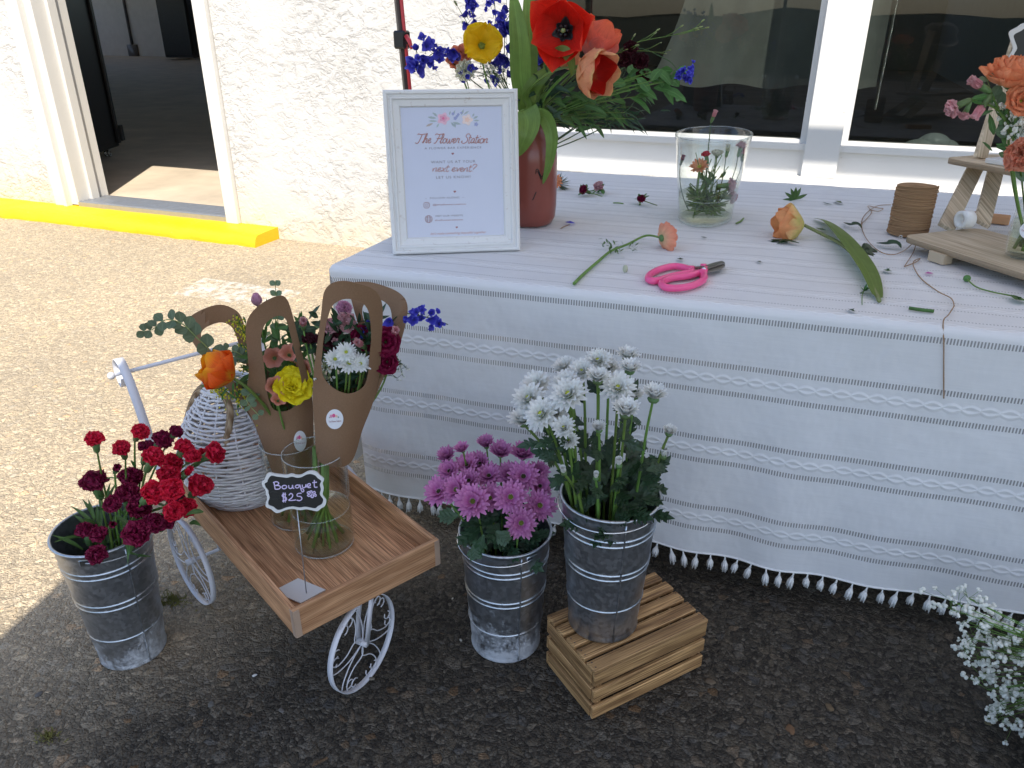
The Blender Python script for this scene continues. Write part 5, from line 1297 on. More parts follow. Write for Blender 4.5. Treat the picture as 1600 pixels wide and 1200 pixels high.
b = MB(); b.add([fq(.002, .002, -.006), fq(.002, FH-.002, -.006), fq(FWD-.002, FH-.002, -.006), fq(FWD-.002, .002, -.006)], [(0, 1, 2, 3)])
b.box(fq(FWD/2, FH*.38, -.035)-nn*.012, (.05, .004, FH*.7), Matrix((ex, nn, (ey+nn*.28).normalized())).transposed()); b.build('back_stand', M['black'], sg, smooth=False)
b = MB(); b.add([fq(.041, .041, .0045), fq(FWD-.041, .041, .0045), fq(FWD-.041, FH-.041, .0045), fq(.041, FH-.041, .0045)], [(0, 1, 2, 3)])
b.build('cover_glass', M['frame_glass'], sg, smooth=False)
# poster printing; local px of the zoomed photo crop (origin 590,130 scale 4.2875)
def pz(X, Y, l=.0014):
    x_, y_ = 590+X/4.2875, 130+Y/4.2875; r = ray(x_, y_); t_ = (fBL-C0).dot(nn)/r.dot(nn); return C0+r*t_+nn*l
def tx(s, X0, X1, Y, size, m, **k):
    a, c_ = pz(X0, Y), pz(X1, Y); text(s, size, (a+c_)/2, ex, ey, m, po, width=(c_-a).length, **k)
tx('A FLOWER BAR EXPERIENCE', 315, 695, 434, .0075, M['pr_grey'], sp=1.25)
tx('WANT US AT YOUR', 358, 655, 527, .0095, M['pr_grey'], sp=1.2)
tx('LET US KNOW!', 392, 622, 630, .0095, M['pr_grey'], sp=1.2)
tx('~  FOLLOW ALONG  ~', 318, 580, 768, .007, M['pr_grey'], sp=1.2)
tx('@theflowerstation', 370, 590, 812, .006, M['pr_maroon'])
tx('VISIT OUR WEBSITE', 385, 572, 888, .006, M['pr_grey'])
tx('theflowerstation', 385, 572, 916, .006, M['pr_maroon'])
tx("let's make something beautiful together", 350, 725, 1003, .0085, M['pr_rosegold'], shear=.5)
CUR = {  # cursive strokes, unit x-height box: list of polylines, advance
 'T': ([[(.0, 1.75), (.1, 1.95), (.5, 1.8), (1.2, 1.95)], [(.7, 1.85), (.6, 1.0), (.45, .1), (.15, -.05), (.0, .15)]], 1.05),
 'h': ([[(.0, .1), (.3, 1.0), (.42, 1.9), (.25, 1.9), (.15, .0), (.3, .7), (.55, 1.0), (.62, .7), (.55, .1), (.8, .15)]], .78),
 'e': ([[(.0, .3), (.35, .6), (.40, .92), (.2, .98), (.08, .5), (.25, .02), (.6, .3)]], .55),
 'F': ([[(.0, 1.7), (.15, 1.95), (.6, 1.82), (1.3, 1.98)], [(.7, 1.85), (.6, 1.0), (.4, .05), (.1, .05)], [(.35, 1.0), (.7, .95), (1.0, 1.1)]], 1.0),
 'l': ([[(.0, .2), (.35, 1.3), (.3, 1.95), (.15, 1.7), (.12, .2), (.25, .0), (.45, .25)]], .42),
 'o': ([[(.35, 1.0), (.08, .8), (.08, .2), (.3, .0), (.52, .3), (.5, .8), (.32, 1.0), (.5, .85), (.72, .9)]], .62),
 'w': ([[(.0, .95), (.1, .1), (.3, .05), (.42, .9), (.48, .1), (.68, .05), (.82, .95), (.98, .85)]], .9),
 'r': ([[(.0, .2), (.15, 1.1), (.2, .9), (.45, .95), (.4, .2), (.6, .1)]], .52),
 'S': ([[(1.0, 1.65), (.85, 1.95), (.5, 1.85), (.45, 1.4), (.8, .95), (.8, .3), (.4, -.05), (.0, .2), (.1, .5)]], .98),
 't': ([[(.15, 1.7), (.12, .2), (.3, .0), (.45, .25)], [(-.05, 1.15), (.42, 1.2)]], .42),
 'a': ([[(.5, .9), (.25, 1.0), (.05, .5), (.2, .0), (.45, .4), (.52, .95), (.5, .1), (.72, .15)]], .66),
 'i': ([[(.0, .3), (.15, .95), (.15, .1), (.35, .2)], [(.2, 1.35), (.22, 1.45)]], .32),
 'n': ([[(.0, .9), (.08, .0), (.12, .6), (.4, 1.0), (.48, .7), (.45, .1), (.7, .2)]], .66),
 'x': ([[(.0, .95), (.2, .8), (.35, .1), (.6, .15)], [(.55, .98), (.05, .0)]], .6),
 'v': ([[(.0, .9), (.15, .9), (.25, .02), (.5, .9), (.65, .85)]], .56),
 '?': ([[(.0, 1.5), (.2, 1.9), (.55, 1.7), (.45, 1.2), (.25, .8), (.25, .5)], [(.2, .1), (.22, .0)]], .6), ' ': ([], .38)}
def cursive(s, X0, X1, Yb, Yx, m, r):
    tot = sum(CUR[c_][1] for c_ in s); k = (X1-X0)/tot; xh = (Yb-Yx); x = 0; b = MB()
    for c_ in s:
        for st in CUR[c_][0]:
            P = [pz(X0+(x+a)*k+(bb)*xh*.30, Yb-bb*xh, .0016) for a, bb in st]
            b.tube(crv(P, 3), r, 4)
        x += CUR[c_][1]
    b.build('script_lettering', m, po)
cursive('The Flower Station', 252, 735, 402, 370, M['pr_rosegold'], .0011)
cursive('next event?', 365, 655, 592, 566, M['pr_rosegold'], .0009)
def flat(P, m, l=.0014, nm='printed_flower'):
    b = MB(); b.add([pz(x, y, l) for x, y in P], [tuple(range(len(P)))[::-1]]); b.build(nm, m, po, smooth=False)
def heart(X, Y, s):
    flat([(X+s*16*math.sin(a)**3/16, Y-s*(13*math.cos(a)-5*math.cos(2*a)-2*math.cos(3*a)-math.cos(4*a))/16) for a in np.linspace(0, 2*math.pi, 24)[:-1]], M['pr_maroon'], nm='printed_heart')
for X, Y, s in ((503, 472, 9), (517, 726, 9), (530, 965, 8)): heart(X, Y, s)
def blob(X, Y, rx, ry, m, n=14, l=.0014, w_=.18, k=5): flat([(X+rx*math.cos(a)*(1+w_*math.cos(k*a)), Y+ry*math.sin(a)*(1+w_*math.cos(k*a))) for a in np.linspace(0, 2*math.pi, n*2)[:-1]], m, l)
def pleaf(X, Y, dx, dy, w_, m):
    L = math.hypot(dx, dy); nx_, ny_ = -dy/L*w_, dx/L*w_
    flat([(X, Y), (X+dx*.3+nx_*.8, Y+dy*.3+ny_*.8), (X+dx*.6+nx_, Y+dy*.6+ny_), (X+dx, Y+dy), (X+dx*.6-nx_, Y+dy*.6-ny_), (X+dx*.3-nx_*.8, Y+dy*.3-ny_*.8)], m, .0012, 'printed_leaf')
pk = simple('print_pale_pink', (.80, .45, .55), .6, 0, .2, 90); pp_ = simple('print_peach', (.84, .66, .60), .6, 0, .2, 90); pg = simple('print_grey_green', (.36, .42, .42), .6, 0, .2, 90); pb_ = simple('print_brown', (.42, .33, .28), .6, 0, .2)
blob(440, 238, 38, 37, pk); blob(440, 236, 24, 22, M['pr_pink'], l=.0016); blob(440, 236, 9, 9, M['pr_rose'], l=.0018)
blob(600, 245, 34, 34, pp_); blob(600, 245, 16, 16, M['pr_peach'], l=.0016)
for X, Y, s in ((505, 205, 10), (520, 235, 12), (540, 210, 9), (560, 198, 7), (660, 275, 13), (532, 222, 9)): blob(X, Y, s, s, M['pr_blue'])
for q in ((400, 225, -28, -28, 8, pg), (395, 235, -62, -8, 8, pg), (400, 255, -60, -2, 7, pg), (372, 268, -50, 22, 8, pb_), (410, 270, -15, 28, 6, pg), (480, 215, 8, -30, 5, pg), (500, 220, 20, -40, 6, pg), (560, 215, 16, -40, 7, pg), (575, 210, 38, -24, 6, pg), (490, 262, 34, 34, 8, pg), (500, 262, 60, 14, 8, pg), (515, 265, 5, 34, 7, pg), (635, 225, 12, -24, 6, pg), (640, 238, 34, -18, 7, pg), (642, 250, 40, 0, 6, pg), (650, 262, 20, 28, 7, pb_), (380, 210, -12, -14, 5, pg)): pleaf(*q)
def ring(P, r, m, nm): b = MB(); b.tube([pz(x, y, .0014) for x, y in P], r, 4, True); b.build(nm, m, po)
sq = [(X, Y) for X, Y in ((310, 806), (318, 798), (338, 798), (347, 806), (347, 826), (338, 836), (318, 836), (310, 826))]
ring(sq, .0006, M['pr_maroon'], 'camera_icon'); ring([(328+9*math.cos(a), 817+9*math.sin(a)) for a in np.linspace(0, 2*math.pi, 13)[:-1]], .0005, M['pr_maroon'], 'camera_icon'); blob(339, 806, 2, 2, M['pr_maroon'])
for rx in (24, 10): ring([(342+rx*math.cos(a), 910+24*math.sin(a)) for a in np.linspace(0, 2*math.pi, 17)[:-1]], .0006, M['pr_maroon'], 'globe_icon')
for y in (898, 910, 922):
    b = MB(); b.tube([pz(320, y), pz(364, y)], .0005, 4); b.build('globe_icon', M['pr_maroon'], po)

# ------------------------------------------------------------------ big vase and its flowers
JV = Vector((-.800, 2.200, TT)); dj = dist(JV)
jv = thing('terracotta_jar', 'tall red brown glazed jar behind the framed sign, holding the big tulip bouquet', 'jar', JV)
M['glaze'] = simple('red_brown_glaze', (.235, .062, .045), .28, 0, .12, 12, .1, 30)
b = MB(); b.lathe(JV, [(.001, .004), (.055, 0), (.068, .006), (.078, .025), (.081, .06), (.081, .19), (.078, .225), (.066, .255), (.054, .268), (.052, .30), (.056, .306), (.053, .31), (.049, .30), (.049, .26), (.07, .22), (.074, .05), (.001, .02)], 48); b.build('body', M['glaze'], jv)
b = MB()
for z, a0, a1 in ((.165, .1, .35), (.158, .1, .32), (.10, .05, .12)):
    b.tube([JV+Vector((math.cos(a)*.0815, math.sin(a)*.0815, z+.012*math.sin(a*18))) for a in np.linspace(math.atan2(-JV.y, -JV.x)+a0*2, math.atan2(-JV.y, -JV.x)+a1*2, 12)], .0013, 4)
b.build('painted_mark', M['black'], jv)
JT = JV+UP*.29; JB = JV+UP*.20
def pj(x, y, do=0): return at(x, y, dj+do)
def tul(label, x, y, do, tx_, ty_, td, s, m, opened, nm='tulip', w_=.92, ctrl=None, r=.0042, inner=None):
    P = pj(x, y, do); ax = pj(tx_, ty_, do+td)-P; o = thing(nm, label, 'tulip', JB)
    bl_tulip(o, P, ax, s, M[m], opened, None, w_)
    if inner:
        Fm = frame(ax); b = MB()
        for k in range(3): b.petal(P+Fm.col[2]*s*.05, Fm, s*1.0, s*.8, R(66), R(-16+opened), .28, k*2.094+.5, .85, .01, 5, 8, s*.02, wmin=.4, seed=k)
        b.build('inner_petals', M[inner], o, sub=1)
    pts = [JB, JT+(ctrl-JT)*.35 if ctrl is not None else JT+UP*.05]+([ctrl] if ctrl is not None else [])+[P-ax.normalized()*.02, P]
    b = MB(); b.tube(crv(pts, 6), r, 8); b.build('stem', M['stem'], o); return o
# fully open red tulip facing us
P = pj(884, 48, -.10); o = thing('tulip', 'wide open bright red tulip with black heart, largest bloom of the big bouquet', 'tulip', JB)
ax = (C0-P).normalized()*1.0+UP*.02+RT*-.28; Fm = frame(ax); b = MB()
for rw, (L, a0, a1) in enumerate(((.105, 66, 48), (.100, 58, 36))):
    for k in range(3): b.petal(P+Fm.col[2]*.002, Fm, L*random.uniform(.92, 1.08), .098, R(a0+2), R(a1-4+random.uniform(-10, 12)), .20, k*2.094+rw*1.047+.35, .92, .07, 7, 9, .006, wmin=.4, wav=2, seed=k*2.)
b.build('petals', M['red_tulip'], o, sub=1)
b = MB()
for k in range(6): b.petal(P+Fm.col[2]*.005, Fm, .034*random.uniform(.8, 1.15), .022, R(62), R(50), .1, k*1.047+.35, .6, .10, 4, 4, .003, wmin=.6, seed=k)
for k in range(6): a = k*1.047; b.tube([P+Fm.col[2]*.005, P+Fm@Vector((math.cos(a)*.014, math.sin(a)*.014, .028))], [.002, .0045], 6)
b.build('dark_heart', M['tulip_black'], o); b = MB(); b.tube([P, P+Fm.col[2]*.03], [.005, .006], 8); b.build('pistil', M['stem_pale'], o)
b = MB(); b.tube(crv([JB, JT, pj(850, 130, .0), pj(868, 90, -.04), P], 6), .0045, 8); b.build('stem', M['stem'], o)
tul('coral tulip pointing up at the right of the open red tulip', 918, 90, -.02, 950, 30, -.0, .108, 'coral_tulip', -5, ctrl=pj(880, 130, 0))
tul('peach tulip facing right with its deep red inside showing', 906, 108, -.12, 955, 120, -.075, .104, 'peach_tulip', 8, ctrl=pj(860, 140, -.05), inner='inner_red')
tul('peach tulip half hidden under the open red tulip', 862, 92, .05, 900, 72, .0, .090, 'peach_tulip', 18, ctrl=pj(845, 150, .03))
def longleaf(label, pts, wmax, nrm_, name='tulip_leaf', m='tulip_leaf', fold=.18):
    o = thing(name, label, 'leaf', pts[0]); P = crv(pts, 5); n = len(P); b = MB()
    b.leaf(P, [wmax*max(.02, math.sin(math.pi*(.12+.88*(i/(n-1))**.8))**.7) for i in range(n)], nrm_, fold, 6); b.build('blade', M[m], o, sub=1); return o
cN = (C0-JT).normalized()
longleaf('tall upright tulip leaf, left one, above the sign corner', [JT, pj(815, 130, -.03), pj(812, 70, -.05), pj(806, 20, -.05), pj(800, -15, -.05)], .058, cN)
longleaf('tall upright tulip leaf just left of the red tulip, running out of the frame', [JT, pj(826, 120, .02), pj(828, 60, .03), pj(827, 0, .03), pj(826, -40, .03)], .050, cN)
longleaf('arching tulip leaf below the open red tulip', [JT, pj(826, 150, -.05), pj(850, 118, -.05), pj(872, 104, -.03)], .046, (cN+UP*.4))
longleaf('thin drooping tulip leaf hanging under the red tulip', [pj(862, 88, -.10), pj(880, 80, -.14), pj(892, 95, -.15), pj(894, 120, -.14)], .030, cN)
longleaf('long bent tulip leaf reaching from the jar to the peach tulip', [JT+cN*.02, pj(824, 150, -.06), pj(850, 122, -.09), pj(880, 108, -.11), pj(905, 108, -.12)], .030, (UP+cN*.3))
longleaf('broad pale tulip leaf hanging over the front of the jar beside the sign', [JT, pj(818, 172, -.09), pj(824, 190, -.13), pj(820, 215, -.15), pj(808, 245, -.14)], .078, cN, fold=.08)
longleaf('tulip leaf curling down right of the jar to the cloth', [JT, pj(836, 182, -.04), pj(852, 185, -.07), pj(862, 215, -.09), pj(858, 255, -.09), pj(848, 288, -.08)], .042, cN)
longleaf('short upright leaf between the jar and the arching stems', [JT, pj(838, 180, .0), pj(846, 150, .0), pj(856, 128, .02)], .034, cN)
P = pj(752, 74, -.02); o = thing('poppy', 'yellow poppy with green centre to the left in the big bouquet', 'poppy', JB); bl_open(o, P, tocam(P, .35, .1, 1), .122, M['poppy'], 5, (20, 84), .70, .20, 'mum_eye', 1, .14); stemtube(o, JB, P, UP, .003, 'stem', .4)
P = pj(720, 97, .03); o = thing('ranunculus', 'pale peach ranunculus tucked under the yellow poppy', 'ranunculus', JB); bl_ranunc(o, P, tocam(P, .7, -.3), .066, M['peach_pet'], 5, 62); stemtube(o, JB, P, UP, .003, 'stem', .4)
P = pj(728, 112, -.02); o = thing('scabiosa', 'cream lacy scabiosa bloom below the yellow poppy', 'scabiosa', JB); bl_open(o, P, tocam(P, .1, -.1), .066, M['cream'], 12, (30, 80), .3, .2, 'yellow_eye', 3, .16); stemtube(o, JB, P, UP, .002, 'stem', .4)
delph('deep blue delphinium hanging far left over the sign frame', [JT, pj(730, 120, .0), pj(690, 82, .0), pj(665, 92, -.02), pj(648, 110, -.03)], 14, .048, r0=.45)
delph('deep blue delphinium cluster just left of the tall tulip leaves', [JT, pj(790, 130, .02), pj(788, 90, .02), pj(790, 40, .02), pj(800, 15, .02)], 17, .046, r0=.35)
delph('blue delphinium spray with loose florets at the top above the poppy', [JT, pj(770, 110, .05), pj(748, 55, .05), pj(735, 15, .05), pj(722, -10, .05)], 11, .036, r0=.55)
delph('pale blue delphinium tip at the top edge left of the tulip leaves', [JT, pj(780, 110, .06), pj(776, 50, .06), pj(772, -5, .06)], 8, .036, r0=.6)
delph('small blue delphinium florets low beside the frame top', [JT, pj(770, 125, .0), pj(735, 112, -.02), pj(728, 125, -.03)], 4, .030, r0=.6)
delph('blue delphinium behind the tulip leaves, left of the red tulip', [JT, pj(835, 110, .08), pj(842, 70, .09), pj(838, 30, .09)], 7, .040, r0=.5)
delph('violet blue delphinium drooping far right in front of the window', [JT, pj(900, 120, .05), pj(980, 75, .05), pj(1040, 92, .04), pj(1062, 112, .03), pj(1086, 118, .03)], 9, .032, r0=.78)
breath('baby\'s breath behind the sign under the poppy', JB, pj(765, 118, .02), (.08, .04, .05), 85, .0032, 'stem')
def budspray(label, pts, side, rr=.006):
    o = thing('bud_spray', label, 'stem', pts[0]); P = crv(pts, 5); b = MB(); b.tube(P, [.0018*(1-.6*i/len(P)) for i in range(len(P))], 5); b2 = MB(); n = len(P)
    for k in range(side):
        i = int(n*(.45+.5*k/side)); d = ((P[min(i+2, n-1)]-P[i-1]).normalized()+jit((0, 0, .4), .6)*.6).normalized(); L = random.uniform(.03, .07)
        e = P[i]+d*L; b.tube([P[i], P[i]+d*L*.5-UP*.003, e], .0009, 4); b2 = MB(); b2.ball(e+d*rr*.6, (rr*.45, rr*.45, rr*1.1), 6, 5, frame(d)); b2.build('bud', M['stem_pale'], o)
    b2 = MB(); d = (P[-1]-P[-3]).normalized(); b2.ball(P[-1], (rr*.45, rr*.45, rr*1.1), 6, 5, frame(d)); b.build('stem', M['stem'], o); b2.build('bud', M['stem_pale'], o)
budspray('thin budded stem reaching furthest right in front of the window', [JT, pj(900, 125, .05), pj(980, 72, .06), pj(1050, 55, .06), pj(1095, 42, .06)], 9)
budspray('second thin budded stem just below it, in front of the window', [JT, pj(920, 100, .05), pj(990, 80, .04), pj(1040, 84, .04)], 4, .004)
budspray('thin brown seed stem high on the left of the bouquet', [JT, pj(760, 90, .06), pj(735, 45, .06), pj(712, 5, .06)], 1, .008)
for i, (x, y, s, lb) in enumerate(((985, 78, .045, 'upper'), (1000, 98, .052, 'middle'), (1004, 122, .045, 'lowest'), (975, 95, .05, 'left'))):
    P = pj(x, y, .06); reg('scabiosa', f'black wine scabiosa right of the tulips before the window, {lb} of four', 'scabiosa', P, JB, lambda o: bl_carnation(o, P, tocam(P, .3), s, M['dark_wine']), r=.0018, m='stem_dark')
def fol(label, cx, cy, rx, ry, do, n, L, w_, m='leaf_mid', base=None):
    o = thing('bouquet_foliage', label, 'foliage', JT); b = MB(); st = MB()
    for k in range(n):
        x, y = cx+random.gauss(0, .45)*rx, cy+random.gauss(0, .45)*ry; c = pj(x, y, do+random.uniform(-.06, .08)); d = (c-JT); d.z *= .3; d = (d.normalized()+jit((0, 0, .0), 1)*.8).normalized(); l = L*random.uniform(.6, 1.2)
        b.leaf([c+d*l*t_-UP*l*.3*t_*t_ for t_ in (0, .2, .5, .8, 1)], [w_*.2, w_*.8, w_, w_*.6, .0005], jit(tocam(c), .7), .12, 3)
        if k % 3 == 0: st.tube(bez(JT, (JT+c)/2+UP*.02, c, 5), .0012, 4)
    b.build('leaves', M[m], o); st.build('twigs', M['stem'], o)
fol('leafy green filler spreading right of the jar below the tulips', 900, 165, 75, 34, .06, 90, .06, .016)
fol('serrated green leaves before the window below the dark scabiosas', 1010, 125, 60, 30, .06, 34, .07, .028)
fol('dark leaves at the mouth of the jar', 850, 150, 34, 40, .0, 60, .06, .014, 'leaf')
fol('grassy dark leaves trailing right of the jar', 950, 185, 60, 18, .10, 60, .05, .006, 'leaf')
wr_ = thing('wire_coil', 'loose coil of dark floral wire standing right of the terracotta jar', 'wire coil', at(850, 285, dj+.08)); b = MB(); cw_ = at(850, 285, dj+.08); cw_.z = TT
b.lathe(cw_, [(.001, .002), (.022, .002), (.022, .10), (.001, .10)], 20); b.build('core', M['black'], wr_)
b = MB()
for k in range(7):
    z = .012+k*.014; b.tube([cw_+Vector((math.cos(a)*(.030+.008*math.sin(k*2.1)), math.sin(a)*.032, z+.008*math.sin(a+k))) for a in np.linspace(0, 2*math.pi, 22)[:-1]], .0009, 4, True)
b.build('wire', M['grey'], wr_)

# ------------------------------------------------------------------ glass vase on the table with stems
VT = Vector((-.308, 2.475, TT)); vt = cyl_vase('large clear tapered glass vase with short stems and pink buds standing on the tablecloth', VT, .083, .255, .075, None, 1, 1.7, .030); dv_ = dist(VT)
def pv(x, y, do=0): return at(x, y, dv_+do)
for i, (x, y, s, m_, cl_, lb, bx_) in enumerate(((1114, 184, .026, 'pink_pet', 1, 'pale pink bud rising above the vase rim', 1105), (1157, 233, .034, 'pink_pet', 0, 'pink bloom at the right in the vase', 1110), (1160, 243, .030, 'pink_pet', 1, 'pink bud just under the right pink bloom', 1105), (1065, 252, .022, 'wine_pet', 1, 'dark wine bud alone at the left in the vase', 1075), (1104, 246, .030, 'red_pet', 0, 'small crimson bloom in the middle of the vase', 1100), (1135, 290, .044, 'pink_pet', 0, 'pale pink bloom lying near the water in the vase', 1090), (1139, 308, .040, 'pink_pet', 0, 'lower pale pink bloom against the glass', 1092), (1136, 238, .026, 'cream', 1, 'cream bud in the vase', 1100))):
    P = pv(x, y, -.02); B0 = pv(bx_+i*3-8, 340, .0); B0.z = TT+.02
    reg('cut_carnation', lb, 'carnation', P, B0, lambda o: bl_carnation(o, P, jit(UP, .35) if y < 280 else jit(RT-UP*.2, .3), s, M[m_], bool(cl_)), .0017, 'stem_dark', .5)
P = pv(1093, 262, -.03); reg('orange_daisy', 'orange daisy in the glass vase on the table', 'daisy', P, pv(1085, 335), lambda o: bl_daisy(o, P, tocam(P, 1.4, -.4), .060, M['orange_pet'], M['yellow_eye'], 2, (60, 88), .18, 14))
P = pv(1120, 245, .02); reg('white_bud', 'faint white flower in the middle of the glass vase', 'flower', P, pv(1105, 335), lambda o: bl_ranunc(o, P, UP, .036, M['cream'], 4, 50))
o = thing('cut_greens', 'tangle of cut green stems and leaves lying in the water of the table vase', 'stems', VT+UP*.01); b = MB(); b2 = MB()
for k in range(64):
    a = random.uniform(0, 6.28); r1 = random.uniform(.02, .070); a2 = a+random.uniform(1.8, 4.2); h_ = random.uniform(.0, .05)
    p = VT+Vector((math.cos(a)*r1, math.sin(a)*r1, .014+h_*.3)); q = VT+Vector((math.cos(a2)*.066, math.sin(a2)*.066, .02+h_+random.uniform(0, .04))); b.tube(bez(p, (p+q)/2+Vector((0, 0, .008)), q, 4), random.uniform(.0012, .0028), 5)
for k in range(30):
    c = VT+Vector((random.uniform(-.04, .055), random.uniform(-.045, .045), random.uniform(.05, .125))); d = jit((0, 0, .5), 1); b2.leaf([c+d*.035*t_ for t_ in (0, .3, .7, 1)], [.002, .012, .009, .0004], jit(tocam(c), .6), .1, 2)
for k in range(16):
    c = pv(random.uniform(1085, 1150), random.uniform(235, 270), random.uniform(-.04, .04)); q = pv(random.uniform(1080, 1120), 325, random.uniform(-.04, .04)); b.tube(bez(q, (c+q)/2, c, 4), .0013, 5)
b.build('stems', M['stem'], o); b2.build('leaves', M['leaf_mid'], o)

# ------------------------------------------------------------------ things lying on the cloth
def pt(x, y, h=.0): return zp(x, y, TT+h)+UP*0
# lying ranunculus
o = thing('cut_ranunculus', 'peach ranunculus with a long ferny stem lying on the cloth left of the pink shears', 'ranunculus', pt(1045, 372))
P = pt(1034, 372, .030); ax = (pt(1066, 368, .030)-P); bl_ranunc(o, P, ax+UP*.004, .066, M['peach_pet'], 6, 70)
b = MB(); b.tube(crv([P, pt(1010, 368, .018), pt(980, 382, .008), pt(955, 392, .006), pt(935, 408, .005), pt(912, 428, .004), pt(897, 443, .004)], 5), [.0028+.0014*i/30 for i in range(31)], 7); b.build('stem', M['stem'], o)
b = MB()
for k in range(46):
    x, y = random.choice(((953, 383), (963, 390), (985, 386), (950, 378))); c = pt(x+random.gauss(0, 6), y+random.gauss(0, 4), random.uniform(.004, .02)); d = jit((0, 0, .1), 1); b.leaf([c+d*.014*t_ for t_ in (0, .4, .7, 1)], [.001, .005, .004, .0003], UP, .1, 2)
b.build('leaves', M['leaf_mid'], o)
# pink shears
pn = simple('pink_plastic', (.86, .10, .28), .28, 0, .03)
o = thing('floral_shears', 'pink handled floral shears lying closed on the white tablecloth', 'shears', pt(1075, 432))
def hl(pts, nm):
    P = crv([pt(x, y, .009) for x, y in pts], 6, True); b = MB(); b.tube(P, .0085, 10, True); return b.build(nm, pn, o)
hl(((1078, 421), (1056, 416), (1034, 420), (1017, 428), (1013, 436), (1024, 439), (1045, 433), (1068, 428), (1080, 426)), 'handle')
hl(((1094, 426), (1075, 431), (1048, 435), (1034, 442), (1040, 449), (1060, 450), (1082, 446), (1098, 438), (1100, 430)), 'handle')
b = MB(); b.tube([pt(1075, 421, .010), pt(1084, 420, .010)], [.010, .008], 10); b.tube([pt(1096, 428, .010), pt(1104, 420, .011)], [.011, .008], 10); b.tube([pt(1095, 417, .012), pt(1103, 417, .012)], [.008, .008], 10); b.build('grip_neck', pn, o)
def blade(pts, nm, h0):
    b = MB(); sheet(b, pts, [], lambda x, y: pt(x, y, h0), 4); return b.build(nm, simple('shear_steel', (.34, .32, .30), .28, .9, .1), o, smooth=False, solid=.0025)
blade([(1084, 419), (1096, 420), (1110, 414), (1124, 409), (1132, 411), (1133, 416), (1126, 421), (1110, 425), (1098, 424)], 'blade', .012)
blade([(1085, 417), (1100, 416), (1115, 411), (1128, 408), (1133, 411), (1118, 416), (1102, 421)], 'blade', .0165)
b = MB(); b.tube([pt(1100, 420, .010), pt(1100, 420, .020)], .0045, 12); b.build('pivot', M['chrome'], o)
# lying tulip
o = thing('cut_tulip', 'orange and yellow tulip with one big leaf lying on the cloth', 'tulip', pt(1262, 350)); P = pt(1257, 352, .034); ax = pt(1208, 350, .034)-P
bl_tulip(o, P, ax, .090, M['lay_tulip'], -8, None, 1.05); b = MB(); b.tube(crv([P, pt(1285, 366, .012), pt(1315, 382, .008), pt(1345, 410, .007), pt(1360, 440, .006), pt(1374, 470, .006)], 5), [.0045, .0045]+[.0048]*24, 8); b.build('stem', M['stem_pale'], o)
P_ = crv([pt(1370, 464, .008), pt(1358, 430, .014), pt(1338, 398, .022), pt(1312, 366, .022), pt(1290, 347, .012), pt(1272, 341, .006)], 6); n = len(P_); b = MB(); b.leaf(P_, [.062*max(.03, math.sin(math.pi*min(1, (.10+.90*i/(n-1))))**.8) for i in range(n)], (UP+cN*.35+RT*.25), .10, 6); b.build('leaf', M['tulip_leaf'], o, sub=1)
def scrap(nm, label, cat, x, y, parts):
    o = thing(nm, label, cat, pt(x, y)); 
    for pn_, m_, fn in parts: b = MB(); fn(b); b.build(pn_, M[m_], o)
    return o
def tw(pts, r): return lambda b: b.tube(crv([pt(x, y, h) for x, y, h in pts], 4), r, 5)
def lf(pts, w_, fold=.15):
    def f(b):
        P = crv([pt(x, y, h) for x, y, h in pts], 4); n = len(P); b.leaf(P, [w_*max(.03, math.sin(math.pi*(.06+.92*i/(n-1)))) for i in range(n)], UP+cN*.2, fold, 4)
    return f
def lobe(x0, y0, x1, y1, w_): return lambda b: lobleaf(b, pt(x0, y0, .006), pt(x1, y1, .010)-pt(x0, y0, .006), (pt(x1, y1)-pt(x0, y0)).length, w_, UP)
scrap('leaf_scrap', 'dark serrated leaf lying under the orange tulip head', 'leaf', 1215, 373, [('blade', 'leaf', lobe(1248, 380, 1188, 366, .05))])
scrap('leaf_scrap', 'curled dark leaf just above the big tulip leaf', 'leaf', 1332, 350, [('blade', 'leaf', lf([(1318, 348, .004), (1328, 352, .012), (1340, 351, .014), (1346, 357, .004)], .016, .4))])
scrap('leaf_scrap', 'dark lobed leaf sticking out right of the big tulip leaf', 'leaf', 1352, 390, [('blade', 'leaf', lobe(1352, 380, 1362, 405, .06))])
scrap('leaf_scrap', 'dark curled leaf in front of the plywood shelf', 'leaf', 1390, 383, [('blade', 'leaf', lf([(1370, 380, .004), (1385, 382, .010), (1400, 381, .012), (1408, 388, .003)], .024, .3))])
scrap('leaf_scrap', 'grey leaf under the tulip stem', 'leaf', 1283, 358, [('blade', 'euc', lf([(1274, 356, .003), (1284, 359, .006), (1292, 360, .002)], .016))])
scrap('leaf_scrap', 'small grey oval leaf near the wall end of the cloth', 'leaf', 1311, 316, [('blade', 'euc', lf([(1305, 314, .002), (1311, 316, .006), (1317, 318, .002)], .020))])
scrap('leaf_scrap', 'thin curled leaf beside the small grey oval leaf', 'leaf', 1294, 318, [('blade', 'leaf', lf([(1286, 316, .002), (1294, 319, .003), (1301, 319, .001)], .008))])
scrap('leaf_scrap', 'small rounded leaf right of the tulip stem', 'leaf', 1387, 422, [('blade', 'euc', lf([(1381, 421, .002), (1387, 423, .005), (1392, 423, .002)], .018))])
scrap('stem_scrap', 'short straight green stem piece near the front edge', 'stem piece', 1439, 484, [('stem', 'leaf_mid', tw([(1420, 481, .004), (1440, 484, .004), (1459, 486, .004)], .0042))])
scrap('petal_scrap', 'magenta petal sliver on the cloth before the shelf', 'petal', 1451, 427, [('petal', 'purple_mum', lf([(1444, 427, .002), (1451, 427, .004), (1458, 427, .002)], .012))])
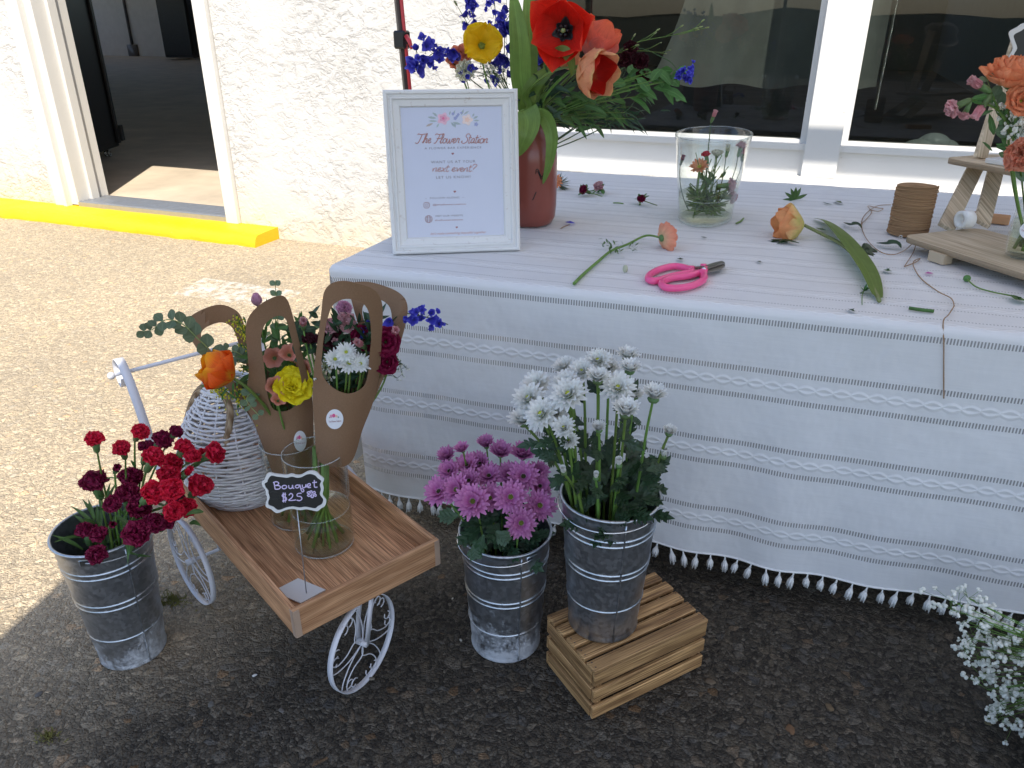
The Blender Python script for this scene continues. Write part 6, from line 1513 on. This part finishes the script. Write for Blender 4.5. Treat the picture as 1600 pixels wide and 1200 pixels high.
scrap('stem_scrap', 'slender stem with a round green bud at the right edge of the cloth', 'stem piece', 1550, 448, [('stem', 'stem', tw([(1511, 436, .008), (1525, 448, .004), (1550, 456, .004), (1580, 462, .004), (1604, 470, .004)], .0018)), ('bud', 'leaf_mid', lambda b: b.ball(pt(1511, 435, .008), .0085, 10, 6)), ('leaf', 'leaf_mid', lf([(1582, 461, .004), (1590, 468, .008), (1602, 468, .003)], .022))])
scrap('sprig_scrap', 'tiny ferny sprig beside the cut end of the tulip stem', 'sprig', 1350, 455, [('stem', 'stem', tw([(1347, 476, .003), (1347, 462, .003), (1350, 454, .003)], .001)), ('leaves', 'leaf_mid', lambda b: [b.leaf([pt(1350, 455, .004)+d_*.018*t_ for t_ in (0, .4, .7, 1)], [.001, .006, .005, .0003], UP, .1, 2) for d_ in [jit((0, 0, .2), 1) for _ in range(12)]])])
scrap('sprig_scrap', 'small green sprig standing near the wall end above the lying tulip', 'sprig', 1242, 308, [('leaves', 'leaf_mid', lambda b: [b.leaf([pt(1242, 312, .004)+d_*.045*t_ for t_ in (0, .4, .7, 1)], [.002, .013, .010, .0004], tocam(pt(1242, 312)), .1, 2) for d_ in [jit((0, 0, .8), .9) for _ in range(7)]])])
scrap('petal_scrap', 'violet petal beside a tan twig at the left of the table', 'petal', 890, 348, [('petal', 'blue_pet', lf([(883, 347, .003), (890, 348, .005), (899, 349, .002)], .018)), ('twig', 'twine', tw([(876, 357, .002), (884, 353, .004), (890, 351, .003)], .0015))])
scrap('stem_scrap', 'small green stem piece right of the table vase', 'stem piece', 1157, 345, [('stem', 'stem', tw([(1150, 349, .003), (1157, 346, .004), (1162, 341, .005)], .0026))])
scrap('stem_scrap', 'tiny green stem piece left of the table vase', 'stem piece', 966, 317, [('stem', 'stem', tw([(958, 317, .003), (966, 317, .003), (974, 318, .003)], .0022))])
scrap('leaf_scrap', 'tiny dark leaf crumb above the pink shears', 'leaf', 1063, 404, [('blade', 'leaf', lf([(1058, 404, .002), (1063, 405, .005), (1067, 404, .002)], .012))])
scrap('petal_scrap', 'small cream bud lying left of the pink shears', 'bud', 977, 420, [('bud', 'cream', lambda b: b.ball(pt(977, 420, .008), (.007, .007, .010), 8, 6))])
scrap('leaf_scrap', 'dark crumb right of the pink shears', 'leaf', 1187, 409, [('blade', 'leaf', lf([(1183, 408, .002), (1187, 409, .005), (1191, 410, .002)], .009))])
scrap('leaf_scrap', 'tiny dark leaf near the front edge below the tulip', 'leaf', 1331, 484, [('blade', 'leaf', lf([(1327, 483, .002), (1331, 484, .006), (1336, 487, .002)], .014))])
scrap('leaf_scrap', 'brown crumb between the shears and the table vase', 'leaf', 1100, 370, [('blade', 'leaf', lf([(1095, 370, .002), (1100, 371, .003), (1105, 371, .001)], .007))])
for (x, y, s, m_, lb, ax) in ((938, 294, .042, 'pink_pet', 'pale pink bloom lying left of the table vase', (-.3, -.6, .6)), (915, 298, .036, 'wine_pet', 'wine coloured bloom lying beside the pale pink one', (-.5, -.6, .4)), (1001, 312, .030, 'wine_pet', 'dusty wine bloom lying between the pink bloom and the table vase', (.2, -.6, .5)), (850, 296, .032, 'pink_pet', 'pink bloom lying at the foot of the wire coil', (.3, -.6, .4))):
    P = pt(x, y, .018); o = thing('fallen_bloom', lb, 'flower', pt(x, y)); bl_carnation(o, P, Vector(ax), s, M[m_]); b = MB(); e_ = pt(x-30 if s > .031 and m_ != 'wine_pet' else x+26, y+9, .004); b.tube(bez(P, (P+e_)/2, e_, 4), .0016, 5); b.build('stem', M['stem'], o)
    b = MB()
    for k in range(9): d = jit((0, 0, .2), 1); b.leaf([P+d*.04*t_-UP*.012*t_ for t_ in (.2, .5, .8, 1)], [.002, .012, .010, .0005], UP, .1, 2)
    b.build('leaves', M['leaf_mid'], o)
P = pt(864, 284, .03); o = thing('fallen_posy', 'little posy with an orange daisy and grey green leaves lying right of the jar', 'posy', pt(864, 290)); bl_daisy(o, P, tocam(P, .5, .3), .07, M['orange_pet'], M['yellow_eye'], 3, (50, 80), .16, 16)
b = MB()
for k in range(44): d = jit(RT*.9-UP*.2, .9); c = pt(872, 288, .015); b.leaf([c+d*.05*t_ for t_ in (0, .4, .7, 1)], [.002, .006, .005, .0003], UP, .1, 2)
b.build('leaves', M['euc'], o)

# ------------------------------------------------------------------ twine spool
SP = pt(1417, 366); SP.z = TT
o = thing('twine_spool', 'spool of brown jute twine with a loose end trailing over the cloth edge', 'twine spool', SP)
b = MB(); N = 44*26; pts = []
hh_ = .135
for i in range(N+1):
    tt_ = i/26; a = 2*math.pi*tt_; z = .006+hh_*tt_/44
    zz = z+.0035*math.sin(a*1.0+tt_*.35); pts.append(SP+Vector((math.cos(a)*(.0525+.0016*math.sin(tt_*2.3)+.0014*noise.noise((tt_*.9, a*.3, 0))), math.sin(a)*(.0525+.0012*math.sin(tt_*2.3)), zz)))
b.tube(pts, .0021, 5); b.build('winding', M['twine'], o)
b = MB(); b.lathe(SP, [(.001, .002), (.050, .002), (.0515, .02), (.0515, hh_), (.049, hh_+.005), (.030, hh_+.004), (.022, hh_), (.020, hh_-.06), (.001, hh_-.06)], 36); b.build('core', M['twine'], o)
te = [(1392, 320, .004), (1370, 322, .004), (1352, 335, .003), (1346, 350, .003), (1352, 370, .003), (1370, 390, .003), (1392, 398, .003), (1412, 392, .003), (1426, 380, .012), (1432, 374, .016), (1428, 392, .004), (1416, 412, .003), (1414, 416, .003), (1430, 410, .003), (1438, 404, .003), (1428, 408, .003), (1428, 418, .003), (1440, 436, .003), (1465, 455, .003), (1486, 466, .003), (1491, 478, .003)]
P = crv([pt(*q) for q in te], 6); b = MB(); b.tube(P, .0012, 4); b.tube(crv([pt(1346, 350, .003), pt(1362, 332, .003), pt(1356, 322, .003), pt(1372, 325, .003), pt(1380, 326, .003), pt(1372, 330, .003), pt(1358, 328, .003)], 6), .0012, 4)
def pcl(x, y): q = yp(x, y, 1.70); return cpt(q.x, TZ-.0-q.z)+Vector((0, -.004, 0))
lastp = pt(1491, 478, .003); dn = [lastp, pt(1474, 505, .003)]
b.tube(crv([lastp, pt(1482, 492, .004), pt(1474, 502, .005)]+[pcl(1472, y)for y in (525, 550, 580, 612)], 6), .0012, 4); b.build('loose_end', M['twine'], o)
b = MB(); b.tube([pt(1407, 371, .006)+Vector((.004*math.cos(a), 0, .004*math.sin(a)+.002)) for a in np.linspace(0, 6.28, 10)[:-1]], .0012, 4, True); tag(b.build('white_bead_ring', M['white_paint'], loc=pt(1407, 371)), 'tiny white ring lying at the foot of the twine spool', 'ring')

# ------------------------------------------------------------------ plywood riser with jar
RC = zp(1408, 368, .79); q1 = zp(1600, 428, .79); g1 = (q1-RC).normalized(); g2 = Vector((-g1.y, g1.x, 0))
def shelf_pts(o_, w_, dp, rad, n=7):
    P = []
    for (cx_, cy_, a0) in ((rad, rad, math.pi), (w_-rad, rad, 1.5*math.pi), (w_-rad, dp-rad, 0), (rad, dp-rad, .5*math.pi)):
        for k in range(n): a = a0+math.pi/2*k/(n-1); P.append((cx_+rad*math.cos(a), cy_+rad*math.sin(a)))
    return P
def shelf(nm, o_, w_, dp, rad, z, th, parent):
    P = shelf_pts(o_, w_, dp, rad); f = lambda x, y, zz: Vector((o_.x, o_.y, 0))+g1*x+g2*y+UP*zz; n = len(P)
    b = MB(); b.add([f(x, y, z) for x, y in P], [tuple(range(n))], [(x, y) for x, y in P]); s_ = b.build(nm, M['ply'], parent, smooth=False)
    b = MB(); b.add([f(x, y, z-th) for x, y in P]+[f(x, y, z-.0002) for x, y in P], [tuple(range(n))[::-1]]+[(i, (i+1) % n, n+(i+1) % n, n+i) for i in range(n)]); b.build('shelf_edge', M['ply_edge'], s_)
    return s_
rs = thing('plywood_riser', 'two tier birch plywood display stand at the right end of the table', 'display stand', (RC.x, RC.y, TT))
LW = .62
shelf('shelf', RC, LW, .27, .035, .79, .014, rs)
UC = zp(1474, 246, .945); shelf('shelf', UC, .56, .22, .035, .945, .015, rs)
def brd(pa, pb, wd, nm='leg_board'):
    """slanted board from pa to pb (3D), width along g2-ish view plane"""
    d = (pb-pa).normalized(); s_ = g1; Mx = Matrix((d, (g2-d*g2.dot(d)).normalized(), d.cross((g2-d*g2.dot(d)).normalized()))).transposed()
    b = MB(); L = (pb-pa).length; b.box((pa+pb)/2, (L, wd, .012), Mx, bev=.001)
    b.uv = [(Vector(v_).dot(d), Vector(v_).dot(g2)) for v_ in b.v]; b.build(nm, M['ply'], rs, smooth=False)
pA = zp(1478, 356, .792); 
dA = dist(pA); dB = dist(zp(1535, 350, .792))
brd(pA, at(1524, 262, dist(UC)+.03), .045); brd(zp(1534, 350, .792), at(1556, 266, dist(UC)+.03), .045)
u1 = zp(1531, 247, .947); brd(u1, at(1592, 60, dist(u1)+.05), .045); brd(zp(1575, 252, .947), at(1604, 150, dist(u1)+.05), .045)
b = MB(); q = zp(1432, 392, TT+.02); b.box((q.x+g1.x*.05+g2.x*.03, q.y+g1.y*.05+g2.y*.03, TT+.014), (.05, .03, .026), math.atan2(g1.y, g1.x), bev=.001); b.build('foot', M['ply'], rs, smooth=False)
o = thing('wooden_block', 'thin wooden block lying behind the riser legs on the cloth', 'block', pt(1545, 345)); q = pt(1540, 340, .012); b = MB(); b.box(q+UP*.0, (.13, .05, .022), -.2, bev=.002); b.build('block', M['wood_tray'], o, smooth=False)
o = thing('ribbon_roll', 'roll of clear white ribbon lying behind the riser leg', 'ribbon roll', pt(1507, 348)); q = zp(1508, 343, .82); b = MB(); ax2 = (RT+FW*.2).normalized()
Rm = frame(ax2); vs = []; fs = []; n = 28
for r_, z_ in ((.024, -.016), (.024, .016), (.014, .016), (.014, -.016)):
    for k in range(n): a = 2*math.pi*k/n; vs.append(q+Rm@Vector((math.cos(a)*r_, math.sin(a)*r_, z_)))
for j in range(4):
    for k in range(n): fs.append((j*n+k, j*n+(k+1) % n, ((j+1) % 4)*n+(k+1) % n, ((j+1) % 4)*n+k))
b.add(vs, fs); b.build('roll', M['tassel'], o)
o = thing('white_card', 'white card box lying on the upper shelf of the riser', 'card', zp(1570, 252, .947)); q = zp(1572, 253, .950); b = MB(); b.box(q+g1*.05+UP*.003, (.16, .09, .014), math.atan2(g1.y, g1.x)+.1, bev=.002); b.build('card', M['white_paint'], o, smooth=False)
o = thing('chalk_tag', 'scalloped chalkboard tag cut by the right photo edge above the riser flowers', 'sign', at(1610, 80, dist(u1)))
def ct(x, y, l=0): return at(x, y, dist(u1)+.0-l)
out2 = [(1590, 42), (1600, 36), (1620, 38), (1645, 34), (1668, 42), (1676, 60), (1670, 75), (1674, 92), (1664, 106), (1640, 110), (1615, 106), (1594, 108), (1578, 100), (1577, 88), (1583, 76), (1579, 62), (1577, 50)]
oc = [(p.x, p.y) for p in crv([(x, y, 0) for x, y in out2], 3, True)]; ic = [(1626+(x-1626)*.87, 73+(y-73)*.80) for x, y in oc]
b = MB(); sheet(b, oc, [ic], ct, 8); b.build('frame', M['white_paint'], o, smooth=False, solid=.005); b = MB(); sheet(b, ic, [], ct, 10); b.build('chalkboard', M['black'], o, smooth=False, solid=.002)
# jar with bouquet
MJ = Vector((.505, 2.155, .791)); dmj = dist(MJ)
o = thing('mason_jar', 'quilted clear glass jar with a round sticker standing on the lower riser shelf', 'jar', MJ)
b = MB(); pr2 = [(.001, .004), (.036, .0), (.042, .006), (.046, .03), (.047, .08), (.045, .115), (.040, .135), (.034, .146), (.033, .165), (.034, .168), (.031, .166), (.031, .148), (.038, .13), (.044, .06), (.038, .01), (.001, .010)]
b.lathe(MJ, pr2, 40)
b.v = [(x+(x-MJ.x)*.035*math.sin(z*190)*math.cos(math.atan2(y-MJ.y, x-MJ.x)*8), y+(y-MJ.y)*.035*math.sin(z*190)*math.cos(math.atan2(y-MJ.y, x-MJ.x)*8), z) for x, y, z in b.v]
b.build('glass', M['glass'], o); b = MB(); b.lathe(MJ, [(.001, .012), (.040, .014), (.042, .09), (.001, .09)], 32); b.build('water', M['water'], o)
cs_ = (C0-MJ); cs_.z = 0; cs_.normalize(); cs_ = (cs_-RT*.12).normalized(); se = UP.cross(cs_); sc_ = MJ+cs_*.0485+UP*.075
b = MB(); n = 26; f_ = lambda a, q, l: sc_+se*(math.cos(a)*.021*q)+UP*(math.sin(a)*.021*q)-cs_*((math.cos(a)*.021*q)**2*9-l)
b.add([f_(0, 0, 0)]+[f_(2*math.pi*k/n, 1, 0) for k in range(n)], [(0, 1+k, 1+(k+1) % n) for k in range(n)]); st = b.build('sticker', M['paper'], o)
for (ox, oy, rr, mm) in ((-.4, .28, .2, 'pr_pink'), (0, .36, .2, 'pr_peach'), (.32, .28, .16, 'pr_rose')):
    b = MB(); b.add([f_(0, 0, .0006)+se*.021*(ox+rr*math.cos(a))+UP*.021*(oy+rr*math.sin(a)) for a in [2*math.pi*i/8 for i in range(8)]], [tuple(range(8))]); b.build('printed_flower', M[mm], st)
text('The Flower Station', .006, sc_+cs_*.001-UP*.002, se, UP, M['pr_maroon'], st, shear=.4, width=.034)
def pm2(x, y, do=0): return at(x, y, dmj+do)
JB2 = MJ+UP*.03
for k in range(8):
    a = k*2.4; o = thing('jar_stem', f'green stem in the jar on the riser, {ordinal(k)} at the water line', 'stem', JB2); b = MB(); b.tube([JB2+Vector((math.cos(a)*.028, math.sin(a)*.028, -.01)), MJ+Vector((math.cos(a+2.5)*.015, math.sin(a+2.5)*.015, .16))], random.uniform(.004, .0065), 7); b.build('stem', M['stem' if k % 2 else 'stem_pale'], o)
P = pm2(1585, 118, .0); o = thing('ranunculus', 'big orange ranunculus highest in the riser jar', 'ranunculus', JB2); bl_ranunc(o, P-UP*.02, tocam(P, 1.1, .1, .3), .105, M['orange_pet'], 5, 72); stemtube(o, JB2, P, UP, .003)
P = pm2(1592, 160, -.03); o = thing('ranunculus', 'yellow hearted orange bloom under the big one at the photo edge', 'ranunculus', JB2); bl_open(o, P, tocam(P, .2, .3), .085, M['orange_pet'], 7, (30, 74), .6, .08, 'yellow_eye', 3, .12); stemtube(o, JB2, P, UP, .003)
P = pm2(1602, 243, -.05); o = thing('carnation', 'peach carnation hanging over the rim of the riser jar', 'carnation', JB2); bl_carnation(o, P, tocam(P, .1, -.3), .080, M['peach_pet']); stemtube(o, JB2+UP*.12, P, UP, .003)
for i, (x, y, s, ax, cl_, lb) in enumerate(((1497, 165, .042, RT*-1-UP*.5, 0, 'leftmost pink carnation of the riser bouquet'), (1538, 162, .040, RT*-.3-UP*.6, 1, 'pink carnation bud hanging in the riser bouquet'), (1535, 136, .040, RT*-.8+UP*.4, 1, 'upper pink carnation of the riser bouquet'), (1510, 173, .03, RT*-.2-UP*.9, 0, 'small pink petals under the leftmost pink carnation'))):
    P = pm2(x, y, -.02); o = thing('pink_carnation', lb, 'carnation', JB2); q0 = bl_carnation(o, P, ax, s, M['pink_pet'], bool(cl_)); b = MB(); b.tube(crv([JB2, pm2(1590, 235, .0), pm2(1562, 175, -.01), q0], 6), .002, 6); b.build('stem', M['stem'], o)
    b = MB(); q = pm2(1545, 150+i*4, -.02); d = (q0-q).normalized(); b.leaf([q, q+(q0-q)*.4, q+(q0-q)*.8, q0], [.004, .014, .012, .003], tocam(q), .2, 3); b.build('leaf', M['leaf_mid'], o)
breath('baby\'s breath in the riser jar bouquet below the pink carnations', JB2+UP*.12, pm2(1583, 190, -.02), (.055, .04, .045), 70, .0062, 'stem_dark', 8)
euc('eucalyptus', 'eucalyptus leaves left of the big orange ranunculus', [JB2+UP*.12, pm2(1570, 190), pm2(1552, 150), pm2(1540, 118)], 5, .040)
fol2 = MB()
for k in range(26): c = pm2(random.uniform(1550, 1600), random.uniform(140, 250), random.uniform(0, .05)); d = jit((0, 0, .4), 1); fol2.leaf([c+d*.05*t_ for t_ in (0, .3, .7, 1)], [.003, .014, .011, .0005], jit(tocam(c), .6), .1, 3)
tag(fol2.build('jar_foliage', M['leaf_mid'], loc=JB2+UP*.15), 'mixed green leaves in the riser jar bouquet', 'foliage', kind='stuff')

# ------------------------------------------------------------------ baby's breath bucket at the lower right corner
BB = Vector((.645, 1.31, 0)); bucket('b', 'galvanised bucket of baby\'s breath mostly outside the lower right corner', BB, .30, .08, .105, M['galvX'], R(10))
for k, (x, y, rx, lb) in enumerate(((1510, 955, .05, 'highest spray reaching left over the tassels'), (1560, 985, .05, 'spray in front of the cloth hem'), (1540, 1035, .055, 'middle spray by the cloth'), (1590, 1020, .055, 'spray at the right photo edge'), (1555, 1080, .055, 'dense lower left spray'), (1595, 1085, .05, 'dense lower right spray'), (1575, 1125, .05, 'lowest spray'), (1610, 1150, .05, 'spray cut by the photo edge'), (1530, 990, .05, 'loose outer spray'))):
    c = at(x, y, 1.10+.02*(k % 3)); breath(f'baby\'s breath of the corner bucket, {lb}', BB+UP*.27, c, (rx, .045, .042), 36, .0062, 'stem', 7)

for k, (dx2, dy2, lb) in enumerate(((.02, .03, 'rear spray above the bucket'), (.07, -.02, 'right spray above the bucket'), (-.04, .06, 'inner spray above the rim'), (.04, .08, 'rear right spray above the rim'))):
    breath(f'baby\'s breath of the corner bucket, {lb}', BB+UP*.20, BB+Vector((dx2, dy2, .42+.02*k)), (.06, .06, .05), 36, .0062, 'stem', 7)

# ------------------------------------------------------------------ bits on the ground
rp_ = [(398, 1055, .006, (.6, .6, .58)), (707, 935, .004, (.55, .5, .4)), (535, 985, .012, (.20, .15, .09)), (1110, 1065, .013, (.22, .16, .10)), (1296, 1105, .012, (.25, .17, .09)), (1235, 1140, .014, (.28, .15, .07)), (580, 1060, .009, (.3, .26, .2)), (1545, 1130, .009, (.24, .2, .1)), (240, 865, .004, (.7, .7, .68)), (615, 930, .008, (.2, .17, .12)), (720, 1000, .005, (.4, .38, .33)), (60, 1085, .010, (.16, .15, .14)), (330, 1100, .010, (.20, .19, .17)), (440, 1110, .008, (.22, .2, .18))]
lbs = ['small white chip on the ground before the cart', 'pale splinter on the ground between cart and middle bucket', 'brown flat stone under the front wheel', 'brownish stone in the ground right of the crate', 'tan stone right of the crate near the cloth shadow', 'reddish tan stone at the bottom right of the ground', 'pale stone right under the front wheel', 'olive stone near the corner baby\'s breath', 'bright white chip beside the left bucket', 'flat stone just behind the front wheel', 'pale grey chip left of the middle bucket', 'dark grey stone left of the left bucket', 'grey stone below the cart in the foreground', 'grey pebble at the bottom, left of the front wheel']
for (x, y, s, c_), lb in zip(rp_, lbs):
    p = zp(x, y, s*.12); b = MB(); a = random.uniform(0, 3); Mx = Matrix.Rotation(a, 3, 'Z'); b.ball(p, (s, s*.62, s*.25), 9, 6, Mx); b.v = [tuple(Vector(v_)+Vector((noise.noise(Vector(v_)*150), noise.noise(Vector(v_)*150+Vector((5, 5, 5))), 0))*s*.25) for v_ in b.v]
    tag(b.build('pebble', simple('pebble_stone', tuple(q_*(.5 if s > .007 else .9) for q_ in c_), .85, 0, .3, 120, .5, 200), loc=p), lb, 'pebble')
b = MB()
for (x, y, rr, n_) in ((272, 938, .035, 260), (255, 945, .02, 80), (75, 1150, .03, 140)):
    c = zp(x, y, 0)
    for k in range(n_):
        a = random.uniform(0, 6.28); r = abs(random.gauss(0, .5))*rr; p = c+Vector((math.cos(a)*r*1.3, math.sin(a)*r*.7, .001)); d = jit((0, 0, .8), .8); L = random.uniform(.004, .011)
        b.leaf([p, p+d*L*.5, p+d*L], [.002, .0025, .0003], FW, .1, 1)
tag(b.build('moss', M['moss'], loc=zp(272, 938, 0)), 'small tufts of olive moss in the ground beside the left wheel', 'moss', kind='stuff')
